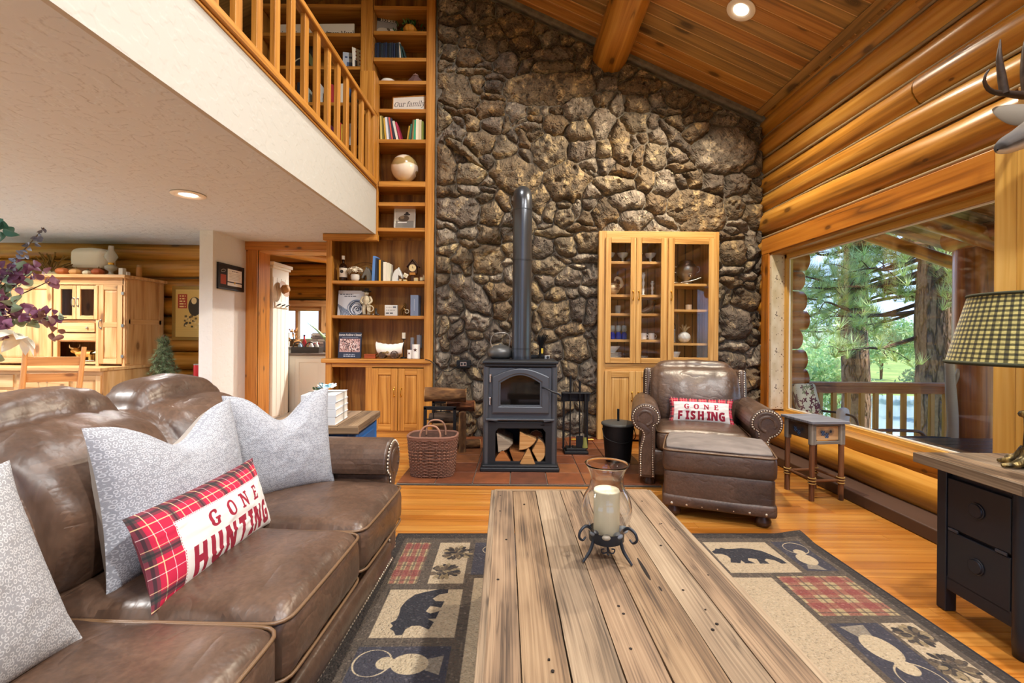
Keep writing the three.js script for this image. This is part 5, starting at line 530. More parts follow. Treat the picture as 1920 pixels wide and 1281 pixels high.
// china cabinet
{
  const c = thing('china_cabinet', 'pale oak china cabinet with glass doors set into the stone wall', 'cabinet', [1.61, 0, -5.2]);
  const o = M.oakPale, C = (n, m, x0, x1, y0, y1, Z0, Z1, g) => part(n, wb3(x0 - 1.61, x1 - 1.61, y0, y1, 5.2 - Z1, 5.2 - Z0, g), m, c);
  C('stile', o, 0.925, 1.008, 0.023, 2.41, 5.2, 5.28, 'y'); C('stile', o, 2.24, 2.3, 0.0, 2.41, 5.2, 5.28, 'y'); C('top_rail', o, 1.008, 2.24, 2.335, 2.41, 5.2, 5.28, 'x'); C('middle_rail', o, 1.008, 2.24, 0.81, 0.9, 5.2, 5.24, 'x'); C('center_stile', o, 1.69, 1.725, 0.0, 2.335, 5.2, 5.24, 'y'); C('plinth', o, 1.008, 2.24, 0.023, 0.09, 5.21, 5.28, 'x');
  const bead = std({ map: tex(256, 64, (u, v) => { const k = Math.abs(((u * 14) % 1) - 0.5) < 0.44 ? 1 : 0.45; return mix3([150, 112, 60], [176, 136, 78], fbm2(u, v, 40, 2, 2, 470)).map((q) => q * k); }, true, [1.3, 0.5]), roughness: 0.6 });
  part('back_panel', guv(box3(0.99 - 1.61, 2.26 - 1.61, 0.02, 2.36, -0.46, -0.44), 'x'), bead, c); C('side_panel', o, 0.955, 0.975, 0.022, 2.36, 5.28, 5.66, 'y'); C('side_panel', o, 2.255, 2.275, 0.0, 2.36, 5.28, 5.66, 'y'); C('divider', o, 1.7, 1.72, 0.023, 2.36, 5.24, 5.66, 'y'); C('top_panel', o, 0.97, 2.26, 2.36, 2.38, 5.28, 5.66, 'x'); C('cabinet_deck', o, 0.975, 2.255, 0.875, 0.9, 5.24, 5.66, 'x');
  for (const y of [2.075, 1.69, 1.472, 1.168]) C('shelf', o, 0.975, 1.7, y - 0.03, y, 5.27, 5.64, 'x'); for (const y of [1.822, 1.523, 1.132]) C('shelf', o, 1.72, 2.255, y - 0.028, y, 5.27, 5.64, 'x');
  panelDoor(c, -0.609, -0.263, 0.9, 2.332, 0.018, o, { st: 0.062, glass: true, handle: 1, hy: 0.54 }); panelDoor(c, -0.26, 0.085, 0.9, 2.332, 0.018, o, { st: 0.062, glass: true, handle: -1, hy: 0.54 }); panelDoor(c, 0.105, 0.637, 0.9, 2.332, 0.018, o, { st: 0.07, glass: true, handle: -1, hy: 0.54 });
  panelDoor(c, -0.609, -0.263, 0.085, 0.81, 0.018, o, { st: 0.07, handle: 1, hy: 0.6 }); panelDoor(c, -0.26, 0.085, 0.085, 0.81, 0.018, o, { st: 0.07, handle: -1, hy: 0.6 }); panelDoor(c, 0.105, 0.637, 0.085, 0.81, 0.018, o, { st: 0.07, handle: -1, hy: 0.6 });
  // what stands behind the glass
  const crystal = col(0xdfe6e8, { roughness: 0.08, metalness: 0.15 }), clear = std({ color: 0xf4fafa, transmission: 0.85, roughness: 0.03, thickness: 0 }), blue = std({ color: 0x2040c8, transmission: 0.4, roughness: 0.06, thickness: 0 }), china = col(0xe9e9e6, { roughness: 0.2 }), z = -5.46;
  const put = (n, lb, cat, x, y, geo, m, pn = 'vessel', dz = 0, gr) => { const t = thing(n, lb, cat, [x, y, z + dz], 0, gr); part(pn, geo, m, t); return t; };
  for (const [x, lb] of [[1.09, 'left'], [1.25, 'second'], [1.42, 'third'], [1.58, 'right']]) { const t = put('glass_bowl', `${lb} clear footed glass bowl on the cabinet's top shelf`, 'glass bowl', x, 2.076, lathe([[0, 0], [0.035, 0], [0.012, 0.02], [0.015, 0.06], [0.05, 0.08], [0.068, 0.12], [0.064, 0.12], [0.046, 0.086], [0, 0.07]], 24), crystal, 'bowl', 0.03, 'footed glass bowls on the cabinet top shelf'); part('foot', cyl(0.036, 0.036, 0.005, 20, 0, 0.003, 0), crystal, t); }
  const sw = put('swan_basket', 'speckled swan shaped ceramic basket behind the left glass door', 'ornament', 1.13, 1.691, warp(sph(0.1, 0, 0.075, 0, 1, 0.78, 0.8, 24, 16), (v) => { v.y += 0.25 * v.x * v.x / 0.1; }), std({ map: tex(64, 64, (u, v) => mix3([196, 170, 130], [120, 84, 50], sstep(0.5, 0.7, fbm2(u, v, 8, 8, 3, 480)))), roughness: 0.4 }), 'body'); part('neck', taper([[0.06, 0.1, 0], [0.115, 0.13, 0], [0.1, 0.2, 0], [0.05, 0.215, 0], [0.03, 0.18, 0]], [0.03, 0.024, 0.018, 0.018, 0.01], 20), col(0xd8c8a8), sw); part('tail_feathers', [taper([[-0.06, 0.12, 0], [-0.085, 0.18, 0], [-0.07, 0.22, 0]], [0.02, 0.014, 0.004], 10), taper([[-0.04, 0.13, 0.02], [-0.05, 0.19, 0.02], [-0.03, 0.225, 0.02]], [0.018, 0.012, 0.004], 10)], col(0xc8b898), sw);
  for (const [i, x] of [1.06, 1.13, 1.2, 1.27].entries()) { const t = put('blue_goblet', `${ORD[i]} cobalt blue goblet from the left behind the left glass door`, 'goblet', x, 1.169, lathe([[0.006, 0.075], [0.008, 0.085], [0.03, 0.1], [0.034, 0.135], [0.03, 0.165], [0.027, 0.165], [0.03, 0.135], [0.026, 0.106], [0, 0.092]], 20).translate(0, 0, 0), clear, 'glass_top', 0.05, 'cobalt blue goblets'); part('blue_bowl', lathe([[0, 0], [0.03, 0], [0.034, 0.01], [0.032, 0.06], [0.022, 0.085], [0, 0.088]], 20), blue, t); }
  for (const [i, x] of [1.08, 1.2].entries()) { const t = put('tumbler', `${['left', 'right'][i]} clear tumbler on the narrow shelf behind the left glass door`, 'glass', x, 1.473, lathe([[0, 0], [0.03, 0], [0.036, 0.1], [0.033, 0.1], [0.028, 0.006], [0, 0.006]], 20), clear, 'wall', 0.02, 'clear tumblers'); part('base', cyl(0.03, 0.03, 0.008, 18, 0, 0.004, 0), crystal, t); }
  for (let k = 0; k < 9; k++) single('dinner_plate', `white dinner plate, ${ORD[k]} from the bottom of the stack behind the left door`, 'plate', lathe([[0, 0.002], [0.05, 0.0], [0.07, 0.002], [0.115, 0.012], [0.116, 0.016], [0.07, 0.007], [0, 0.006]], 32), china, [1.13, 0.9 + k * 0.0125, z + 0.02], 0, 'dinner plates in the left cabinet stack');
  { const t = put('white_bowl_nested', 'white serving bowl on the plate stack behind the left door', 'bowl', 1.12, 1.014, lathe([[0, 0], [0.05, 0], [0.1, 0.06], [0.105, 0.075], [0.1, 0.075], [0.05, 0.01], [0, 0.008]], 32), china, 'bowl', 0.02); part('foot_ring', cyl(0.05, 0.052, 0.006, 24, 0, 0.002, 0), china, t); }
  for (const [i, x] of [1.41, 1.5, 1.61].entries()) { const h = [0.18, 0.26, 0.16][i]; const t = put('crystal_candlestick', `${['short left', 'tall middle', 'low right'][i]} crystal candlestick behind the middle glass door`, 'candlestick', x, 1.691, lathe([[0, 0], [0.035, 0], [0.03, 0.012], [0.012, 0.02], [0.018, h * 0.3], [0.01, h * 0.4], [0.02, h * 0.6], [0.01, h * 0.75], [0.022, h * 0.9], [0.024, h], [0, h]], 10), crystal, 'stem', 0.02, 'crystal candlesticks'); part('cup', lathe([[0.012, h], [0.018, h + 0.02], [0.014, h + 0.02], [0, h + 0.004]], 12), crystal, t); }
  const hn = put('powder_horn', 'curved dark horn lying behind the middle glass door', 'horn', 1.52, 1.475, taper([[-0.12, 0.03, 0], [-0.02, 0.03, 0], [0.06, 0.07, 0], [0.09, 0.16, 0]], [0.012, 0.025, 0.035, 0.042], 24, 12), col(0x6a5236, { roughness: 0.35 }), 'horn'); part('cap', cyl(0.043, 0.04, 0.012, 16, 0.092, 0.162, 0), M.brass, hn);
  for (const [i, x] of [1.4, 1.5, 1.595].entries()) { const t = put('white_mug', `${ORD[i]} white stoneware mug from the left behind the middle glass door`, 'mug', x, 1.169, lathe([[0, 0], [0.034, 0], [0.037, 0.008], [0.037, 0.078], [0.033, 0.078], [0.032, 0.008], [0, 0.008]], 20), china, 'mug_body', 0.05, 'white mugs'); part('handle', new THREE.TorusGeometry(0.022, 0.005, 8, 16, PI).rotateZ(-PI / 2).translate(0.037, 0.04, 0), china, t); }
  single('sugar_lid', 'small white knob-topped sugar pot between the mugs', 'pot', lathe([[0, 0], [0.02, 0], [0.03, 0.04], [0.03, 0.09], [0.012, 0.11], [0.02, 0.125], [0.014, 0.14], [0, 0.142]], 20), china, [1.45, 1.169, z - 0.06]);
  for (let k = 0; k < 6; k++) single('side_plate', `pale side plate, ${ORD[k]} from the bottom of the stack behind the middle door`, 'plate', lathe([[0, 0.002], [0.05, 0.0], [0.1, 0.011], [0.101, 0.015], [0.05, 0.006], [0, 0.006]], 32), china, [1.46, 0.9 + k * 0.012, z + 0.02], 0, 'side plates in the middle cabinet stack');
  { const t = put('brass_bell_dish', 'brass dish standing on the side plate stack', 'dish', 1.44, 0.974, lathe([[0, 0], [0.03, 0], [0.02, 0.03], [0.06, 0.06], [0.065, 0.075], [0.055, 0.07], [0, 0.05]], 20), M.brass, 'dish', 0.02); part('knob', sph(0.015, 0, 0.07, 0), M.brass, t); }
  // right-hand compartment
  const sv = put('silver_tureen', 'ornate silver samovar with tap behind the right glass door', 'samovar', 2.02, 1.823, lathe([[0, 0], [0.085, 0], [0.09, 0.012], [0.06, 0.03], [0.04, 0.06], [0.085, 0.1], [0.118, 0.15], [0.125, 0.2], [0.105, 0.24], [0.075, 0.265], [0.085, 0.28], [0.055, 0.3], [0, 0.31]], 36), M.pewter, 'urn'); part('tap', [tube([[0, 0.1, 0.08], [0, 0.1, 0.13], [0, 0.08, 0.135]], 0.009, 10, 8), rbox(0.04, 0.012, 0.01).translate(0, 0.12, 0.125)], M.pewter, sv); for (const s2 of [-1, 1]) part('handle', tube([[0.11 * s2, 0.22, 0], [0.15 * s2, 0.225, 0], [0.155 * s2, 0.17, 0], [0.12 * s2, 0.15, 0]], 0.007, 16, 8), M.pewter, sv);
  { const t = put('silver_platter', 'silver platter with knobbed cover beside the samovar', 'platter', 1.84, 1.823, lathe([[0, 0.004], [0.06, 0.003], [0.085, 0.012], [0.086, 0.016], [0.06, 0.01], [0, 0.01]], 32), M.pewter, 'platter', 0.08); part('cover', lathe([[0.06, 0.014], [0.05, 0.028], [0.01, 0.036], [0.006, 0.07], [0, 0.072]], 24), M.pewter, t); part('sugar_tongs', tube([[0.08, 0.02, 0.02], [0.2, 0.04, 0.06], [0.3, 0.075, 0.06]], 0.008, 12, 6), M.pewter, t); }
  single('crystal_stopper', 'faceted crystal decanter stopper at the left of the samovar', 'decanter', [lathe([[0, 0], [0.03, 0], [0.034, 0.05], [0.012, 0.12], [0.01, 0.16], [0, 0.16]], 10), new THREE.IcosahedronGeometry(0.03, 0).translate(0, 0.185, 0)], crystal, [1.745, 1.823, z]);
  const dr = put('blue_dress_figurine', 'pale blue porcelain lady figurine behind the right glass door', 'figurine', 1.795, 1.524, lathe([[0, 0], [0.055, 0], [0.06, 0.01], [0.045, 0.07], [0.022, 0.13], [0.03, 0.165], [0.012, 0.19], [0, 0.192]], 20), col(0xb9cbdc, { roughness: 0.3 }), 'dress'); part('head', sph(0.017, 0, 0.205, 0), col(0xe8d8c8), dr);
  { const t = put('white_candle', 'short white pillar candle behind the right glass door', 'candle', 2.045, 1.524, cyl(0.035, 0.035, 0.065, 24, 0, 0.033, 0), col(0xf0e8d8), 'wax', 0.02); part('wick', cyl(0.001, 0.001, 0.012, 5, 0, 0.07, 0), M.black, t); }
  const wb = put('wire_basket', 'glass jar with arched wire handle behind the right glass door', 'jar', 1.82, 1.133, lathe([[0, 0], [0.07, 0], [0.075, 0.01], [0.075, 0.15], [0.072, 0.15], [0.07, 0.01], [0, 0.008]], 28), clear, 'jar'); part('handle', tube([[-0.075, 0.14, 0], [-0.07, 0.22, 0], [0, 0.26, 0], [0.07, 0.22, 0], [0.075, 0.14, 0]], 0.004, 24, 6), M.iron, wb); part('lid', cyl(0.072, 0.072, 0.012, 24, 0, 0.156, 0), crystal, wb);
  const pn = put('pineapple_vase', 'cut glass pineapple ornament with spiky leaves behind the right door', 'ornament', 1.985, 1.133, warp(sph(0.07, 0, 0.068, 0, 1, 0.95, 1, 20, 14), (v) => { const k = 1 + 0.06 * Math.sin(Math.atan2(v.z, v.x) * 10 + v.y * 90); v.x *= k; v.z *= k; }), crystal, 'fruit', 0.05); { const gs = []; for (let k = 0; k < 12; k++) { const a = k * 2.4, e = 0.2 + (k % 4) * 0.2; gs.push(taper([[0, 0.125, 0], [Math.cos(a) * e * 0.05, 0.17, Math.sin(a) * e * 0.05], [Math.cos(a) * e * 0.1, 0.235 - e * 0.05, Math.sin(a) * e * 0.1]], [0.01, 0.009, 0.002], 8, 5)); } part('crown_leaves', gs, col(0xc8b890, { roughness: 0.3 }), pn); }
  const cb = put('cut_glass_bowl', 'heavy cut glass bowl on the floor of the right compartment', 'bowl', 1.83, 0.9, warp(lathe([[0, 0], [0.05, 0], [0.06, 0.012], [0.1, 0.1], [0.11, 0.13], [0.1, 0.13], [0.055, 0.02], [0, 0.015]], 40), (v) => { const k = 1 + 0.035 * Math.sin(Math.atan2(v.z, v.x) * 12 + v.y * 60); v.x *= k; v.z *= k; }), crystal, 'bowl', 0.04); part('foot', cyl(0.052, 0.055, 0.008, 24, 0, 0.004, 0), crystal, cb);
}
// ---------------------------------------------------------------- leather seating and pillows
{
  const crease = (u, v) => { const a = fbm2(u, v, 5, 9, 3, 501); return Math.pow(1 - Math.abs(2 * a - 1), 7); };
  M.leather = std({ map: tex(512, 512, (u, v) => { const a = fbm2(u, v, 5, 5, 4, 505), b = fbm2(u, v, 90, 90, 2, 507); return mix3([58, 42, 33], [104, 80, 64], clamp(a * 1.2 - 0.1)).map((q) => q * (0.88 + 0.24 * b)); }, true, [0.8, 0.8]),
    bumpMap: tex(512, 512, (u, v) => 255 * clamp(0.5 + 0.12 * (fbm2(u, v, 110, 110, 2, 509) - 0.5) + 0.5 * (fbm2(u, v, 7, 7, 3, 511) - 0.5) - 0.35 * crease(u, v)), false, [0.8, 0.8]), bumpScale: 0.005, roughness: 0.38, clearcoat: 0.25, clearcoatRoughness: 0.35 });
  M.leatherDark = M.leather.clone(); M.leatherDark.color.set(0xf4ece8); M.leatherDark.roughness = 0.5; M.leatherDark.clearcoat = 0.08;
  M.nail = col(0xd8ccb8, { roughness: 0.3, metalness: 0.8 }); M.piping = col(0x6a5038, { roughness: 0.4 }); M.bun = col(0x3a2418, { roughness: 0.3 });
}
function soft(w, h, d, { r = 0.06, crown = 0.03, side = 0.01, wr = 0.006, seed = 1, step = 0.025, shape } = {}) {
  const nx = Math.max(6, Math.round(w / step)), ny = Math.max(5, Math.round(h / step)), nz = Math.max(6, Math.round(d / step));
  let g = new THREE.BoxGeometry(w, h, d, nx, ny, nz); g.deleteAttribute('uv'); g.deleteAttribute('normal'); g = mergeVertices(g, 1e-4);
  const p = g.attributes.position, H = [w / 2, h / 2, d / 2], rr = Math.min(r, w / 2, h / 2, d / 2) * 0.999, v = new V3(), q = new V3();
  for (let i = 0; i < p.count; i++) {
    v.fromBufferAttribute(p, i); const a = v.x / H[0], b = v.y / H[1], c = v.z / H[2];
    q.set(clamp(v.x, -H[0] + rr, H[0] - rr), clamp(v.y, -H[1] + rr, H[1] - rr), clamp(v.z, -H[2] + rr, H[2] - rr)); v.sub(q); const L = v.length(); if (L > 1e-6) v.multiplyScalar(rr / L); v.add(q);
    v.y += Math.sign(b) * Math.pow(Math.abs(b), 2) * crown * (1 - a * a * a * a) * (1 - c * c * c * c) * (1 - 0.25 * (a * a + c * c)); v.x += Math.sign(a) * Math.abs(a) ** 3 * side * (1 - b * b) * (1 - c * c); v.z += Math.sign(c) * Math.abs(c) ** 3 * side * (1 - b * b) * (1 - a * a);
    if (wr) { const n = fb3(v.x * 7 + seed * 7, v.y * 7, v.z * 7, seed) - 0.5, m = Math.pow(1 - Math.abs(2 * n3(v.x * 11 + v.z * 4, v.y * 11, v.z * 9 + seed, seed) - 1), 4); v.addScaledVector(q.set(a, b, c).normalize(), wr * (2 * n - 0.6 * m)); }
    if (shape) shape(v, a, b, c); p.setXYZ(i, v.x, v.y, v.z);
  }
  g.computeVertexNormals(); return guv(g, 'x', nextOff());
}
const ringTube = (w, d, r, y, rad, crown = 0) => { const P = [], n = 18; const arc = (cx, cz, a0) => { for (let k = 0; k <= 5; k++) { const a = a0 + k / 5 * PI / 2; P.push(new V3(cx + Math.cos(a) * r, y, cz + Math.sin(a) * r)); } }; arc(w / 2 - r, d / 2 - r, 0); arc(-w / 2 + r, d / 2 - r, PI / 2); arc(-w / 2 + r, -d / 2 + r, PI); arc(w / 2 - r, -d / 2 + r, 1.5 * PI); return new THREE.TubeGeometry(new THREE.CatmullRomCurve3(P, true, 'centripetal'), 120, rad, 6, true); };
// rolled arm: profile in (across, up), swept along the depth of the seat
function armProfile(s = 1, inset = 0) { const P = [], r = 0.115 - inset, cx = 0.075, cy = 0.555; P.push([0 + inset, 0.08 + inset]); P.push([0 + inset, 0.5]); for (let k = 0; k <= 22; k++) { const a = lerp(200, -75, k / 22) * PI / 180; P.push([cx + Math.cos(a) * r, cy + Math.sin(a) * r]); } P.push([0.1 - inset, 0.42]); P.push([0.125 - inset, 0.3]); P.push([0.125 - inset, 0.08 + inset]); return P.map(([x, y]) => [x * s, y]); }
function rolledArm(parent, side, xIn, zFront, depth) { // side: +1 opens to +x; the front faces +z
  const prof = armProfile(side); if (side < 0) prof.reverse();
  const arm = part('arm', guv(prism(prof, depth, 0.012, 3), 'z', nextOff()).translate(xIn, 0, zFront - depth), M.leather, parent);
  const pan = armProfile(side, 0.022); if (side < 0) pan.reverse(); part('arm_front', guv(prism(pan, 0.02, 0.008, 2), 'y', nextOff()).translate(xIn, 0, zFront - 0.004), M.leather, arm);
  const c = new THREE.CatmullRomCurve3(armProfile(side, 0.016).map(([x, y]) => new V3(x + xIn, y, zFront + 0.017)), false, 'centripetal'), n = Math.floor(c.getLength() / 0.018), gs = []; for (let k = 0; k <= n; k++) { const q = c.getPointAt(k / n); gs.push(sph(0.0072, q.x, q.y, q.z, 1, 1, 0.7, 7, 5)); } part('nailheads', gs, M.nail, arm);
  part('scroll', new THREE.TorusGeometry(0.055, 0.018, 10, 28, PI * 1.6).rotateZ(side > 0 ? -0.5 : 0.5 - PI * 0.6).translate(xIn + 0.078 * side, 0.555, zFront + 0.012), M.leather, arm);
  return arm;
}
const bunFoot = (parent, x, z, h = 0.08) => part('bun_foot', lathe([[0, 0], [0.03, 0], [0.045, 0.02], [0.048, 0.04], [0.035, h - 0.012], [0.042, h - 0.005], [0.042, h + 0.02], [0, h + 0.02]], 20).translate(x, 0, z), M.bun, parent);
// sofa: local +z is its front, local x runs along it
{
  const s = thing('leather_sofa', 'long brown leather sofa with rolled arms and nailhead trim', 'sofa', [-1.11, 0, -1.45], PI / 2 - 0.025); // front looks to +x; local +x points away from the camera... (towards -z)
  const L = 1.66; // seat length
  part('base', soft(L + 0.2, 0.22, 0.78, { r: 0.03, crown: 0, wr: 0.002 }).translate(0, 0.19, 0.03), M.leather, s);
  part('front_rail', soft(L + 0.02, 0.1, 0.05, { r: 0.022, crown: 0, wr: 0.002 }).translate(0, 0.12, 0.45), M.leather, s);
  { const gs = []; for (let k = 0; k < 88; k++) gs.push(sph(0.0065, -L / 2 + k * L / 87, 0.085, 0.476, 1, 1, 0.7, 7, 5)); part('nailheads', gs, M.nail, s); }
  for (let k = 0; k < 3; k++) { const x = (k - 1) * 0.552, c = part('seat_cushion', soft(0.548, 0.19, 0.74, { r: 0.05, crown: 0.035, side: 0.012, wr: 0.007, seed: 11 + k, step: 0.02 }), M.leather, s); c.position.set(x, 0.375, 0.16); part('piping', ringTube(0.54, 0.735, 0.05, 0.078, 0.0055), M.piping, c); part('piping_lower', ringTube(0.54, 0.735, 0.05, -0.078, 0.0055), M.piping, c); }
  for (let k = 0; k < 3; k++) { const x = (k - 1) * 0.552; const c = part('back_cushion', soft(0.56, 0.56, 0.27, { r: 0.11, crown: 0.05, side: 0.05, wr: 0.012, seed: 31 + k, step: 0.02, shape: (v, a, b) => { const t = (b + 1) / 2; v.z += -0.19 * t * t - 0.02 + 0.07 * Math.sin(t * PI * 0.9); v.y += -0.03 * a * a * t; } }), M.leather, s); c.position.set(x, 0.69, -0.265); }
  part('outside_back', soft(L + 0.12, 0.82, 0.2, { r: 0.08, crown: 0, wr: 0.004, shape: (v, a, b) => { v.z -= 0.1 * (b + 1) / 2; } }).translate(0, 0.5, -0.47), M.leather, s);
  rolledArm(s, 1, L / 2 - 0.005, 0.44, 0.84); rolledArm(s, -1, -L / 2 + 0.005, 0.44, 0.84);
  for (const [x, z] of [[-0.88, 0.38], [0.9, 0.38], [-0.88, -0.42], [0.9, -0.42]]) bunFoot(s, x, z);
}
// armchair and ottoman
{
  const a = thing('leather_armchair', 'brown leather club armchair with rolled arms before the china cabinet', 'armchair', [1.56, 0.0, -3.93], -0.26);
  part('base', soft(0.82, 0.22, 0.76, { r: 0.03, crown: 0, wr: 0.002 }).translate(0, 0.19, 0), M.leather, a); const c = part('seat_cushion', soft(0.7, 0.17, 0.72, { r: 0.05, crown: 0.03, wr: 0.006, seed: 41 }), M.leather, a); c.position.set(0, 0.37, 0.04); part('piping', ringTube(0.69, 0.71, 0.05, 0.07, 0.006), M.piping, c);
  part('back_cushion', soft(0.72, 0.58, 0.24, { r: 0.1, crown: 0.03, side: 0.03, wr: 0.009, seed: 43, shape: (v, p, b) => { const t = (b + 1) / 2; v.z += -0.15 * t * t + 0.05 * Math.sin(t * PI); } }).translate(0, 0.67, -0.23), M.leather, a);
  part('outside_back', soft(0.88, 0.8, 0.16, { r: 0.06, crown: 0, wr: 0.003, shape: (v, p, b) => { v.z -= 0.12 * (b + 1) / 2; } }).translate(0, 0.5, -0.37), M.leather, a);
  for (const s of [-1, 1]) { const w = part('back_wing', soft(0.075, 0.36, 0.1, { r: 0.03, crown: 0, wr: 0.002 }), M.leather, a); w.position.set(0.405 * s, 0.73, -0.31); w.rotation.x = -0.16; const gs = []; for (let k = 0; k < 17; k++) { gs.push(sph(0.0065, 0.02, -0.16 + k * 0.02, 0.052, 1, 1, 0.7, 7, 5)); gs.push(sph(0.0065, -0.02, -0.16 + k * 0.02, 0.052, 1, 1, 0.7, 7, 5)); } part('nailheads', gs, M.nail, w); }
  rolledArm(a, 1, 0.36, 0.42, 0.78); rolledArm(a, -1, -0.36, 0.42, 0.78); for (const [x, z] of [[-0.4, 0.36], [0.4, 0.36], [-0.36, -0.36], [0.36, -0.36]]) bunFoot(a, x, z);
  const o = thing('leather_ottoman', 'brown leather ottoman in front of the armchair', 'ottoman', [1.39, 0.0, -3.17], -0.36);
  part('box', soft(0.66, 0.24, 0.5, { r: 0.025, crown: 0, wr: 0.002 }).translate(0, 0.2, 0), M.leatherDark, o); part('skirt', soft(0.68, 0.085, 0.52, { r: 0.02, crown: 0, wr: 0.001 }).translate(0, 0.115, 0), M.leatherDark, o); const t = part('cushion', soft(0.68, 0.16, 0.52, { r: 0.035, crown: 0.02, side: 0.01, wr: 0.004, seed: 47 }), M.leatherDark, o); t.position.set(0, 0.38, 0); part('piping', ringTube(0.675, 0.515, 0.04, 0.068, 0.006), M.piping, t);
  part('suede_top', soft(0.635, 0.024, 0.475, { r: 0.011, crown: 0.02, wr: 0.003, seed: 48 }).translate(0, 0.083, 0), std({ map: tex(256, 256, (u, v) => mix3([96, 88, 84], [140, 130, 124], fbm2(u, v, 6, 10, 4, 520)), true, [0.6, 0.6]), roughness: 0.85 }), t);
  { const gs = []; for (let k = 0; k < 7; k++) gs.push(sph(0.009, -0.28 + k * 0.093, 0.1, 0.263, 1, 1, 0.6, 8, 6)); part('nailheads', gs, M.nail, o); } for (const [x, z] of [[-0.27, 0.19], [0.27, 0.19], [-0.27, -0.19], [0.27, -0.19]]) bunFoot(o, x, z);
}
// pillows: two faces with pinched corners; front faces +z
function pillowFace(w, h, t, sgn, { chop = 0, seed = 1, n = 36 } = {}) {
  const g = new THREE.PlaneGeometry(w, h, n, n), p = g.attributes.position;
  for (let i = 0; i < p.count; i++) { const x = p.getX(i) / (w / 2), y = p.getY(i) / (h / 2); const e = Math.pow(Math.max(0, 1 - x * x), 0.55) * Math.pow(Math.max(0, 1 - y * y), 0.55); const dent = chop * Math.exp(-((x / 0.42) ** 2)) * sstep(-0.35, 1, y); const wr = 0.01 * (fb3(x * 3 + seed, y * 3, seed, 5) - 0.5) * e + 0.006 * Math.pow(1 - Math.abs(2 * n3(x * 5, y * 4, seed, 8) - 1), 5) * e;
    p.setXYZ(i, p.getX(i) * (1 - 0.07 * (1 - y * y) * (x * x)) , p.getY(i) * (1 - 0.07 * (1 - x * x) * (y * y)) - dent * h * 0.5 * (y > 0 ? y : 0), sgn * (t / 2 * e * (1 - 0.5 * dent) + wr)); }
  if (sgn < 0) { const ix = g.index.array; for (let i = 0; i < ix.length; i += 3) { const q = ix[i]; ix[i] = ix[i + 1]; ix[i + 1] = q; } }
  g.computeVertexNormals(); return g;
}
function pillow(label, pos, ry, tilt, roll, w, h, t, front, back, o = {}, extra) { const p = thing('throw_pillow', label, 'pillow', pos, ry, o.group); p.rotation.order = 'YXZ'; p.rotation.x = tilt; p.rotation.z = roll; part('front', pillowFace(w, h, t, 1, o).translate(0, h / 2, 0), front, p); part('back', pillowFace(w, h, t, -1, o).translate(0, h / 2, 0), back, p); return p; }
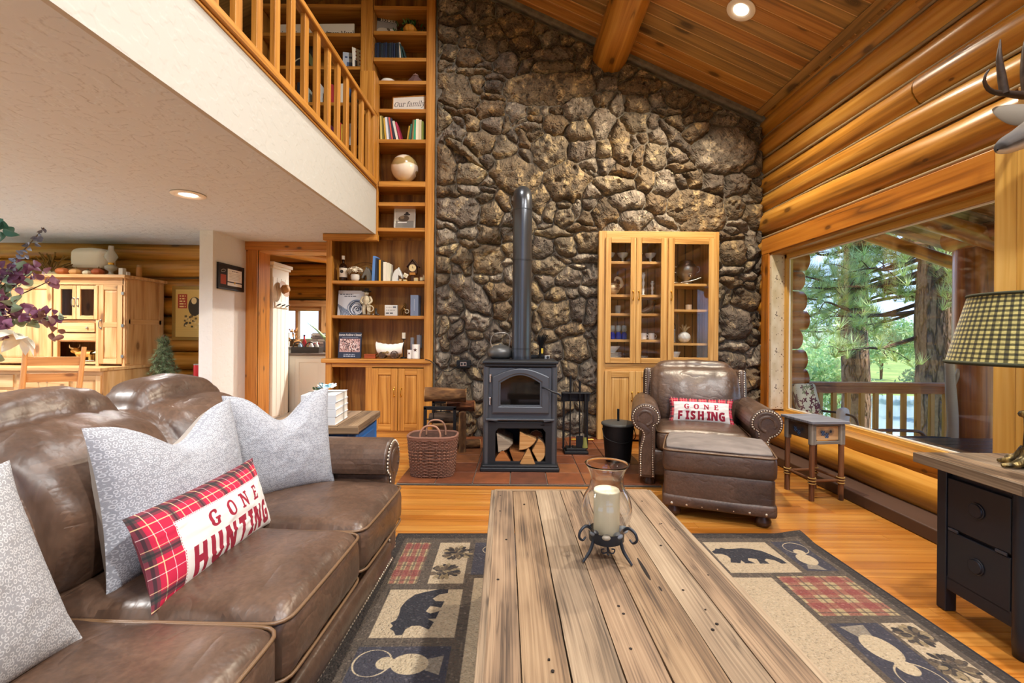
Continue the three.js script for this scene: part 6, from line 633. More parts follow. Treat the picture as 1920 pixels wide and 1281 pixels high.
{
  const R = rng(61), C = []; for (let j = 0; j < 14; j++) for (let i = 0; i < 14; i++) C.push([(i + 0.5 + (j % 2) * 0.5 + (R() - 0.5) * 0.4) / 14, (j + 0.5 + (R() - 0.5) * 0.4) / 14]);
  const ring = (u, v) => { let d1 = 9, d2 = 9; for (const c of C) { let x = u - c[0]; x -= Math.round(x); let y = v - c[1]; y -= Math.round(y); const d = Math.hypot(x, y) * 14; if (d < d1) { d2 = d1; d1 = d; } else if (d < d2) d2 = d; } const gap = tn(u * 34, v * 34, 34, 34, 71); return (1 - sstep(0.07, 0.12, Math.abs(d1 - 0.33))) * sstep(0.22, 0.34, gap) * sstep(0.02, 0.1, d2 - d1); };
  const loop = tex(512, 512, (u, v) => { const k = ring(u, v), f = 0.94 + 0.12 * tn(u * 200, v * 200, 200, 200, 3); return mix3([140, 143, 151], [184, 188, 196], k).map((q) => q * f); });
  const lm = std({ map: loop, roughness: 0.6, sheen: 0.4 }), lm2 = std({ map: loop, color: 0xfffaf2, roughness: 0.6 });
  loop.repeat.set(3.2, 2.7);
  const grey = col(0x9c948c, { roughness: 0.7 });
  pillow('large grey patterned pillow with a chopped top behind the hunting pillow', [-1.1, 0.468, -1.54], PI / 2 - 0.05, -0.16, 0, 0.6, 0.475, 0.2, lm, grey, { chop: 0.42, seed: 3 });
  pillow('grey patterned pillow propped in the far corner of the sofa', [-1.05, 0.47, -2.07], PI / 2 - 0.72, -0.16, 0, 0.47, 0.47, 0.17, lm, grey, { chop: 0.5, seed: 5 });
  pillow('pale looped pillow cut by the lower left picture edge', [-1.02, 0.47, -0.82], PI / 2 - 0.15, -0.3, 0.12, 0.46, 0.44, 0.17, lm2, grey, { seed: 7 });
  const plaid = (g, x, y, w, h, s) => { g.save(); g.beginPath(); g.rect(x, y, w, h); g.clip(); g.fillStyle = '#b5143c'; g.fillRect(x, y, w, h); for (let k = -1; k * s < Math.max(w, h) + s; k++) { for (const [o, b, c] of [[0.0, 0.2, 'rgba(34,62,50,0.5)'], [0.07, 0.06, 'rgba(16,24,28,0.5)'], [0.34, 0.03, 'rgba(226,206,150,0.85)'], [-0.05, 0.02, 'rgba(226,206,150,0.7)'], [0.62, 0.02, 'rgba(240,230,220,0.7)']]) { g.fillStyle = c; g.fillRect(x + (k + o) * s, y, b * s, h); g.fillRect(x, y + (k + o) * s, w, b * s); } } g.restore(); };
  const stitch = (g, x, y, w, h) => { g.strokeStyle = '#9a1a34'; g.lineWidth = 3; g.setLineDash([7, 6]); g.strokeRect(x, y, w, h); g.setLineDash([]); };
  const hunt = canvasTex(1024, 420, (g, w, h) => { plaid(g, 0, 0, w, h, 175); g.fillStyle = '#d4d0cc'; g.fillRect(w * 0.16, h * 0.24, w * 0.84, h * 0.76); stitch(g, w * 0.165, h * 0.25, w * 0.9, h * 0.9); const L = (s, x, y, z, sx, sp) => { let q = x; for (const c of s) { text(g, c, q, y, z, '#8e1630', 'serif', 'bold', 'center', sx, 5); q += sp; } }; L('GONE', w * 0.38, h * 0.42, h * 0.25, 1, w * 0.135); const q = 'HUNTING'; let x = w * 0.25; for (const c of q) { text(g, c, x, h * 0.76, h * 0.43, '#8e1630', 'sans-serif', 'bold', 'center', 0.78, 11); x += c === 'I' ? w * 0.085 : w * 0.112; if (c === 'T') x -= w * 0.02; } });
  pillow('red plaid pillow lettered GONE HUNTING on the sofa seat', [-0.945, 0.468, -1.475], PI / 2 + 0.02, -0.3, 0, 0.6, 0.26, 0.13, std({ map: hunt, roughness: 0.85 }), col(0x7a1c30, { roughness: 0.9 }), { seed: 9 });
  const fish = canvasTex(1024, 400, (g, w, h) => { plaid(g, 0, 0, w, h, 150); g.fillStyle = '#d8d4d0'; g.fillRect(w * 0.07, h * 0.2, w * 0.87, h * 0.8); stitch(g, w * 0.075, h * 0.21, w * 0.86, h * 0.9); let x = w * 0.28; for (const c of 'GONE') { text(g, c, x, h * 0.4, h * 0.26, '#a0203c', 'serif', 'bold', 'center', 1.1, 5); x += w * 0.15; } x = w * 0.175; for (const c of 'FISHING') { text(g, c, x, h * 0.74, h * 0.42, '#8e1630', 'sans-serif', 'bold', 'center', 0.9, 13); x += c === 'I' ? w * 0.085 : w * 0.118; } });
  pillow('red plaid pillow lettered GONE FISHING on the armchair', [1.575, 0.462, -3.89], -0.3, -0.35, 0, 0.53, 0.225, 0.12, std({ map: fish, roughness: 0.85 }), col(0x8a2040, { roughness: 0.9 }), { seed: 11 });
}
// ---------------------------------------------------------------- rug, coffee table, candle holder
{
  const W = 2.42, L = 3.05, PX = 1240, PY = 1560, S = PX / W;
  const draw = (g, w, h) => { // x across the rug, y from the far edge towards the camera
    const X = (m) => (m + 0.675) * S, Y = (Z) => (2.735 - Z) * S, rc = (c, x0, x1, z1, z0) => { g.fillStyle = c; g.fillRect(X(x0), Y(z1), (x1 - x0) * S, (z1 - z0) * S); };
    fillT(g, w, h, '#302925'); rc('#4b4138', -0.625, 1.695, 2.675, -0.265); const R = rng(88);
    for (let i = 0; i < 5200; i++) { g.fillStyle = ['#5c5044', '#3a332e', '#6a5c4c', '#2a2624'][i % 4]; g.globalAlpha = 0.5; const hz = R() < 0.5; g.fillRect(R() * w, R() * h, hz ? 26 : 3, hz ? 3 : 26); } g.globalAlpha = 1;
    g.strokeStyle = '#302925'; g.lineWidth = 26; g.strokeRect(13, 13, w - 26, h - 26);
    const cream = '#9e8d74', dark = '#34323a';
    rc(cream, -0.19, 1.28, 2.24, 0.15);
    const bear = (cx, cz, s, fl, rot = 0) => { g.save(); g.translate(X(cx), Y(cz)); g.rotate(rot); g.scale(fl * s * S, s * S); g.fillStyle = '#25242a'; g.beginPath(); [[-0.5, -0.2], [-0.46, -0.27], [-0.4, -0.25], [-0.34, -0.31], [-0.27, -0.26], [-0.14, -0.27], [0.02, -0.31], [0.2, -0.29], [0.36, -0.22], [0.46, -0.08], [0.56, 0.1], [0.58, 0.24], [0.48, 0.26], [0.42, 0.14], [0.3, 0.08], [0.24, 0.14], [0.26, 0.27], [0.1, 0.27], [0.12, 0.1], [-0.02, 0.08], [-0.06, 0.16], [0.02, 0.27], [-0.16, 0.27], [-0.18, 0.16], [-0.24, 0.27], [-0.4, 0.25], [-0.34, 0.1], [-0.36, 0.0], [-0.44, -0.06], [-0.56, -0.06], [-0.58, -0.14]].forEach((p, i) => g[i ? 'lineTo' : 'moveTo'](...p)); g.closePath(); g.fill(); g.restore(); };
    const lantern = (cx, cz, len, wid, rot) => { g.save(); g.translate(X(cx), Y(cz)); g.rotate(rot); g.scale(len * S, wid * S); g.fillStyle = g.strokeStyle = '#a29278'; g.lineWidth = 0.022; g.beginPath(); g.ellipse(-0.28, 0, 0.2, 0.42, 0, 0.4, 5.9); g.stroke(); g.beginPath(); g.ellipse(-0.14, 0, 0.1, 0.2, 0, 0, 7); g.fill(); g.beginPath(); g.ellipse(0.12, 0, 0.2, 0.33, 0, 0, 7); g.fill(); g.beginPath(); g.moveTo(-0.05, -0.09); g.lineTo(0.05, -0.12); g.lineTo(0.05, 0.12); g.lineTo(-0.05, 0.09); g.fill(); g.globalAlpha = 0.6; g.beginPath(); g.moveTo(0.28, -0.16); g.lineTo(0.46, -0.3); g.lineTo(0.46, 0.3); g.lineTo(0.28, 0.16); g.fill(); g.globalAlpha = 1; g.restore(); };
    const cone = (cx, cz, r) => { for (let i = 0; i < 70; i++) { const a = R() * 7, q = Math.sqrt(R()) * r; g.fillStyle = ['#3c342e', '#55483a', '#2a2626', '#7a6a50'][i % 4]; g.beginPath(); g.ellipse(X(cx) + Math.cos(a) * q * S, Y(cz) + Math.sin(a) * q * S, 0.02 * S, 0.011 * S, a, 0, 7); g.fill(); } };
    const plaid = (x0, x1, z1, z0) => { rc('#94815f', x0, x1, z1, z0); const n = 3; for (let i = 0; i < n; i++) { g.fillStyle = 'rgba(112,48,48,0.6)'; g.fillRect(X(x0 + (i + 0.12) * (x1 - x0) / n), Y(z1), (x1 - x0) / n * 0.5 * S, (z1 - z0) * S); g.fillRect(X(x0), Y(z1 - (i + 0.12) * (z1 - z0) / n), (x1 - x0) * S, (z1 - z0) / n * 0.42 * S); g.fillStyle = 'rgba(60,50,46,0.5)'; g.fillRect(X(x0 + (i + 0.8) * (x1 - x0) / n), Y(z1), 5, (z1 - z0) * S); g.fillRect(X(x0), Y(z1 - (i + 0.75) * (z1 - z0) / n), (x1 - x0) * S, 5); } };
    plaid(-0.6, -0.46, 2.62, 2.19); rc(cream, -0.41, -0.24, 2.62, 2.19); cone(-0.3, 2.5, 0.07); cone(-0.34, 2.3, 0.065); rc(dark, -0.21, 0.04, 2.62, 2.27); lantern(-0.08, 2.45, 0.3, 0.2, PI / 2);
    rc(cream, -0.57, -0.235, 2.14, 1.8); bear(-0.4, 1.98, 0.3, 1, -PI / 2 + 0.15); rc(dark, -0.59, -0.24, 1.75, 1.4); lantern(-0.42, 1.66, 0.34, 0.16, 0.05); plaid(-0.6, -0.24, 1.36, 0.95); rc(cream, -0.58, -0.24, 0.9, 0.5); bear(-0.4, 0.7, 0.3, 1, -PI / 2); rc(dark, -0.59, -0.24, 0.45, 0.1);
    rc(cream, 0.08, 0.5, 2.62, 2.27); rc(dark, 0.54, 0.76, 2.62, 2.27); plaid(0.8, 1.06, 2.62, 2.27); rc(cream, 1.1, 1.465, 2.625, 2.285); bear(1.275, 2.46, 0.3, 1, 0.05); rc(dark, 1.5, 1.665, 2.63, 2.3); lantern(1.585, 2.46, 0.32, 0.15, PI / 2 + 0.15);
    plaid(1.31, 1.66, 2.25, 1.93); rc(dark, 1.31, 1.515, 1.88, 1.45); lantern(1.41, 1.68, 0.4, 0.18, -PI / 2 - 0.1); rc(cream, 1.53, 1.665, 1.88, 1.45); cone(1.6, 1.8, 0.055); cone(1.59, 1.63, 0.06); cone(1.61, 1.5, 0.05); rc(cream, 1.31, 1.665, 1.4, 1.0); bear(1.48, 1.2, 0.3, -1); plaid(1.31, 1.66, 0.95, 0.6); rc(dark, 1.31, 1.66, 0.55, 0.15);
    for (let i = 0; i < 26000; i++) { const k = R(); g.fillStyle = k < 0.5 ? 'rgba(20,16,14,0.13)' : 'rgba(240,225,200,0.12)'; g.fillRect(R() * w, R() * h, 4, 3); }
  };
  const r = thing('area_rug', 'lodge rug with bears, lanterns, pinecones and plaid blocks under the coffee table', 'rug', [0.545, 0, -1.21], 0.02);
  const g = new THREE.BoxGeometry(W, 0.014, L, 60, 1, 76).translate(0, 0.0075, 0), p = g.attributes.position, uv = g.attributes.uv, n = g.attributes.normal; for (let i = 0; i < p.count; i++) uv.setXY(i, p.getX(i) / W + 0.5, 0.5 - p.getZ(i) / L);
  warp(g, (v) => { if (v.y > 0.01) v.y += 0.004 * (fb3(v.x * 3, 0, v.z * 3, 7) - 0.5); const e = Math.exp(-((v.x - W / 2) ** 2 + (v.z + L / 2) ** 2) / 0.012); v.y += e * 0.022; });
  const pile = tex(512, 512, (u, v) => 255 * (0.6 * fbm2(u, v, 150, 150, 2, 530) + 0.4 * fbm2(u, v, 60, 60, 2, 531))); pile.colorSpace = THREE.NoColorSpace; pile.repeat.set(3, 3.8);
  part('pile', g, std({ map: canvasTex(PX, PY, draw), bumpMap: pile, bumpScale: 0.012, roughness: 1 }), r);
  part('binding', [rbox(W + 0.016, 0.016, 0.012, 0.005).translate(0, 0.009, L / 2), rbox(0.012, 0.016, L, 0.005).translate(W / 2, 0.009, 0), rbox(0.012, 0.016, L, 0.005).translate(-W / 2, 0.009, 0), rbox(W + 0.016, 0.016, 0.012, 0.005).translate(0, 0.009, -L / 2)], col(0x1c1a1e, { roughness: 1 }), r);
}
{
  const t = thing('coffee_table', 'long coffee table of weathered reclaimed planks in the middle of the room', 'coffee table', [0.29, 0.014, -1.48], 0.026), H = 0.446, L = 1.4, ws = [0.083, 0.108, 0.117, 0.1, 0.125, 0.096, 0.101]; let x = -0.37; const R = rng(17);
  ws.forEach((w, i) => { const g = new THREE.BoxGeometry(w - 0.0035, 0.03, L, 5, 1, 46), o = R() * 9; warp(g, (v) => { if (v.y > 0) v.y += 0.0022 * (fb3(v.x * 18 + o, 0, v.z * 3, i) - 0.5) - 0.0016 * sstep(w / 2 - 0.006, w / 2 - 0.001, Math.abs(v.x)); v.x += 0.0022 * (fb3(o, 0, v.z * 8, i + 4) - 0.5) * Math.sign(v.x); }); const q = guv(g, 'z', nextOff()).translate(x + w / 2, H - 0.015 + (R() - 0.5) * 0.004, 0); const pl = part('plank', q, M.barn[i % 3], t);
    const hs = []; for (let k = 0; k < 5; k++) hs.push(cyl(0.0028 + R() * 0.002, 0.003, 0.004, 8, x + w * (0.25 + 0.5 * R()), H - 0.0005, -L / 2 + 0.05 + R() * (L - 0.1))); if (i === 4) hs.push(sph(0.008, 0.118, H + 0.0012, 0.03, 1, 0.2, 11, 10, 8), sph(0.006, 0.132, H + 0.0012, 0.15, 1, 0.2, 4, 8, 6)); part('nail_hole', hs, col(0x1c120a, { roughness: 1 }), pl); x += w; });
  for (const s of [-1, 1]) part('edge_board', wb3(-0.011, 0.011, H - 0.075, H + 0.002, -L / 2 - 0.01, L / 2 + 0.01, 'z').translate(0.374 * s - 0.005, 0, 0), M.barn[2], t); for (const s of [-1, 1]) part('edge_board', wb3(-0.375, 0.365, H - 0.075, H + 0.002, -0.011, 0.011, 'x').translate(0, 0, s * (L / 2 + 0.01)), M.barn[1], t);
  for (const [a, b] of [[-0.32, -0.62], [0.31, -0.62], [-0.32, 0.62], [0.31, 0.62]]) part('leg', wb3(a - 0.04, a + 0.04, 0.002, H - 0.03, b - 0.04, b + 0.04, 'y'), M.barn[0], t); part('lower_shelf', wb3(-0.3, 0.29, 0.12, 0.145, -0.58, 0.58, 'z'), M.barn[1], t);
  const c = thing('candle_holder', 'hurricane glass candle holder on scrolled iron legs on the coffee table', 'candle holder', [0.305, 0.462, -1.53]); const im = col(0x2b3038, { roughness: 0.45, metalness: 0.5 });
  part('ring_cup', lathe([[0, 0.052], [0.048, 0.052], [0.058, 0.058], [0.06, 0.092], [0.057, 0.092], [0.054, 0.066], [0, 0.064]], 40), im, c);
  for (const a of [-1.05, 0.8, 2.9]) { const P = [[0.052, 0.078], [0.06, 0.1], [0.085, 0.118], [0.108, 0.108], [0.114, 0.088], [0.1, 0.075], [0.088, 0.083]].map(([r, y]) => [Math.sin(a) * r, y, Math.cos(a) * r]); const Q = [[0.053, 0.085], [0.057, 0.06], [0.068, 0.035], [0.098, 0.003]].map(([r, y]) => [Math.sin(a) * r, y, Math.cos(a) * r]); part('scroll_leg', [taper(P, [0.0052, 0.0055, 0.0055, 0.005, 0.0045, 0.004, 0.003], 36), taper(Q, [0.0055, 0.0058, 0.0055, 0.004], 20)], im, c); }
  part('pendant_scroll', [tube([[0, 0.052, 0.02], [0, 0.03, 0.03], [-0.018, 0.024, 0.03], [-0.022, 0.036, 0.03], [-0.012, 0.038, 0.03]], 0.0022, 20, 6), tube([[0, 0.05, 0.02], [0, 0.03, 0.03], [0.018, 0.024, 0.03], [0.022, 0.036, 0.03], [0.012, 0.038, 0.03]], 0.0022, 20, 6), sph(0.004, 0, 0.02, 0.03)], im, c);
  const gp = [[0.046, 0.07], [0.06, 0.09], [0.08, 0.135], [0.084, 0.165], [0.076, 0.2], [0.058, 0.235], [0.054, 0.26], [0.06, 0.285], [0.074, 0.312]], o = new THREE.CatmullRomCurve3(gp.map((q) => new V3(q[0], q[1], 0))).getPoints(30).map((q) => [q.x, q.y]); part('glass_hurricane', lathe([...o, ...o.slice().reverse().map(([r, y]) => [r - 0.0025, y + 0.0006])], 56), std({ color: 0xf6f8fa, transmission: 1, roughness: 0.015, thickness: 0.003, ior: 1.45 }), c);
  const w = single('pillar_candle', 'thick ivory pillar candle inside the hurricane glass', 'candle', warp(lathe([[0, 0], [0.04, 0], [0.043, 0.004], [0.0435, 0.15], [0.041, 0.158], [0.03, 0.152], [0.012, 0.15], [0, 0.152]], 36), (v) => { const k = 1 + 0.012 * (n3(v.x * 60, v.y * 60, v.z * 60, 2) - 0.5); v.x *= k; v.z *= k; }), col(0xece2bd, { roughness: 0.45 }), [0.305, 0.531, -1.53]);
  for (const [k, x, y, z, r, m, n] of [[0, 0.03, 0.0, 0.04, 0.014, 0x7e8790, 'blue-grey'], [1, 0.052, 0.008, 0.012, 0.016, 0x8f9aa2, 'large grey'], [2, -0.01, 0, 0.052, 0.013, 0xa39a88, 'tan'], [3, -0.045, 0.002, 0.025, 0.013, 0x6e7478, 'dark grey']]) single('pebble', `${n} pebble at the foot of the ivory candle`, 'pebble', sph(r, 0, 0, 0, 1.2, 0.8, 1, 14, 10), col(m, { roughness: 0.4 }), [0.305 + x, 0.548 + y, -1.53 + z], 0, 'pebbles in the hurricane glass');
}
// end table beyond the sofa with tied books
{
  const bl = col(0x2a5a94, { roughness: 0.4 }), e = thing('blue_end_table', 'blue painted end table with plank top beyond the sofa arm', 'end table', [-1.26, 0, -2.94], 0.06);
  ['', '', '', '', ''].forEach((_, i) => part('top_plank', wb3(-0.3 + i * 0.122, -0.3 + i * 0.122 + 0.119, 0.615, 0.66, -0.28, 0.27, 'z'), M.barn[i % 3], e)); part('top_edge', wb3(-0.302, 0.312, 0.612, 0.655, 0.27, 0.282, 'x'), M.barn[1], e);
  part('body', wb3(-0.27, 0.28, 0.1, 0.615, -0.25, 0.24, 'x'), bl, e); for (const [x, z] of [[-0.255, 0.225], [0.262, 0.225], [-0.255, -0.235], [0.262, -0.235]]) part('corner_post', lathe([[0, 0.0], [0.02, 0], [0.03, 0.1], [0.03, 0.612], [0, 0.612]], 20).translate(x, 0, z), bl, e); part('drawer_front', rbox(0.43, 0.2, 0.02, 0.006).translate(0.0, 0.48, 0.245), bl, e); part('side_panel', rbox(0.02, 0.4, 0.36, 0.006).translate(0.282, 0.36, 0), bl, e);
  const bk = [[0, 0.047, 0.2, 0.28], [1, 0.044, 0.205, 0.285], [2, 0.04, 0.2, 0.28], [3, 0.046, 0.2, 0.275]]; let y = 0.66; const pm = std({ map: tex(64, 256, (u, v) => { const k = 214 + 34 * tn(v * 120, u * 2, 120, 2, 9); return [k, k - 4, k - 12]; }, true, [0.05, 0.05]), roughness: 0.9 });
  bk.forEach(([i, h, w, l]) => { const b = thing('white_book', `${['lowest', 'second', 'third', 'topmost'][i]} book of the white tied stack on the blue end table`, 'book', [-1.19, y, -2.83], 0.1 + 0.02 * (i % 2), 'white tied books'); part('cover', [rbox(w, 0.003, l, 0.001).translate(0, 0.0015, 0), rbox(w, 0.003, l, 0.001).translate(0, h - 0.0015, 0), rbox(w, h, 0.004, 0.0015).translate(0, h / 2, l / 2)], col(0xc9cdd2, { roughness: 0.6 }), b); part('pages', guv(box3(-w / 2 + 0.004, w / 2 - 0.004, 0.003, h - 0.003, -l / 2 + 0.003, l / 2 - 0.003), 'y'), pm, b); y += h + 0.0005; });
  const tw = thing('twine_band', 'grey twine tied round the stack of white books', 'ribbon', [-1.19, 0.66, -2.83], 0.1); part('twine', [rbox(0.004, 0.18, 0.008).translate(0.106, 0.09, -0.02), rbox(0.22, 0.003, 0.008).translate(0, 0.181, -0.02)], col(0x8a8478), tw);
  const f = thing('blue_flower_sprig', 'pale blue silk flower sprig lying on the white books', 'flowers', [-1.19, 0.844, -2.83]); const R = rng(71); for (let k = 0; k < 7; k++) { const gs = []; for (let p = 0; p < 6; p++) gs.push(T(warp(new THREE.PlaneGeometry(0.018, 0.03, 2, 3).translate(0, 0.015, 0), (v) => { v.z += v.y * v.y * 8; v.x *= 1 - Math.abs(v.y / 0.03 - 0.6) * 0.7; }), 0, 0, 0, 0.9, 0, 0).rotateY(p * PI / 3)); const m = part('petals', gs, col([0xdbe8f0, 0xa8d0dc, 0x8cc0cc][k % 3], { side: THREE.DoubleSide }), f); m.position.set(-0.05 + R() * 0.14, 0.008 + R() * 0.03, (R() - 0.5) * 0.09); m.rotation.set(R() - 0.5, R() * 6, R() - 0.5); } part('leaves', Array.from({ length: 9 }, (_, k) => T(warp(new THREE.PlaneGeometry(0.018, 0.05, 1, 3).translate(0, 0.025, 0), (v) => { v.x *= 1 - Math.abs(v.y / 0.05 - 0.4) * 1.2; v.z += v.y * v.y * 3; }), -0.06 + R() * 0.05, 0.006 + R() * 0.02, (R() - 0.5) * 0.1, 1.2, R() * 6, 0)), col(0x4c5a2c, { side: THREE.DoubleSide }), f);
}
// ---------------------------------------------------------------- window side: twig table, night stand, lamp, deer mount
{
  const twig = woodMat({ light: 0x8a5c3a, mid: 0x6e4428, dark: 0x3a2212, grain: 30, rings: 3, knots: 3, kr: 0.01, bump: false, seed: 591, len: 1, wid: 0.3, w: 256, h: 128 }, { roughness: 0.5 }), t = thing('twig_side_table', 'rustic twig side table with painted pinecone panel under the window', 'side table', [2.285, 0, -3.5], 0.1); const gw = std({ map: tex(256, 128, (u, v) => mix3([168, 160, 146], [96, 88, 78], fbm2(u, v, 3, 30, 3, 540)), true, [0.5, 0.2]), roughness: 0.85 }), tp = std({ map: tex(256, 128, (u, v) => mix3([148, 150, 158], [84, 84, 92], fbm2(u, v, 3, 24, 3, 541)), true, [0.5, 0.2]), roughness: 0.7 });
  for (let i = 0; i < 3; i++) part('top_board', wb3(-0.15, 0.15, 0.572, 0.592, -0.17 + i * 0.116, -0.17 + i * 0.116 + 0.114, 'x'), tp, t);
  for (const [x, z] of [[-0.115, 0.13], [0.115, 0.13], [-0.115, -0.13], [0.115, -0.13]]) { part('leg', logTo([x, 0, z], [x, 0.45, z], 0.019, Math.round(x * 100 + z * 37) + 900, { seg: 0.05, rough: 0.1, bow: 0.002, rs: 12 }), twig, t); part('corner_post', guv(rbox(0.042, 0.16, 0.042, 0.01), 'y').translate(x, 0.49, z), gw, t); part('rope_wrap', [0.13, 0.15, 0.17].map((y) => new THREE.TorusGeometry(0.024, 0.005, 6, 18).rotateX(PI / 2).translate(x, y, z)), col(0xb08a4c, { roughness: 0.9 }), t); }
  for (const s of [-1, 1]) { part('stretcher', logTo([-0.115, 0.15, 0.13 * s], [0.115, 0.15, 0.13 * s], 0.011, 920 + s, { seg: 0.05, rs: 8, bow: 0.002 }), twig, t); part('stretcher', logTo([0.115 * s, 0.16, -0.13], [0.115 * s, 0.16, 0.13], 0.011, 925 + s, { seg: 0.05, rs: 8, bow: 0.002 }), twig, t); }
  part('apron', [guv(rbox(0.2, 0.13, 0.012), 'x').translate(0, 0.5, -0.13), guv(rbox(0.012, 0.13, 0.22), 'z').translate(0.118, 0.5, 0), guv(rbox(0.21, 0.022, 0.03), 'x').translate(0, 0.43, 0.13), guv(rbox(0.21, 0.014, 0.03), 'x').translate(0, 0.563, 0.13)], gw, t);
  const cone = (g, w, h, dark) => { fillT(g, w, h, dark ? '#54402e' : '#c8a070'); const R = rng(95); for (let i = 0; i < 40; i++) { g.strokeStyle = `rgba(${dark ? '30,20,12' : '150,110,70'},0.25)`; g.beginPath(); g.moveTo(0, R() * h); g.lineTo(w, R() * h); g.stroke(); } g.strokeStyle = '#1c2634'; g.lineWidth = 4; for (const [cx, cy] of [[0.3, 0.4], [0.68, 0.38], [0.5, 0.55]]) for (let k = 0; k < 22; k++) { const a = k * 0.29; g.beginPath(); g.moveTo(w * cx, h * cy); g.lineTo(w * cx + Math.cos(a) * w * 0.15, h * cy + Math.sin(a) * h * 0.3); g.stroke(); } for (const [cx, cy] of [[0.36, 0.5], [0.52, 0.68]]) for (let r = 0; r < 5; r++) for (let k = -2; k <= 2; k++) { g.fillStyle = ['#2c4468', '#5a7aa4', '#20304a'][(r + k + 6) % 3]; g.beginPath(); g.ellipse(w * cx + k * w * 0.025, h * cy - h * 0.14 + r * h * 0.07, w * 0.022, h * 0.045, 0, 0, 7); g.fill(); } };
  const pp = new THREE.BoxGeometry(0.19, 0.1, 0.012).translate(0, 0.498, 0.122); part('painted_panel', pp, std({ map: canvasTex(380, 200, (g, w, h) => cone(g, w, h, false)), roughness: 0.7 }), t); part('painted_panel', new THREE.BoxGeometry(0.22, 0.1, 0.012).rotateY(-PI / 2).translate(-0.118, 0.498, 0), std({ map: canvasTex(380, 200, (g, w, h) => cone(g, w, h, true)), roughness: 0.7 }), t);
}
{
  const bk = col(0x1b1e27, { roughness: 0.36 }), n = thing('night_stand', 'black two-drawer night stand with plank top at the right edge', 'night stand', [2.13, 0, -1.87], -0.02);
  part('body', [rbox(0.44, 0.5, 0.32, 0.004).translate(0.01, 0.37, 0), rbox(0.016, 0.06, 0.28).translate(-0.222, 0.13, 0)], bk, n);
  for (const [x, z] of [[-0.21, -0.155], [0.21, -0.155]]) part('corner_post', rbox(0.05, 0.63, 0.045, 0.004).translate(x, 0.317, z), bk, n); for (const [x, z] of [[-0.2, 0.165], [0.2, 0.165]]) part('corner_post', lathe([[0, 0.002], [0.04, 0.002], [0.042, 0.05], [0.042, 0.633], [0, 0.633]], 28).translate(x, 0, z), bk, n);
  for (const y of [0.485, 0.255]) { const d = part('drawer', rbox(0.016, 0.215, 0.262, 0.004, 2).translate(-0.222, y, 0.0), bk, n); part('knob', [new THREE.TorusGeometry(0.03, 0.0035, 8, 28).rotateY(PI / 2).translate(-0.232, y + 0.01, 0), cyl(0.026, 0.03, 0.01, 24).rotateZ(PI / 2).translate(-0.235, y + 0.01, 0)], bk, d); } for (const z of [-0.1, 0.1]) part('drawer_clip', rbox(0.006, 0.012, 0.045, 0.002).translate(-0.233, 0.372, z), col(0x3a3c44, { roughness: 0.3 }), n);
  for (let i = 0; i < 4; i++) part('top_plank', wb3(-0.28 + i * 0.14, -0.28 + i * 0.14 + 0.137, 0.635, 0.678, -0.235, 0.225, 'z'), M.barn[(i + 1) % 3], n); part('top_edge', wb3(-0.292, -0.28, 0.632, 0.677, -0.24, 0.23, 'z'), M.barn[2], n); part('top_edge', wb3(-0.292, 0.28, 0.632, 0.677, 0.225, 0.237, 'x'), M.barn[2], n);
  // lamp
  const l = thing('table_lamp', 'table lamp with green plaid shade and gnarled bronze trunk base', 'lamp', [2.115, 0.68, -1.86]); const bz = std({ map: tex(128, 128, (u, v) => mix3([40, 34, 22], [150, 128, 76], Math.pow(fbm2(u, v, 8, 14, 3, 550), 1.6) * 1.6), true, [0.2, 0.2]), bumpMap: tex(128, 128, (u, v) => 255 * fbm2(u, v, 8, 14, 3, 550), false, [0.2, 0.2]), bumpScale: 0.012, roughness: 0.45, metalness: 0.6 });
  const tr = [taper([[0, 0.0, 0], [0.006, 0.06, 0], [-0.004, 0.14, 0.004], [0, 0.22, 0]], [0.055, 0.036, 0.028, 0.03], 20, 14)]; for (let k = 0; k < 7; k++) { const a = k * 0.9 + 0.3, r = 0.1 + 0.03 * (k % 2); tr.push(taper([[Math.cos(a) * 0.015, 0.07, Math.sin(a) * 0.015], [Math.cos(a) * 0.045, 0.03, Math.sin(a) * 0.045], [Math.cos(a) * r * 0.8, 0.014, Math.sin(a) * r * 0.8], [Math.cos(a + 0.15) * r, 0.008, Math.sin(a + 0.15) * r]], [0.026, 0.022, 0.015, 0.008], 14, 8)); } tr.push(new THREE.TorusGeometry(0.032, 0.014, 8, 24).rotateX(PI / 2).translate(0, 0.215, 0)); part('trunk_base', guv(merge(tr), 'y'), bz, l);
  part('lamp_stem', cyl(0.008, 0.008, 0.34, 12, 0, 0.37, 0), M.brass, l); part('harp', tube([[0, 0.45, 0], [0.06, 0.52, 0], [0.05, 0.66, 0], [0, 0.71, 0], [-0.05, 0.66, 0], [-0.06, 0.52, 0], [0, 0.45, 0]], 0.003, 40, 6), M.brass, l);
  const chk = tex(512, 128, (u, v) => { const a = ((u * 60) % 1), b = ((v * 15) % 1), s = (a < 0.42 ? 1 : 0) + (b < 0.45 ? 1 : 0), n = 0.9 + 0.2 * tn(u * 240, v * 60, 240, 60, 5); return (s === 0 ? [214, 206, 132] : s === 1 ? [104, 100, 56] : [38, 38, 24]).map((q) => q * n); });
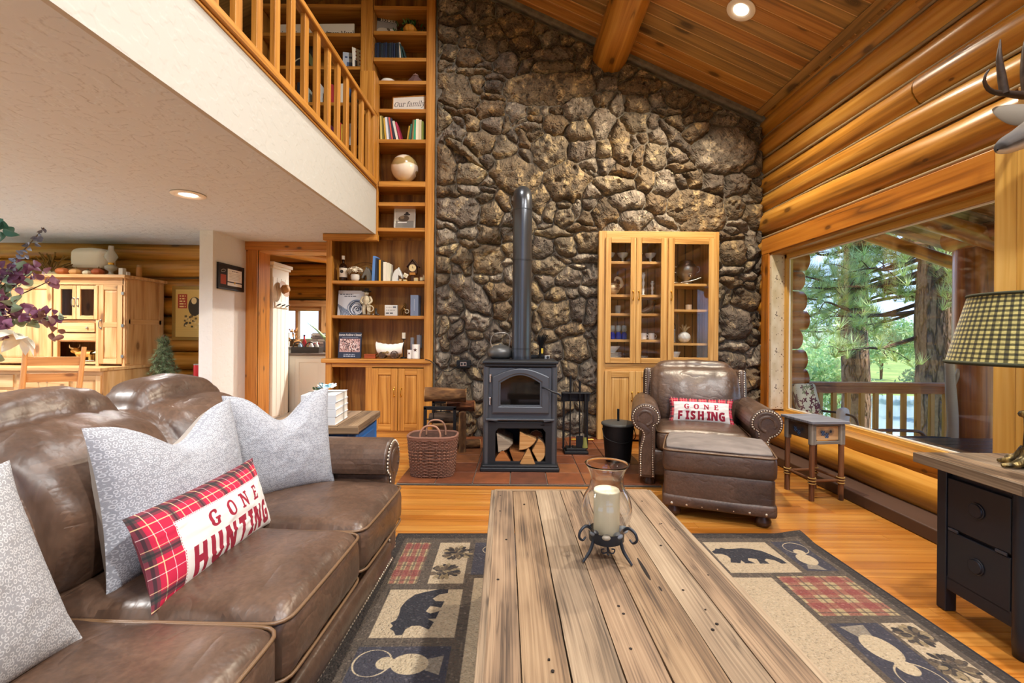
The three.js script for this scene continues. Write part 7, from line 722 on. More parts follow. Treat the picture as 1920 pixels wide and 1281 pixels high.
  part('shade', new THREE.CylinderGeometry(0.198, 0.268, 0.285, 64, 1, true).translate(0, 0.565, 0), std({ map: chk, transmission: 0.35, thickness: 0, roughness: 0.95, side: THREE.DoubleSide }), l); part('shade_trim', [new THREE.TorusGeometry(0.198, 0.007, 8, 64).rotateX(PI / 2).translate(0, 0.707, 0), new THREE.TorusGeometry(0.268, 0.008, 8, 64).rotateX(PI / 2).translate(0, 0.424, 0)], col(0x33341f, { roughness: 0.95 }), l); part('shade_spider', [0, 2.09, 4.19].map((a) => T(cyl(0.002, 0.002, 0.19, 6), 0.095 * Math.cos(a), 0.705, -0.095 * Math.sin(a), 0, 0, PI / 2).rotateY(0)), M.brass, l);
}
// deer mount on the log wall: one lofted body, ears, antlers
{
  const d = thing('deer_head', 'mounted deer head with dark antlers on the log wall above the window', 'deer mount', [2.84, 2.2, -2.14]);
  const sp = [[0, -0.22, 0, 0.15, 0.2], [-0.1, -0.1, 0, 0.12, 0.15], [-0.17, 0.0, 0, 0.095, 0.115], [-0.24, 0.05, 0, 0.085, 0.095], [-0.33, 0.03, 0, 0.078, 0.085], [-0.42, -0.02, 0, 0.062, 0.066], [-0.49, -0.055, 0, 0.05, 0.05], [-0.545, -0.082, 0, 0.044, 0.042], [-0.575, -0.098, 0, 0.03, 0.028], [-0.588, -0.105, 0, 0.004, 0.004]];
  const c = new THREE.CatmullRomCurve3(sp.map((p) => new V3(p[0], p[1], p[2]))), n = 48, rs = 28, pos = [], idx = [], cl = []; const fur = new THREE.Color();
  for (let i = 0; i <= n; i++) { const t = i / n, f = t * (sp.length - 1), k = Math.min(sp.length - 2, Math.floor(f)), q = c.getPoint(t), tg = c.getTangent(t), up = new V3(0, 0, 1).cross(tg).normalize().negate(), rw = lerp(sp[k][3], sp[k + 1][3], f - k), rh = lerp(sp[k][4], sp[k + 1][4], f - k); for (let j = 0; j <= rs; j++) { const a = j / rs * 2 * PI, s = Math.sin(a), co = Math.cos(a); pos.push(q.x + up.x * s * rh, q.y + up.y * s * rh, q.z + co * rw); const low = sstep(-0.1, -0.75, s * Math.sign(up.y || 1)), nose = sstep(-0.54, -0.575, q.x), bridge = sstep(-0.44, -0.53, q.x) * (1 - low); fur.setRGB(...mix3(mix3(mix3([0.075, 0.058, 0.045], [0.18, 0.15, 0.125], n3(q.x * 30, s * 4, co * 4, 3)), [0.72, 0.68, 0.62], low * 0.9 * sstep(-0.2, -0.35, q.x)), [0.05, 0.045, 0.045], Math.max(nose * (1 - low), bridge * 0.7))); cl.push(fur.r, fur.g, fur.b); } }
  for (let i = 0; i < n; i++) for (let j = 0; j < rs; j++) { const a = i * (rs + 1) + j, b = a + rs + 1; idx.push(a, b, a + 1, b, b + 1, a + 1); }
  const g = new THREE.BufferGeometry(); g.setAttribute('position', new THREE.Float32BufferAttribute(pos, 3)); g.setAttribute('color', new THREE.Float32BufferAttribute(cl, 3)); g.setIndex(idx); g.computeVertexNormals(); part('head_and_neck', g, std({ vertexColors: true, roughness: 0.85 }), d);
  for (const s of [-1, 1]) { part('nostril', sph(0.012, -0.562, -0.085, 0.026 * s, 1.3, 0.8, 0.7, 12, 8), col(0x0c0b0b, { roughness: 0.3 }), d); part('eye', sph(0.018, -0.33, 0.062, 0.068 * s, 1, 1, 0.7, 16, 12), col(0x120c08, { roughness: 0.08 }), d);
    const e = warp(new THREE.SphereGeometry(1, 24, 18), (v) => { const u = (v.y + 1) / 2; v.x *= 0.075 * (1 - 0.45 * u * u) ; v.z = v.z * 0.008 - 7 * v.x * v.x; v.y = u * 0.3; }); T(e, 0, 0, 0, 0, s > 0 ? PI * 0.8 : -PI * 0.25, 0); e.applyMatrix4(new THREE.Matrix4().makeRotationFromEuler(new THREE.Euler(s * 1.05, 0, 0.1))); part('ear', e.translate(-0.24, 0.11, 0.07 * s), col(0x6e665c, { roughness: 0.9 }), d);
    const A = (pts, r) => taper(pts.map(([x, y, z]) => [x, y, z * s]), r, 26, 10); part('antler', [A([[-0.26, 0.12, 0.04], [-0.2, 0.2, 0.09], [-0.1, 0.27, 0.18], [-0.11, 0.3, 0.27], [-0.22, 0.315, 0.29], [-0.34, 0.33, 0.28], [-0.39, 0.38, 0.26], [-0.375, 0.42, 0.25]], [0.024, 0.021, 0.022, 0.024, 0.022, 0.015, 0.01, 0.005]), A([[-0.13, 0.31, 0.28], [-0.15, 0.42, 0.275], [-0.165, 0.56, 0.26], [-0.15, 0.69, 0.25]], [0.026, 0.024, 0.016, 0.003]), A([[-0.255, 0.315, 0.285], [-0.275, 0.4, 0.28], [-0.3, 0.5, 0.27], [-0.3, 0.59, 0.265]], [0.02, 0.018, 0.013, 0.003]), A([[-0.15, 0.4, 0.275], [-0.1, 0.45, 0.28], [-0.05, 0.53, 0.28], [-0.03, 0.6, 0.27]], [0.022, 0.018, 0.012, 0.003]), A([[-0.22, 0.17, 0.08], [-0.26, 0.21, 0.1], [-0.27, 0.26, 0.1]], [0.012, 0.01, 0.003])], std({ map: tex(64, 64, (u, v) => mix3([34, 24, 20], [92, 72, 58], fbm2(u, v, 10, 4, 3, 560))), roughness: 0.5 }), d); }
  part('wall_plaque', T(lathe([[0, 0], [0.2, 0], [0.21, 0.01], [0.19, 0.03], [0, 0.035]], 32), 0.0, -0.22, 0, 0, 0, PI / 2), M.logDark, d);
}
// ---------------------------------------------------------------- porch, trees and meadow outside the window
{
  const dk = [0x6f6a68, 0x5d5a5c, 0x7a7470].map((c, i) => std({ map: tex(256, 64, (u, v) => hex(c).map((q) => q * (0.75 + 0.5 * fbm2(u, v, 3, 20, 3, 600 + i))), true, [2, 0.15]), roughness: 0.7 }));
  const d = structGroup('deck', 'grey board deck outside the picture window', 'deck'); for (let i = 0; i < 22; i++) part('deck_board', wb3(3.14 + i * 0.145, 3.14 + i * 0.145 + 0.138, -0.16, -0.12, -5.65, 1.5, 'z'), dk[i % 3], d);
  const red = woodMat({ light: 0xc98850, mid: 0xa86438, dark: 0x6c3418, grain: 40, rings: 4, knots: 3, kr: 0.012, bump: false, seed: 611, len: 2, wid: 0.5, w: 512, h: 256 }, { roughness: 0.45 }), redDark = tint(red, 0xb89080);
  const r = thing('porch_railing', 'redwood porch railing with square balusters seen through the window', 'railing', [3.5, -0.12, -5.5]);
  part('top_rail', wb3(-0.05, 1.75, 0.755, 0.795, -0.07, 0.07, 'x'), red, r); part('sub_rail', wb3(-0.05, 1.75, 0.66, 0.752, -0.02, 0.02, 'x'), red, r); part('bottom_rail', wb3(-0.05, 1.75, 0.04, 0.1, -0.02, 0.02, 'x'), red, r); for (let k = 0; k < 10; k++) part('baluster', wb3(0.15 + k * 0.168 - 0.026, 0.15 + k * 0.168 + 0.026, 0.09, 0.67, 0.0, 0.04, 'y'), M.post, r);
  const r2 = thing('porch_railing', 'short redwood railing stretch right of the porch post', 'railing', [5.25, -0.12, -5.3]); part('top_rail', wb3(0, 1.2, 0.755, 0.795, -0.07, 0.07, 'x'), red, r2); part('sub_rail', wb3(0, 1.2, 0.66, 0.752, -0.02, 0.02, 'x'), red, r2); for (let k = 0; k < 6; k++) part('baluster', wb3(0.15 + k * 0.18 - 0.035, 0.15 + k * 0.18 + 0.035, 0.0, 0.67, 0, 0.06, 'y'), M.post, r2);
  const lp = M.log.clone(); lp.color.set(0xffd4b4);
  single('porch_post', 'thick varnished log post holding up the porch roof', 'log post', logTo([5.03, -0.12, -5.0], [5.03, 2.3, -5.0], 0.185, 620, { rough: 0.04, rs: 24 }), lp);
  single('porch_beam', 'horizontal log beam resting on the porch post', 'log beam', logTo([4.86, 2.29, -5.12], [4.86, 2.31, 1.2], 0.112, 621), lp); single('porch_rafter', 'log rafter under the porch roof boards', 'log beam', logTo([3.1, 2.79, -4.69], [6.4, 1.79, -4.69], 0.1, 622), lp); single('porch_brace', 'slanted log brace beside the porch post', 'log beam', logTo([5.05, 1.3, -4.95], [5.7, 2.1, -4.6], 0.08, 624), lp);
  single('porch_fly_rafter', 'dark log rafter along the end edge of the porch roof', 'log beam', logTo([3.1, 2.84, -5.58], [6.5, 1.8, -5.58], 0.075, 623), lp);
  const rf = structGroup('roof_porch', 'board soffit of the sloping porch roof', 'roof'); const a = -Math.atan(0.304); for (let z = -5.6, i = 0; z < -2.4; z += 0.2, i++) part('soffit_board', T(guv(rbox(3.7, 0.03, 0.194, 0.003), 'x', nextOff()).translate(1.85, 0, 0), 3.05, 2.985, z + 0.1, 0, 0, a), M.ceil[i % 3], rf); part('roof_deck', T(new THREE.BoxGeometry(4.0, 0.12, 7.4).translate(1.9, 0.09, 0), 3.05, 2.985, -1.9, 0, 0, a), M.logDark, rf); part('soffit_area', T(new THREE.BoxGeometry(3.7, 0.02, 3.8).translate(1.85, 0.0, 0), 3.05, 2.985, -0.5, 0, 0, a), M.ceil[0], rf);
  for (let i = 0; i < 10; i++) single('corner_log', `${ORD[i]} log end from the bottom of the house corner outside the window`, 'log end', logTo([3.11, 0.0 + i * 0.236, -5.52], [3.47 - (i % 3) * 0.025 - (i === 5 ? 0.03 : 0), 0.0 + i * 0.236, -5.52], 0.122, 640 + i, { seg: 0.08 }), lp, [0, 0, 0], 0, 'stacked corner log ends');
  const st = thing('driftwood_pole', 'bleached forked driftwood pole leaning at the porch post', 'pole', [4.78, -0.12, -5.0]); part('pole', taper([[0, 0, 0], [0.015, 0.4, 0], [-0.01, 0.75, 0], [-0.03, 1.08, 0]], [0.055, 0.05, 0.05, 0.04], 24, 12), col(0xc8b49a, { roughness: 0.8 }), st); part('fork', taper([[-0.005, 0.8, 0], [0.05, 0.93, 0.01], [0.065, 1.0, 0.01]], [0.03, 0.024, 0.018], 10), col(0xc0aa90, { roughness: 0.8 }), st);
  // patio chair and dark table
  const c = thing('patio_chair', 'black metal patio chair with leaf print cushions on the deck', 'patio chair', [3.38, -0.12, -5.03], 0.3); c.scale.setScalar(0.78); const cm = col(0x23272c, { roughness: 0.4, metalness: 0.4 });
  part('back_cushion', T(soft(0.4, 0.58, 0.11, { r: 0.04, crown: 0, wr: 0.002 }), 0, 0.74, -0.24, -0.28), std({ map: canvasTex(400, 560, (g, w, h) => { fillT(g, w, h, '#d8d0b4'); const R = rng(97); for (let i = 0; i < 34; i++) { const x = R() * w, y = R() * h, k = R(); for (let p = 0; p < 4; p++) { g.fillStyle = k < 0.65 ? '#5a1c30' : '#7c8460'; g.beginPath(); g.ellipse(x + Math.cos(p * 1.5 + k * 6) * 22, y + Math.sin(p * 1.5 + k * 6) * 22, 21, 11, p * 1.5 + k * 6, 0, 7); g.fill(); } } }, [0.4, 0.56]), roughness: 0.9 }), c);
  part('seat_cushion', soft(0.48, 0.1, 0.48, { r: 0.04, crown: 0.02 }).translate(0, 0.42, 0.05), col(0xd2ccbc, { roughness: 0.9 }), c); for (const s of [-1, 1]) { part('arm', tube([[0.27 * s, 0.62, -0.25], [0.27 * s, 0.63, 0.1], [0.27 * s, 0.6, 0.26], [0.27 * s, 0.45, 0.31], [0.27 * s, 0, 0.29]], 0.016, 30, 8), cm, c); part('back_post', tube([[0.23 * s, 0, -0.3], [0.23 * s, 0.4, -0.22], [0.23 * s, 1.02, -0.42]], 0.014, 16, 8), cm, c); } part('seat_frame', [rbox(0.54, 0.025, 0.5).translate(0, 0.36, 0.05), T(cyl(0.012, 0.012, 0.48, 8), 0, 1.0, -0.41, 0, 0, PI / 2)], cm, c);
  const wc = thing('white_cushion', 'pale scatter cushion on the patio chair seat', 'cushion', [3.62, 0.24, -5.05], 0.6); wc.scale.setScalar(0.62); part('cover', soft(0.3, 0.3, 0.12, { r: 0.055, crown: 0.0, side: 0.02 }).translate(0, 0.16, 0), col(0xd6d4cc, { roughness: 0.9 }), wc);
  const rc = thing('steel_rocker', 'black tubular lounge frame before the porch balusters', 'patio chair', [3.97, -0.12, -4.6]); rc.scale.y = 0.82; part('rail_frame', [tube([[-0.35, 0.42, 0.1], [0.2, 0.42, 0.1], [0.34, 0.4, 0.1], [0.4, 0.28, 0.1], [0.4, 0, 0.1]], 0.02, 30, 8), tube([[-0.35, 0.42, -0.25], [0.2, 0.42, -0.25], [0.34, 0.4, -0.25], [0.4, 0.28, -0.25], [0.4, 0, -0.25]], 0.02, 30, 8), tube([[-0.35, 0.42, 0.1], [-0.35, 0, 0.1]], 0.02, 6, 8), tube([[-0.35, 0.42, -0.25], [-0.35, 0, -0.25]], 0.02, 6, 8)], cm, rc); part('sling', rbox(0.62, 0.02, 0.33).translate(-0.04, 0.3, -0.08), col(0xa9b4bc), rc);
  const tb = thing('patio_table', 'dark glossy slatted patio table outside the window', 'patio table', [4.35, -0.12, -3.75]); tb.scale.y = 1.15; for (let i = 0; i < 9; i++) part('slat', wb3(-0.75, 0.95, 0.3, 0.33, -0.6 + i * 0.135, -0.6 + i * 0.135 + 0.13, 'x'), col(0x20242a, { roughness: 0.25 }), tb); for (const [x, z] of [[-0.65, -0.5], [0.85, -0.5], [-0.65, 0.5], [0.85, 0.5]]) part('leg', rbox(0.06, 0.3, 0.06).translate(x, 0.15, z), cm, tb);
}
{ // meadow, water, far hills
  const gm = std({ map: tex(512, 512, (u, v) => { const a = fbm2(u, v, 6, 6, 5, 650), b = fbm2(u, v, 80, 80, 2, 651); return mix3([96, 124, 48], [176, 186, 96], a * 0.8 + b * 0.3 - 0.05); }, true, [14, 14]), roughness: 1 });
  const g = new THREE.PlaneGeometry(260, 220, 90, 80).rotateX(-PI / 2).translate(60, -1.55, -60); warp(g, (v) => { v.y += 0.6 * (fb3(v.x * 0.05, 0, v.z * 0.05, 2) - 0.5); const dx = Math.hypot(v.x, v.z); v.y += Math.max(0, dx - 60) * 0.012; }); const lawn = struct('lawn', guv(g, 'x'), gm, 'sunlit green meadow beyond the porch', 'meadow');
  struct('pond', new THREE.CircleGeometry(1, 40).rotateX(-PI / 2).scale(7, 1, 5).translate(14.5, -1.3, -15.5), col(0xa9bcc4, { roughness: 0.08 }), 'pale pond glinting between the porch balusters', 'water');
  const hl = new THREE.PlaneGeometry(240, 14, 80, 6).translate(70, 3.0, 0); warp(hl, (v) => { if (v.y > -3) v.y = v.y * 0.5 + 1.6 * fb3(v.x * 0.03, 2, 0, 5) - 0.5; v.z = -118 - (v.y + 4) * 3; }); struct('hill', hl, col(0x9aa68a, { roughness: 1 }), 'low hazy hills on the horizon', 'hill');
}
// leafy crowns: small leaf blades scattered through clumps
const leafGeo = (() => { const g = new THREE.PlaneGeometry(1, 1.6, 1, 2).translate(0, 0.8, 0); return warp(g, (v) => { v.x *= v.y > 1.4 || v.y < 0.1 ? 0.2 : 0.75; v.z += 0.15 * Math.sin(v.y * 2); }); })();
function crown(parent, name, clumps, n, size, mat, seed, light = 0.25) { const R = rng(seed), m = new THREE.InstancedMesh(leafGeo, mat, n), o = new THREE.Object3D(), c = new THREE.Color(); m.name = name; m.castShadow = m.receiveShadow = true; m.userData.kind = 'stuff'; for (let i = 0; i < n; i++) { const q = clumps[Math.floor(R() * clumps.length)]; let x, y, z; do { x = R() * 2 - 1; y = R() * 2 - 1; z = R() * 2 - 1; } while (x * x + y * y + z * z > 1); const k = 0.55 + 0.45 * R(); o.position.set(q[0] + x * q[3] * k * 1.1, q[1] + y * q[4] * k, q[2] + z * q[3] * k); o.rotation.set(R() * 6, R() * 6, R() * 6); o.scale.setScalar(size * (0.6 + 0.8 * R())); o.updateMatrix(); m.setMatrixAt(i, o.matrix); m.setColorAt(i, c.setHSL(0.2 + 0.08 * R(), 0.42, light + 0.16 * R())); } parent.add(m); return m; }
const leafMat = std({ color: 0xffffff, roughness: 0.9, transmission: 0.3, thickness: 0, side: THREE.DoubleSide }), trunkMat = std({ map: tex(256, 512, (u, v) => { const p = fbm2(u, v, 12, 5, 4, 660), k = Math.pow(1 - Math.abs(2 * p - 1), 2); return mix3(mix3([112, 82, 64], [150, 120, 98], fbm2(u, v, 30, 40, 2, 661)), [80, 62, 52], sstep(0.6, 1, k)); }, true, [1, 2]), bumpMap: tex(256, 512, (u, v) => { const p = fbm2(u, v, 12, 5, 4, 660); return 255 * (1 - sstep(0.5, 1, Math.pow(1 - Math.abs(2 * p - 1), 2))); }, false, [1, 2]), bumpScale: 0.06, roughness: 0.95 });
const needleGeo = (() => { const gs = [], R = rng(5); for (let i = 0; i < 30; i++) { const a = R() * 2 * PI, e = 0.15 + R() * 1.1, s = Math.sin(e), d = new V3(Math.cos(a) * s, Math.cos(e) * 0.9 + 0.1, Math.sin(a) * s).normalize().multiplyScalar(0.7 + 0.3 * R()), n = new V3(-d.z, 0.2, d.x).normalize().multiplyScalar(0.017); const g = new THREE.BufferGeometry(); g.setAttribute('position', new THREE.Float32BufferAttribute([n.x, 0, n.z, -n.x, 0, -n.z, d.x, d.y, d.z], 3)); g.computeVertexNormals(); g.setAttribute('uv', new THREE.Float32BufferAttribute(6, 2)); gs.push(g); } return mergeGeometries(gs); })();
function pine(label, x, z, r, h, seed, boughs) {
  const t = thing('pine_tree', label, 'tree', [x, -1.6, z]), R = rng(seed); const tk = logGeo(h, r, seed, { seg: 0.25, rs: 28, rough: 0.07, bow: 0.06, taperTo: 0.6 }); tk.rotateZ(PI / 2); { const uv = tk.attributes.uv; for (let i = 0; i < uv.count; i++) uv.setXY(i, uv.getY(i), uv.getX(i)); } part('trunk', tk, trunkMat, t);
  const br = [], tip = []; for (const [y, a, len, rise] of boughs) { const P = []; for (let k = 0; k <= 5; k++) { const f = k / 5, b = a + 0.25 * Math.sin(f * 4 + seed); P.push([Math.cos(b) * (r * 0.6 + f * len), y + rise * f + 0.12 * Math.sin(f * 5 + a) * len * 0.4, -Math.sin(b) * (r * 0.6 + f * len)]); } br.push(taper(P, [0.045, 0.03, 0.012], 12, 6)); for (let k = 0; k < 7; k++) { const f = 0.35 + 0.65 * R(), i = Math.min(4, Math.floor(f * 5)), q = P[i].map((v, j) => lerp(v, P[i + 1][j], f * 5 - i)), e = q.map((v, j) => v + (R() - 0.5) * (j === 1 ? 0.5 : 0.95)); br.push(taper([q, [(q[0] + e[0]) / 2, (q[1] + e[1]) / 2 + 0.05, (q[2] + e[2]) / 2], e], [0.012, 0.009, 0.006], 6, 5)); for (let m = 0; m < 3; m++) tip.push(e.map((v, j) => v + (R() - 0.5) * 0.3), ...[]); tip.push(P[5].map((v) => v + (R() - 0.5) * 0.25)); } }
  part('branch', br, tint(trunkMat, 0xb0a8a0), t); const m = new THREE.InstancedMesh(needleGeo, std({ color: 0xffffff, roughness: 0.7, side: THREE.DoubleSide }), tip.length), o = new THREE.Object3D(), c = new THREE.Color(); m.name = 'needles'; m.castShadow = m.receiveShadow = true; m.userData.kind = 'stuff'; tip.forEach((p, i) => { o.position.set(...p); o.rotation.set((R() - 0.5) * 1.6, R() * 6, (R() - 0.5) * 1.6); o.scale.setScalar(0.27 + 0.16 * R()); o.updateMatrix(); m.setMatrixAt(i, o.matrix); m.setColorAt(i, c.setHSL(0.19 + 0.05 * R(), 0.42, 0.28 + 0.22 * R())); }); t.add(m); return t;
}
{
  const R = rng(41), B = (n, y0, y1, a0, a1, l0, l1) => Array.from({ length: n }, () => [y0 + R() * (y1 - y0), a0 + R() * (a1 - a0), l0 + R() * (l1 - l0), (R() - 0.6) * 0.9]);
  pine('slender pine trunk rising behind the left half of the porch railing', 8.3, -11.2, 0.31, 11, 701, [...B(22, 3.1, 7.6, -0.4, 3.6, 1.0, 2.8), ...B(16, 3.4, 6.5, 3.4, 6.2, 0.9, 2.2)]);
  pine('massive pine trunk close behind the driftwood pole', 8.35, -9.0, 0.42, 9.5, 702, [...B(20, 2.9, 6.0, 1.6, 4.4, 0.9, 2.5), ...B(9, 3.2, 6.0, -1.5, 1.5, 0.9, 2.0)]);
  for (const [i, [x, z, s, lb]] of [[12.6, -19, 1.25, 'bright green rounded shrub at the left of the meadow'], [16.4, -17.5, 1.1, 'dark conical shrub beside the massive pine'], [10.2, -14.6, 1.0, 'light green shrub below the slender pine'], [15.4, -24, 1.3, 'yellow-green bush in the middle of the meadow'], [24, -30, 2.0, 'leafy tree behind the pond at the right'], [13.8, -13.2, 0.9, 'low dark bush in front of the pond']].entries()) { const t = thing('garden_shrub', lb, 'shrub', [x, -1.55, z]); part('stem', [taper([[0, 0, 0], [0.1, 0.6 * s, 0], [0.2, 1.2 * s, 0.1]], [0.07, 0.05, 0.02], 8), taper([[0, 0, 0], [-0.15, 0.6 * s, 0.1], [-0.3, 1.1 * s, 0]], [0.06, 0.04, 0.02], 8)], M.bark, t); const cl = []; const Q = rng(i + 80); for (let k = 0; k < 7; k++) cl.push([(Q() - 0.5) * 1.8 * s, (0.6 + Q() * 1.2) * s, (Q() - 0.5) * 1.4 * s, 0.75 * s, 0.6 * s]); crown(t, 'leaves', cl, 2600, 0.085 * s, leafMat, i + 90, [0.34, 0.16, 0.32, 0.38, 0.25, 0.16][i]); }
  for (let i = 0; i < 12; i++) { const x = 20 + i * 7.5 + R() * 4, z = -62 - R() * 26, s = 2.2 + R() * 1.8; const t = thing('meadow_tree', `${ORD[i]} far tree from the left along the meadow edge`, 'tree', [x, -1.0, z], 0, 'far trees along the meadow edge'); part('trunk', taper([[0, 0, 0], [0.1, s, 0], [0, s * 2, 0]], [0.3, 0.22, 0.1], 8), M.bark, t); const cl = []; for (let k = 0; k < 6; k++) cl.push([(R() - 0.5) * 2 * s, s * (0.9 + R() * 1.4), (R() - 0.5) * s, s * 0.8, s * 0.6]); crown(t, 'leaves', cl, 900, 0.28, leafMat, i + 120, 0.3); }
}
// ---------------------------------------------------------------- dining side: certificate, hutch, small tree, flowers, chair; kitchen beyond
{
  const cert = printed('certificate_frame', 'black framed certificate with gold seal on the white wall end', 'picture frame', 0.46, 0.27, 0.012, (g, w, h) => { fillT(g, w, h, '#1d1b1c'); g.fillStyle = '#f0eee8'; g.fillRect(w * 0.34, h * 0.13, w * 0.6, h * 0.74); dashes(g, w * 0.52, h * 0.21, w * 0.26, h * 0.035, '#6a6a6a', 13); for (let i = 0; i < 5; i++) { g.fillStyle = '#c4c2bc'; g.fillRect(w * (0.4 + 0.02 * (i % 2)), h * (0.31 + i * 0.065), w * (0.48 - 0.04 * (i % 2)), h * 0.02); } g.fillStyle = '#3a3a44'; g.fillRect(w * 0.34, h * 0.68, w * 0.6, h * 0.05); g.fillStyle = '#c8a040'; g.beginPath(); g.arc(w * 0.64, h * 0.72, h * 0.055, 0, 7); g.fill(); g.fillStyle = '#a8472c'; g.fillRect(w * 0.06, h * 0.42, w * 0.22, h * 0.42); g.strokeStyle = '#e0dcd4'; g.lineWidth = 3; g.beginPath(); g.ellipse(w * 0.17, h * 0.25, w * 0.09, h * 0.05, -0.2, 0, 7); g.stroke(); }, [-3.452, 1.735, -5.475], { ry: PI / 2, edge: 0x111111, frame: M.black, frameW: 0.018, rough: 0.25 });
}
{
  const h = thing('pine_hutch', 'tall knotty pine hutch with glass doors against the dining log wall', 'hutch', [-5.55, 0, -5.6]), p = M.pine, Hh = (n, m, x0, x1, y0, y1, Z0, Z1, g, par = h) => part(n, wb3(x0 + 5.55, x1 + 5.55, y0, y1, 5.6 - Z1, 5.6 - Z0, g), m, par);
  Hh('base_body', p, -6.5, -4.62, 0.06, 0.77, 5.06, 5.95, 'x'); Hh('counter', p, -6.54, -4.58, 0.77, 0.805, 5.0, 5.95, 'x'); Hh('side_panel', M.pineDark, -4.622, -4.6, 0.06, 0.77, 5.06, 5.95, 'y');
  Hh('upper_side', M.pineDark, -4.66, -4.625, 0.805, 1.84, 5.36, 5.95, 'y'); Hh('upper_side', M.pineDark, -6.48, -6.44, 0.805, 1.84, 5.36, 5.95, 'y'); Hh('upper_back', p, -6.46, -4.64, 0.805, 1.84, 5.92, 5.95, 'y'); Hh('cornice', p, -6.54, -4.58, 1.84, 1.875, 5.3, 5.95, 'x'); Hh('top_rail', p, -6.46, -4.64, 1.76, 1.84, 5.36, 5.39, 'x');
  for (const y of [1.33, 1.1, 0.835]) Hh('shelf', p, -6.44, -4.66, y - 0.015, y + 0.015, 5.38, 5.92, 'x'); Hh('stile', p, -4.97, -4.93, 0.805, 1.76, 5.36, 5.4, 'y'); Hh('stile', p, -5.47, -5.42, 0.805, 1.76, 5.36, 5.4, 'y'); Hh('side_frame', M.pineDark, -4.628, -4.615, 1.3, 1.36, 5.4, 5.9, 'z'); Hh('side_frame', M.pineDark, -4.628, -4.615, 0.83, 1.82, 5.37, 5.43, 'y'); Hh('side_frame', M.pineDark, -4.628, -4.615, 0.83, 1.82, 5.86, 5.93, 'y');
  const z = 5.6 - 5.35, o = { hm: M.pewter, pm: p }; panelDoor(h, 0.62, 0.9, 0.83, 1.76, z, p, { st: 0.06, handle: -1, hy: 0.5, ...o }); part('cross_rail', wb3(0.68, 0.84, 1.26, 1.32, z - 0.02, z, 'x'), p, h); panelDoor(h, 0.36, 0.61, 1.35, 1.75, z, p, { st: 0.045, glass: true, handle: -1, hy: 0.5, ...o }); panelDoor(h, 0.13, 0.355, 1.35, 1.75, z, p, { st: 0.045, glass: true, handle: 1, hy: 0.5, ...o }); panelDoor(h, -0.9, 0.07, 0.83, 1.76, z, p, { st: 0.06, ...o });
  const dr = Hh('drawer', p, -5.4, -4.97, 1.2, 1.31, 5.345, 5.4, 'x'); part('knob', sph(0.014, 0.5, 1.25, z + 0.012), M.pewter, dr); Hh('niche_rail', p, -5.42, -4.97, 1.1, 1.19, 5.36, 5.39, 'x');
  const z2 = 5.6 - 5.045; panelDoor(h, 0.62, 0.93, 0.1, 0.72, z2, p, { st: 0.055, handle: -1, hy: 0.6, ...o }); for (const [x0, x1] of [[0.0, 0.58], [-0.62, -0.04]]) { const d = part('drawer', wb3(x0, x1, 0.58, 0.72, z2 - 0.022, z2, 'x'), p, h); pull(d, (x0 + x1) / 2, 0.65, z2, 0.1, M.pewter).rotation.z = PI / 2; panelDoor(h, x0, x1, 0.1, 0.55, z2, p, { st: 0.06, ...o }); } for (const y of [1.66, 1.28, 0.92]) part('hinge', rbox(0.03, 0.035, 0.006, 0.001).translate(0.905, y, z + 0.002), M.pewter, h);
  // figurines in the niche and goods on top
  const cow = thing('highland_cow_figurine', 'golden cow figurine standing in the hutch niche', 'figurine', [-5.22, 0.851, -5.5]), gd = col(0xc99a4a, { roughness: 0.5 }); part('body', [taper([[-0.09, 0.085, 0], [0, 0.09, 0], [0.09, 0.09, 0]], [0.036, 0.045, 0.04], 12, 12), ...[[-0.07, 0.02], [-0.07, -0.02], [0.075, 0.02], [0.075, -0.02]].map(([x, q]) => taper([[x, 0.08, q], [x, 0.04, q], [x, 0.0, q]], [0.018, 0.014, 0.015], 6)), taper([[-0.08, 0.1, 0], [-0.12, 0.13, 0.01], [-0.145, 0.11, 0.015]], [0.035, 0.034, 0.022], 10)], gd, cow); part('horns', [taper([[-0.12, 0.15, 0.025], [-0.13, 0.165, 0.06], [-0.13, 0.2, 0.065]], [0.009, 0.008, 0.002], 10), taper([[-0.12, 0.15, -0.025], [-0.13, 0.165, -0.06], [-0.13, 0.2, -0.065]], [0.009, 0.008, 0.002], 10)], col(0xe8d8b0), cow);
  const cup = thing('white_jar', 'white jar with silver lid in the hutch niche', 'jar', [-5.02, 0.851, -5.5]); part('jar', lathe([[0, 0], [0.03, 0], [0.034, 0.09], [0, 0.095]], 18), col(0xe6e4de, { roughness: 0.3 }), cup); part('lid', lathe([[0.09, 0.1], [0.05, 0.13], [0, 0.145], [0, 0.1]], 18), col(0xd8c8a0), cup); single('white_saucer', 'white saucer beside the golden cow', 'saucer', lathe([[0, 0.003], [0.03, 0], [0.05, 0.01], [0.045, 0.012], [0, 0.006]], 20), col(0xe6e4de), [-5.12, 0.851, -5.44]);
  const top = 1.876, wg = thing('cloth_covered_basket', 'white canvas covered basket on top of the hutch', 'basket', [-5.3, top, -5.68]); part('canvas_cover', soft(0.42, 0.24, 0.22, { r: 0.06, crown: 0.02, wr: 0.006 }).translate(0, 0.23, 0), col(0xece4d0, { roughness: 0.9 }), wg); part('basket_base', rbox(0.36, 0.12, 0.2, 0.02, 2).translate(0, 0.06, 0), col(0x8a5a2c), wg);
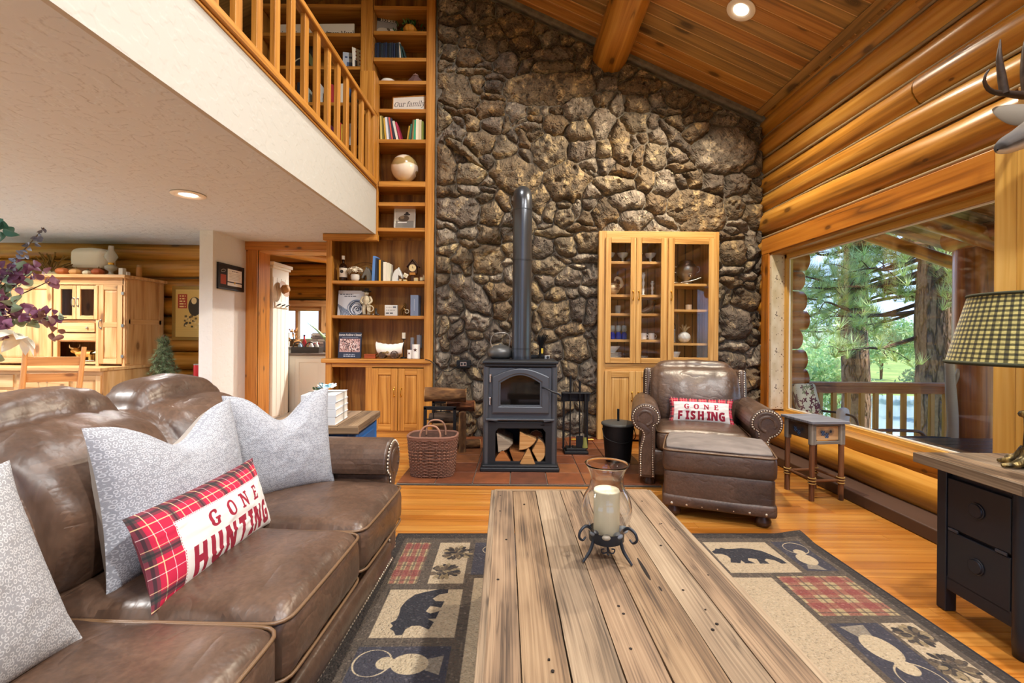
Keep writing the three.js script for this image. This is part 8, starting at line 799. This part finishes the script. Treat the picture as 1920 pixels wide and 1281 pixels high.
  const ol = thing('oil_lamp', 'clear glass oil lamp with chimney on top of the hutch', 'oil lamp', [-4.92, top, -5.5]), cg = std({ color: 0xd8d4c4, transmission: 0.45, roughness: 0.05, thickness: 0 }); part('font', lathe([[0, 0], [0.075, 0], [0.07, 0.012], [0.025, 0.035], [0.022, 0.06], [0.06, 0.085], [0.062, 0.12], [0.03, 0.14], [0, 0.14]], 28), cg, ol); part('burner', cyl(0.028, 0.032, 0.03, 20, 0, 0.155, 0), M.brass, ol); part('chimney', lathe([[0.03, 0.165], [0.05, 0.2], [0.068, 0.235], [0.055, 0.275], [0.03, 0.31], [0.027, 0.37]], 28), std({ color: 0xe8e4d8, transmission: 0.6, roughness: 0.03, thickness: 0, side: THREE.DoubleSide }), ol);
  for (const [i, [x, c, r]] of [[-5.42, 0xb8642c, 0.06], [-5.27, 0xd8a060, 0.052], [-5.13, 0xdcd0b0, 0.04], [-5.0, 0xa85024, 0.055]].entries()) { const q = thing('gourd', `${['rusty orange', 'tan', 'cream', 'dark orange'][i]} gourd on the front edge of the hutch top`, 'gourd', [x, top, -5.42], 0, 'gourds on the hutch'); part('gourd_body', warp(sph(r, 0, r * 0.75, 0, 1.15, 0.75, 1.1, 28, 14), (v) => { const k = 1 + 0.06 * Math.cos(Math.atan2(v.z, v.x) * 8); v.x *= k; v.z *= k; }), col(c, { roughness: 0.6 }), q); part('stem', taper([[0, r * 1.4, 0], [0.01, r * 1.9, 0]], [0.009, 0.006], 5), col(0x6a5a30), q); }
  const dw = thing('dried_arrangement', 'dried twig and wheat arrangement on top of the hutch', 'dried flowers', [-5.75, top, -5.6]); { const R = rng(52), gs = []; for (let k = 0; k < 40; k++) { const a = (R() - 0.5) * 2.2, l = 0.14 + R() * 0.2; gs.push(taper([[0, 0.01, 0], [Math.sin(a) * l * 0.5, Math.abs(Math.cos(a)) * l * 0.4 + 0.02, (R() - 0.5) * 0.1], [Math.sin(a) * l * 1.3, Math.abs(Math.cos(a)) * l * 0.9 + 0.02, (R() - 0.5) * 0.2]], [0.004, 0.004, 0.009], 6, 5)); } part('stems', gs, col(0x8a6c34, { roughness: 0.9 }), dw); part('bundle', sph(0.06, 0, 0.04, 0, 1.8, 0.6, 0.8), col(0xd8c8a0, { roughness: 0.9 }), dw); }
  for (const [i, [x, w, q, c]] of [[-4.66, 0.05, 0.08, 0xcfc8b8], [-4.72, 0.1, 0.05, 0xe4dfd2], [-4.63, 0.035, 0.12, 0xb07a3a]].entries()) { const k = thing('shelf_trinket', ['small grey photo block on the hutch top edge', 'low white box on the hutch top', 'corked spice jar on the hutch top corner'][i], 'trinket', [x, top, -5.36 - i * 0.1]); part('body', i === 2 ? cyl(0.028, 0.028, q, 16, 0, q / 2, 0) : rbox(w, q, 0.05, 0.004).translate(0, q / 2, 0), col(c), k); part('lid', i === 2 ? cyl(0.022, 0.022, 0.03, 14, 0, q + 0.015, 0) : rbox(w * 0.9, 0.006, 0.045).translate(0, q + 0.002, 0), col(0x9a7a4a), k); }
  printed('vintage_poster', 'gold framed vintage poster hanging on the dining log wall', 'picture', 0.5, 0.62, 0.015, (g, w, h) => { fillT(g, w, h, '#d8b868'); g.fillStyle = '#a83a24'; g.fillRect(w * 0.06, h * 0.1, w * 0.24, h * 0.3); for (let i = 0; i < 5; i++) dashes(g, w * 0.1, h * (0.14 + i * 0.055), w * 0.16, h * 0.028, '#f0d890', 14 + i); const R = rng(53); g.fillStyle = '#3a3428'; g.beginPath(); g.ellipse(w * 0.5, h * 0.36, w * 0.17, h * 0.2, 0, 0, 7); g.fill(); g.fillStyle = '#e8d098'; g.beginPath(); g.ellipse(w * 0.48, h * 0.24, w * 0.07, h * 0.07, 0, 0, 7); g.fill(); for (let i = 0; i < 40; i++) { g.fillStyle = ['#6a5a34', '#c8b070', '#4a4430', '#e0c888'][i % 4]; g.fillRect(w * (0.2 + R() * 0.5), h * (0.5 + R() * 0.28), w * 0.06, h * 0.04); } for (let i = 0; i < 5; i++) { g.strokeStyle = '#a8904c'; g.beginPath(); g.moveTo(0, h * (0.8 + i * 0.04)); g.lineTo(w, h * (0.8 + i * 0.04)); g.stroke(); } }, [-4.22, 1.15, -5.955], { edge: 0x8a6a30, frame: col(0x9a7c3a, { roughness: 0.4, metalness: 0.3 }), frameW: 0.045 });
  const xt = thing('small_fir_tree', 'small artificial fir tree beside the pine hutch', 'tree', [-4.31, 0, -5.55]); xt.scale.set(0.88, 1, 0.88); part('trunk', cyl(0.015, 0.025, 1.15, 8, 0, 0.6, 0), M.bark, xt); part('pot', lathe([[0, 0], [0.09, 0], [0.11, 0.16], [0, 0.15]], 20), col(0x4a3424), xt); { const R = rng(54), tips = [], br = []; for (let k = 0; k < 120; k++) { const y = 0.3 + 0.85 * (k / 120), r = 0.3 * (1 - (y - 0.3) / 1.0), a = k * 2.4; br.push(taper([[0, y, 0], [Math.cos(a) * r * 0.6, y - 0.01, Math.sin(a) * r * 0.6], [Math.cos(a) * r, y - 0.05, Math.sin(a) * r]], [0.006, 0.005, 0.003], 5, 5)); for (let m = 1; m <= 5; m++) tips.push([Math.cos(a) * r * m / 5, y - 0.05 * (m / 5) ** 2, Math.sin(a) * r * m / 5]); } part('branch', br, col(0x4a3a20), xt); const m = new THREE.InstancedMesh(needleGeo, col(0xffffff, { roughness: 0.8, side: THREE.DoubleSide }), tips.length), o2 = new THREE.Object3D(), c = new THREE.Color(); m.name = 'needles'; m.userData.kind = 'stuff'; tips.forEach((q, i) => { o2.position.set(...q); o2.rotation.set(R() * 6, R() * 6, R() * 6); o2.scale.setScalar(0.06 + 0.03 * R()); o2.updateMatrix(); m.setMatrixAt(i, o2.matrix); m.setColorAt(i, c.setHSL(0.22 + 0.06 * R(), 0.34, 0.1 + 0.14 * R())); }); xt.add(m); }
  const sp = thing('dark_cabinet', 'low dark blue cabinet with a name plate beside the white wall end', 'cabinet', [-3.87, 0, -5.38]); part('body', rbox(0.42, 0.66, 0.4, 0.01, 2).translate(0, 0.33, 0), col(0x18202a, { roughness: 0.4 }), sp); part('top', rbox(0.45, 0.03, 0.44, 0.008).translate(0, 0.675, 0), col(0x22303c, { roughness: 0.35 }), sp); part('name_plate', rbox(0.09, 0.035, 0.004, 0.001).translate(0.02, 0.585, 0.202), M.paper, sp); const rt = thing('red_tin', 'small red tin on the low dark blue cabinet', 'tin', [-3.71, 0.69, -5.3]); part('tin', cyl(0.05, 0.05, 0.14, 20, 0, 0.07, 0), col(0xb01c20, { roughness: 0.3 }), rt); part('lid', cyl(0.052, 0.052, 0.012, 20, 0, 0.146, 0), M.pewter, rt);
  const ch = thing('ladderback_chair', 'pale pine ladderback dining chair behind the sofa', 'chair', [-4.18, 0, -3.95], 0.35), cw = tint(M.pine, 0xffe8c8); for (const x of [-0.2, 0.2]) { part('back_post', taper([[x, 0, -0.2], [x, 0.5, -0.2], [x * 1.05, 1.06, -0.28]], [0.02, 0.022, 0.018], 14, 10), cw, ch); part('leg', taper([[x * 1.1, 0, 0.22], [x * 1.1, 0.45, 0.2]], [0.019, 0.021], 6), cw, ch); } for (const y of [0.62, 0.78, 0.93]) part('back_slat', wb3(-0.2, 0.2, y - 0.04, y + 0.04, -0.23 - (y - 0.5) * 0.1, -0.215 - (y - 0.5) * 0.1, 'x'), cw, ch); part('seat', wb3(-0.23, 0.23, 0.44, 0.475, -0.22, 0.23, 'x', 0.012), cw, ch); for (const s of [-1, 1]) part('stretcher', T(cyl(0.012, 0.012, 0.42, 8), 0.2 * s, 0.2, 0.0, PI / 2), cw, ch);
}
// dining table, vase and flowers
{
  const t = thing('dining_table', 'pine dining table behind the sofa carrying the flower vase', 'table', [-4.26, 0, -2.75]); part('table_top', wb3(-0.95, 0.85, 0.71, 0.75, -0.5, 0.5, 'x', 0.012), M.pine, t); for (const [x, z] of [[-0.85, -0.4], [0.75, -0.4], [-0.85, 0.4], [0.75, 0.4]]) part('leg', lathe([[0, 0], [0.03, 0], [0.04, 0.3], [0.045, 0.6], [0.04, 0.71], [0, 0.71]], 16).translate(x, 0, z), M.pine, t);
  const v = thing('flower_vase', 'glass vase hidden behind the purple flower arrangement', 'vase', [-3.52, 0.75, -2.85]); part('vase', lathe([[0, 0], [0.06, 0], [0.08, 0.1], [0.06, 0.2], [0.07, 0.25]], 24), col(0xb8b0a8, { roughness: 0.3 }), v); part('rim', new THREE.TorusGeometry(0.07, 0.005, 8, 24).rotateX(PI / 2).translate(0, 0.25, 0), col(0xb8b0a8, { roughness: 0.3 }), v);
  const b = thing('silk_flower_bouquet', 'bouquet of purple blossoms, eucalyptus and white flowers at the left edge', 'flowers', [-3.42, 1.17, -2.85]), R = rng(55), fm = (c, s = 0.3) => std({ color: c, roughness: 0.7, transmission: s, thickness: 0, side: THREE.DoubleSide });
  const leaf = (w, l, curl) => warp(new THREE.PlaneGeometry(w, l, 4, 6).translate(0, l / 2, 0), (q) => { const f = q.y / l; q.x *= Math.sin(Math.min(1, f * 1.02 + 0.04) * PI) ** 0.6 * 1.05; q.z += curl * f * f * l - 0.9 * q.x * q.x / w; });
  const stems = [], S = (tip) => { stems.push(taper([[-0.1, -0.18, 0], [tip[0] * 0.3, tip[1] * 0.45, tip[2] * 0.3], tip], [0.005, 0.004, 0.003], 12, 5)); }; const put = (n, g, m, p, rx, ry, rz) => { const q = part(n, g, m, b); q.position.set(...p); q.rotation.set(rx, ry, rz); return q; };
  // px space of the photograph's bouquet at this depth: one metre is about 300 pixels of the 1920 frame
  const E = fm(0x9fb59c), E2 = fm(0x86a088), Pu = [fm(0x6a3450), fm(0x7e4868), fm(0x54284a), fm(0x8a5a6a)], Wt = fm(0xe4e6da), Bl = fm(0x7a8298), Te = fm(0x4a8a84);
  for (let s = 0; s < 9; s++) { const tip = [0.2 + R() * 0.4, 0.02 + R() * 0.45, (R() - 0.5) * 0.4]; S(tip); for (let k = 0; k < 9; k++) { const f = 0.35 + 0.65 * k / 9; put('eucalyptus_leaf', leaf(0.042 + R() * 0.02, 0.05 + R() * 0.025, 0.3), k % 2 ? E : E2, tip.map((c, i) => c * f + (R() - 0.5) * 0.03), R() * 2 - 0.5, R() * 6, R() * 2 - 1); } }
  for (let s = 0; s < 30; s++) { const c = [0.1 + R() * 0.4, 0.04 + R() * 0.38, 0.08 + (R() - 0.5) * 0.3]; S(c); const m = Pu[s % 4]; for (let k = 0; k < 9; k++) { const a = k * 2.4; put('hydrangea_petal', leaf(0.04, 0.045, 0.5), m, [c[0] + Math.cos(a) * 0.035, c[1] + Math.sin(a) * 0.035, c[2] + R() * 0.03], R() - 0.2, R() * 6, R() * 6); } }
  for (let k = 0; k < 26; k++) { const f = k / 26; put('lavender_floret', leaf(0.022, 0.035, 0.3), Bl, [0.3 + f * 0.2 + (R() - 0.5) * 0.03, 0.4 + f * 0.27 + (R() - 0.5) * 0.03, 0.05 + (R() - 0.5) * 0.03], R() * 3, R() * 6, R() * 3 - 1.5); } S([0.5, 0.67, 0.05]);
  for (const c of [[0.45, 0.0, 0.15], [0.27, 0.0, 0.2]]) { S(c); for (let k = 0; k < 8; k++) put('white_petal', leaf(0.07, 0.12, 0.6), Wt, [c[0], c[1], c[2]], 0.9 + 0.2 * (k % 2), 0, k * PI / 4 - 1); } for (let k = 0; k < 10; k++) put('teal_petal', leaf(0.05, 0.07, 0.4), Te, [0.19 + R() * 0.05, 0.64 + R() * 0.07, 0.02 + R() * 0.05], R() * 3, R() * 6, R() * 3); for (let k = 0; k < 12; k++) put('dried_leaf', leaf(0.03, 0.05, 0.6), fm(0x7a5448), [0.5 + k * 0.012 + (R() - 0.5) * 0.05, 0.14 - k * 0.012 + (R() - 0.5) * 0.05, 0.08], R() * 3, R() * 6, R() * 3); put('drooping_leaf', leaf(0.08, 0.1, 0.3), E2, [0.28, -0.14, 0.15], 0.4, 0.3, -1.2); stems.push(taper([[0.0, -0.1, 0.1], [0.18, -0.06, 0.13], [0.28, -0.13, 0.15]], [0.004, 0.004, 0.003], 8, 5)); part('stem', stems, col(0x5a4c38), b);
}
// kitchen seen through the doorway
{
  const cr = col(0xe6dfcf, { roughness: 0.5 }), p = thing('kitchen_pantry', 'tall cream kitchen pantry just inside the doorway', 'pantry', [-3.62, 0, -6.36]); part('body', rbox(0.62, 2.12, 0.44, 0.006).translate(0, 1.06, 0), cr, p); part('crown', [rbox(0.7, 0.05, 0.52, 0.01).translate(0, 2.15, 0), rbox(0.66, 0.04, 0.48, 0.01).translate(0, 2.11, 0)], cr, p); part('beadboard', [0, 1, 2, 3].map((k) => rbox(0.006, 1.9, 0.1).translate(0.312, 1.02, -0.16 + k * 0.107)), cr, p); const pr = part('peg_rail', rbox(0.02, 0.08, 0.36).translate(0.32, 1.6, 0), cr, p); part('peg', [-0.12, 0, 0.12].map((z) => T(cyl(0.008, 0.01, 0.05, 8), 0.35, 1.6, z, 0, 0, -1.2)), M.iron, pr);
  const hook = thing('straw_hat', 'small straw hat hanging on the pantry side', 'hat', [-3.25, 1.82, -6.32]); part('brim', T(lathe([[0.03, 0], [0.11, 0.006], [0.115, 0.012], [0.03, 0.012]], 24), 0, 0, 0, 0, 0, -1.3), col(0x9a6c3c), hook); part('hat_crown', T(lathe([[0, 0.07], [0.05, 0.065], [0.06, 0.0]], 20), 0, 0, 0, 0, 0, -1.3), col(0xb8864c), hook);
  const k = thing('kitchen_peninsula', 'cream kitchen base cabinet with brown counter top', 'cabinet', [-3.05, 0, -7.0]); part('body', rbox(0.86, 0.88, 0.5, 0.006).translate(0.1, 0.44, 0), cr, k); part('counter_top', rbox(0.98, 0.035, 0.6, 0.008).translate(0.1, 0.9, 0), col(0x6c5c50, { roughness: 0.35 }), k); part('panel', framed([[-0.26, 0.08], [0.14, 0.08], [0.14, 0.84], [-0.26, 0.84]], [[-0.2, 0.14], [0.08, 0.14], [0.08, 0.78], [-0.2, 0.78]], 0.012, 0.003).translate(0.02, 0, 0.25), cr, k); part('panel', framed([[-0.18, 0.08], [0.18, 0.08], [0.18, 0.84], [-0.18, 0.84]], [[-0.12, 0.14], [0.12, 0.14], [0.12, 0.78], [-0.12, 0.78]], 0.012, 0.003).translate(0.34, 0, 0.25), cr, k); 
  const hw = thing('half_wall', 'low white half wall with ledge beside the kitchen counter', 'half wall', [-3.68, 0, -7.15]); part('wall_body', rbox(0.5, 0.96, 0.14).translate(0, 0.48, 0), col(0xdad4c8), hw); part('ledge', rbox(0.54, 0.035, 0.2, 0.006).translate(0, 0.98, 0.02), col(0x8a8278), hw);
  const bs = structGroup('trim_2', 'stacked stone backsplash behind the kitchen counter', 'backsplash'); const R = rng(56); part('backing', box3(-3.3, -1.0, 0.92, 1.22, -7.36, -7.32), col(0x8a8078), bs); for (let r = 0; r < 7; r++) { let x = -3.28 - R() * 0.05; while (x < -2.6) { const w = 0.06 + R() * 0.1; part('stone', rbox(w - 0.004, 0.036, 0.03, 0.004).translate(x + w / 2, 0.94 + r * 0.041, -7.305 + R() * 0.008), col([0xb8aca0, 0x9a9088, 0xcfc6ba, 0x847a74][Math.floor(R() * 4)], { roughness: 0.8 }), bs); x += w; } }
  const pl = thing('potted_aloe', 'aloe plant in a grey pot on the kitchen counter', 'potted plant', [-2.96, 0.918, -7.15]); part('pot', lathe([[0, 0], [0.06, 0], [0.085, 0.16], [0.078, 0.16], [0, 0.14]], 24), col(0x6a6e74, { roughness: 0.6 }), pl); part('aloe_leaf', [[-0.3, 0.32, 0.1], [0.02, 0.3, 0.02], [-0.16, 0.2, 0.05], [0.12, 0.2, 0], [-0.05, 0.26, -0.05], [0.2, 0.12, 0.05]].map(([x, y, z]) => taper([[0, 0.14, 0], [x * 0.5, 0.14 + y * 0.6, z * 0.5], [x, 0.14 + y, z]], [0.022, 0.018, 0.003], 12, 8)), col(0x7a8c5c, { roughness: 0.5 }), pl);
  const la = thing('metal_lantern', 'dark metal lantern with glass sides on the kitchen counter', 'lantern', [-2.7, 0.918, -7.1]); const lm = col(0x3c3834, { roughness: 0.5, metalness: 0.4 }); part('base', rbox(0.19, 0.03, 0.19).translate(0, 0.015, 0), lm, la); part('bars', [-1, 1].flatMap((a) => [-1, 1].map((b2) => rbox(0.014, 0.3, 0.014).translate(0.08 * a, 0.17, 0.08 * b2))).concat([-0.03, 0.03].map((x) => rbox(0.008, 0.3, 0.008).translate(x, 0.17, 0.08))), lm, la); part('roof', [new THREE.ConeGeometry(0.15, 0.1, 4).rotateY(PI / 4).translate(0, 0.37, 0), rbox(0.2, 0.02, 0.2).translate(0, 0.325, 0), cyl(0.04, 0.05, 0.04, 16, 0, 0.42, 0), new THREE.TorusGeometry(0.025, 0.005, 6, 16).translate(0, 0.46, 0)], lm, la); part('candle', cyl(0.035, 0.035, 0.16, 16, 0, 0.11, 0), col(0xe8dcc0), la);
  const jr = thing('red_lidded_jar', 'white jar with red band on the kitchen counter', 'jar', [-3.17, 0.918, -7.1]); part('jar', cyl(0.075, 0.075, 0.16, 24, 0, 0.08, 0), col(0xe8e4de, { roughness: 0.3 }), jr); part('band', cyl(0.076, 0.076, 0.05, 24, 0, 0.125, 0), col(0xb02030), jr); const rb = thing('red_bottle', 'slim red bottle beside the banded jar', 'bottle', [-3.3, 0.918, -7.05]); part('bottle', lathe([[0, 0], [0.03, 0], [0.03, 0.16], [0.012, 0.2], [0.012, 0.25], [0, 0.25]], 16), col(0xa82028, { roughness: 0.3 }), rb); part('cap', cyl(0.014, 0.014, 0.02, 12, 0, 0.26, 0), M.black, rb);
  const wb = thing('counter_caddy', 'dark wooden caddy with bottles on the kitchen counter edge', 'caddy', [-3.16, 0.918, -6.85]); part('tray', [rbox(0.4, 0.09, 0.012).translate(0, 0.045, 0.08), rbox(0.4, 0.09, 0.012).translate(0, 0.045, -0.08), rbox(0.012, 0.09, 0.16).translate(-0.2, 0.045, 0), rbox(0.012, 0.09, 0.16).translate(0.2, 0.045, 0), rbox(0.4, 0.01, 0.16).translate(0, 0.005, 0)], col(0x33281f, { roughness: 0.6 }), wb); for (const x of [-0.1, 0.08]) part('handle', new THREE.TorusGeometry(0.07, 0.008, 8, 20, PI).translate(x, 0.09, 0.08), col(0x2a2420), wb); for (const [i, x] of [-3.27, -3.1, -3.02].entries()) { const q = thing('caddy_bottle', `${ORD[i]} pale bottle from the left in the counter caddy`, 'bottle', [x, 0.93, -6.85], 0, 'bottles in the counter caddy'); part('bottle', lathe([[0, 0], [0.028, 0], [0.03, 0.1], [0.012, 0.14], [0, 0.14]], 14), col([0x9ab0c0, 0xe4e0d8, 0xd0c8bc][i], { roughness: 0.3 }), q); part('cap', cyl(0.012, 0.012, 0.02, 10, 0, 0.15, 0), col(0xd8d4cc), q); }
  printed('kitchen_sign', 'small white sign with flowers on the half wall ledge', 'sign', 0.3, 0.22, 0.02, (g, w, h) => { fillT(g, w, h, '#e8e6e2'); g.fillStyle = '#c8ccd4'; g.beginPath(); g.arc(w * 0.55, h * 0.35, h * 0.26, 0, 7); g.fill(); g.strokeStyle = '#8a8a90'; g.lineWidth = 8; g.beginPath(); g.arc(w * 0.5, h * 0.35, h * 0.22, 0.3, 2.8); g.stroke(); g.strokeStyle = '#2a2a2c'; g.lineWidth = 9; g.beginPath(); for (let i = 0; i <= 40; i++) g[i ? 'lineTo' : 'moveTo'](w * (0.22 + i * 0.015), h * (0.82 + 0.1 * Math.sin(i * 0.9) * (0.5 + 0.5 * Math.sin(i * 0.37)))); g.stroke(); }, [-3.72, 1.0, -7.12], { tilt: -0.1 });
  const so = thing('silk_sprig', 'orange and green silk sprig above the kitchen sign', 'flowers', [-3.5, 1.0, -7.1]); part('sprig_leaves', Array.from({ length: 26 }, (_, i) => T(warp(new THREE.PlaneGeometry(0.03, 0.06, 1, 3).translate(0, 0.03, 0), (v) => { v.x *= 1 - Math.abs(v.y / 0.06 - 0.4) * 1.2; }), (R() - 0.5) * 0.16, 0.08 + R() * 0.18, (R() - 0.5) * 0.06, R() * 3, R() * 6, R() * 3)), col(0xa8743c, { side: THREE.DoubleSide }), so); part('stem', tube([[0, 0, 0], [0.01, 0.1, 0], [0, 0.22, 0]], 0.006, 8, 6), col(0x5a5030), so);
}
renderer.render(scene, camera);
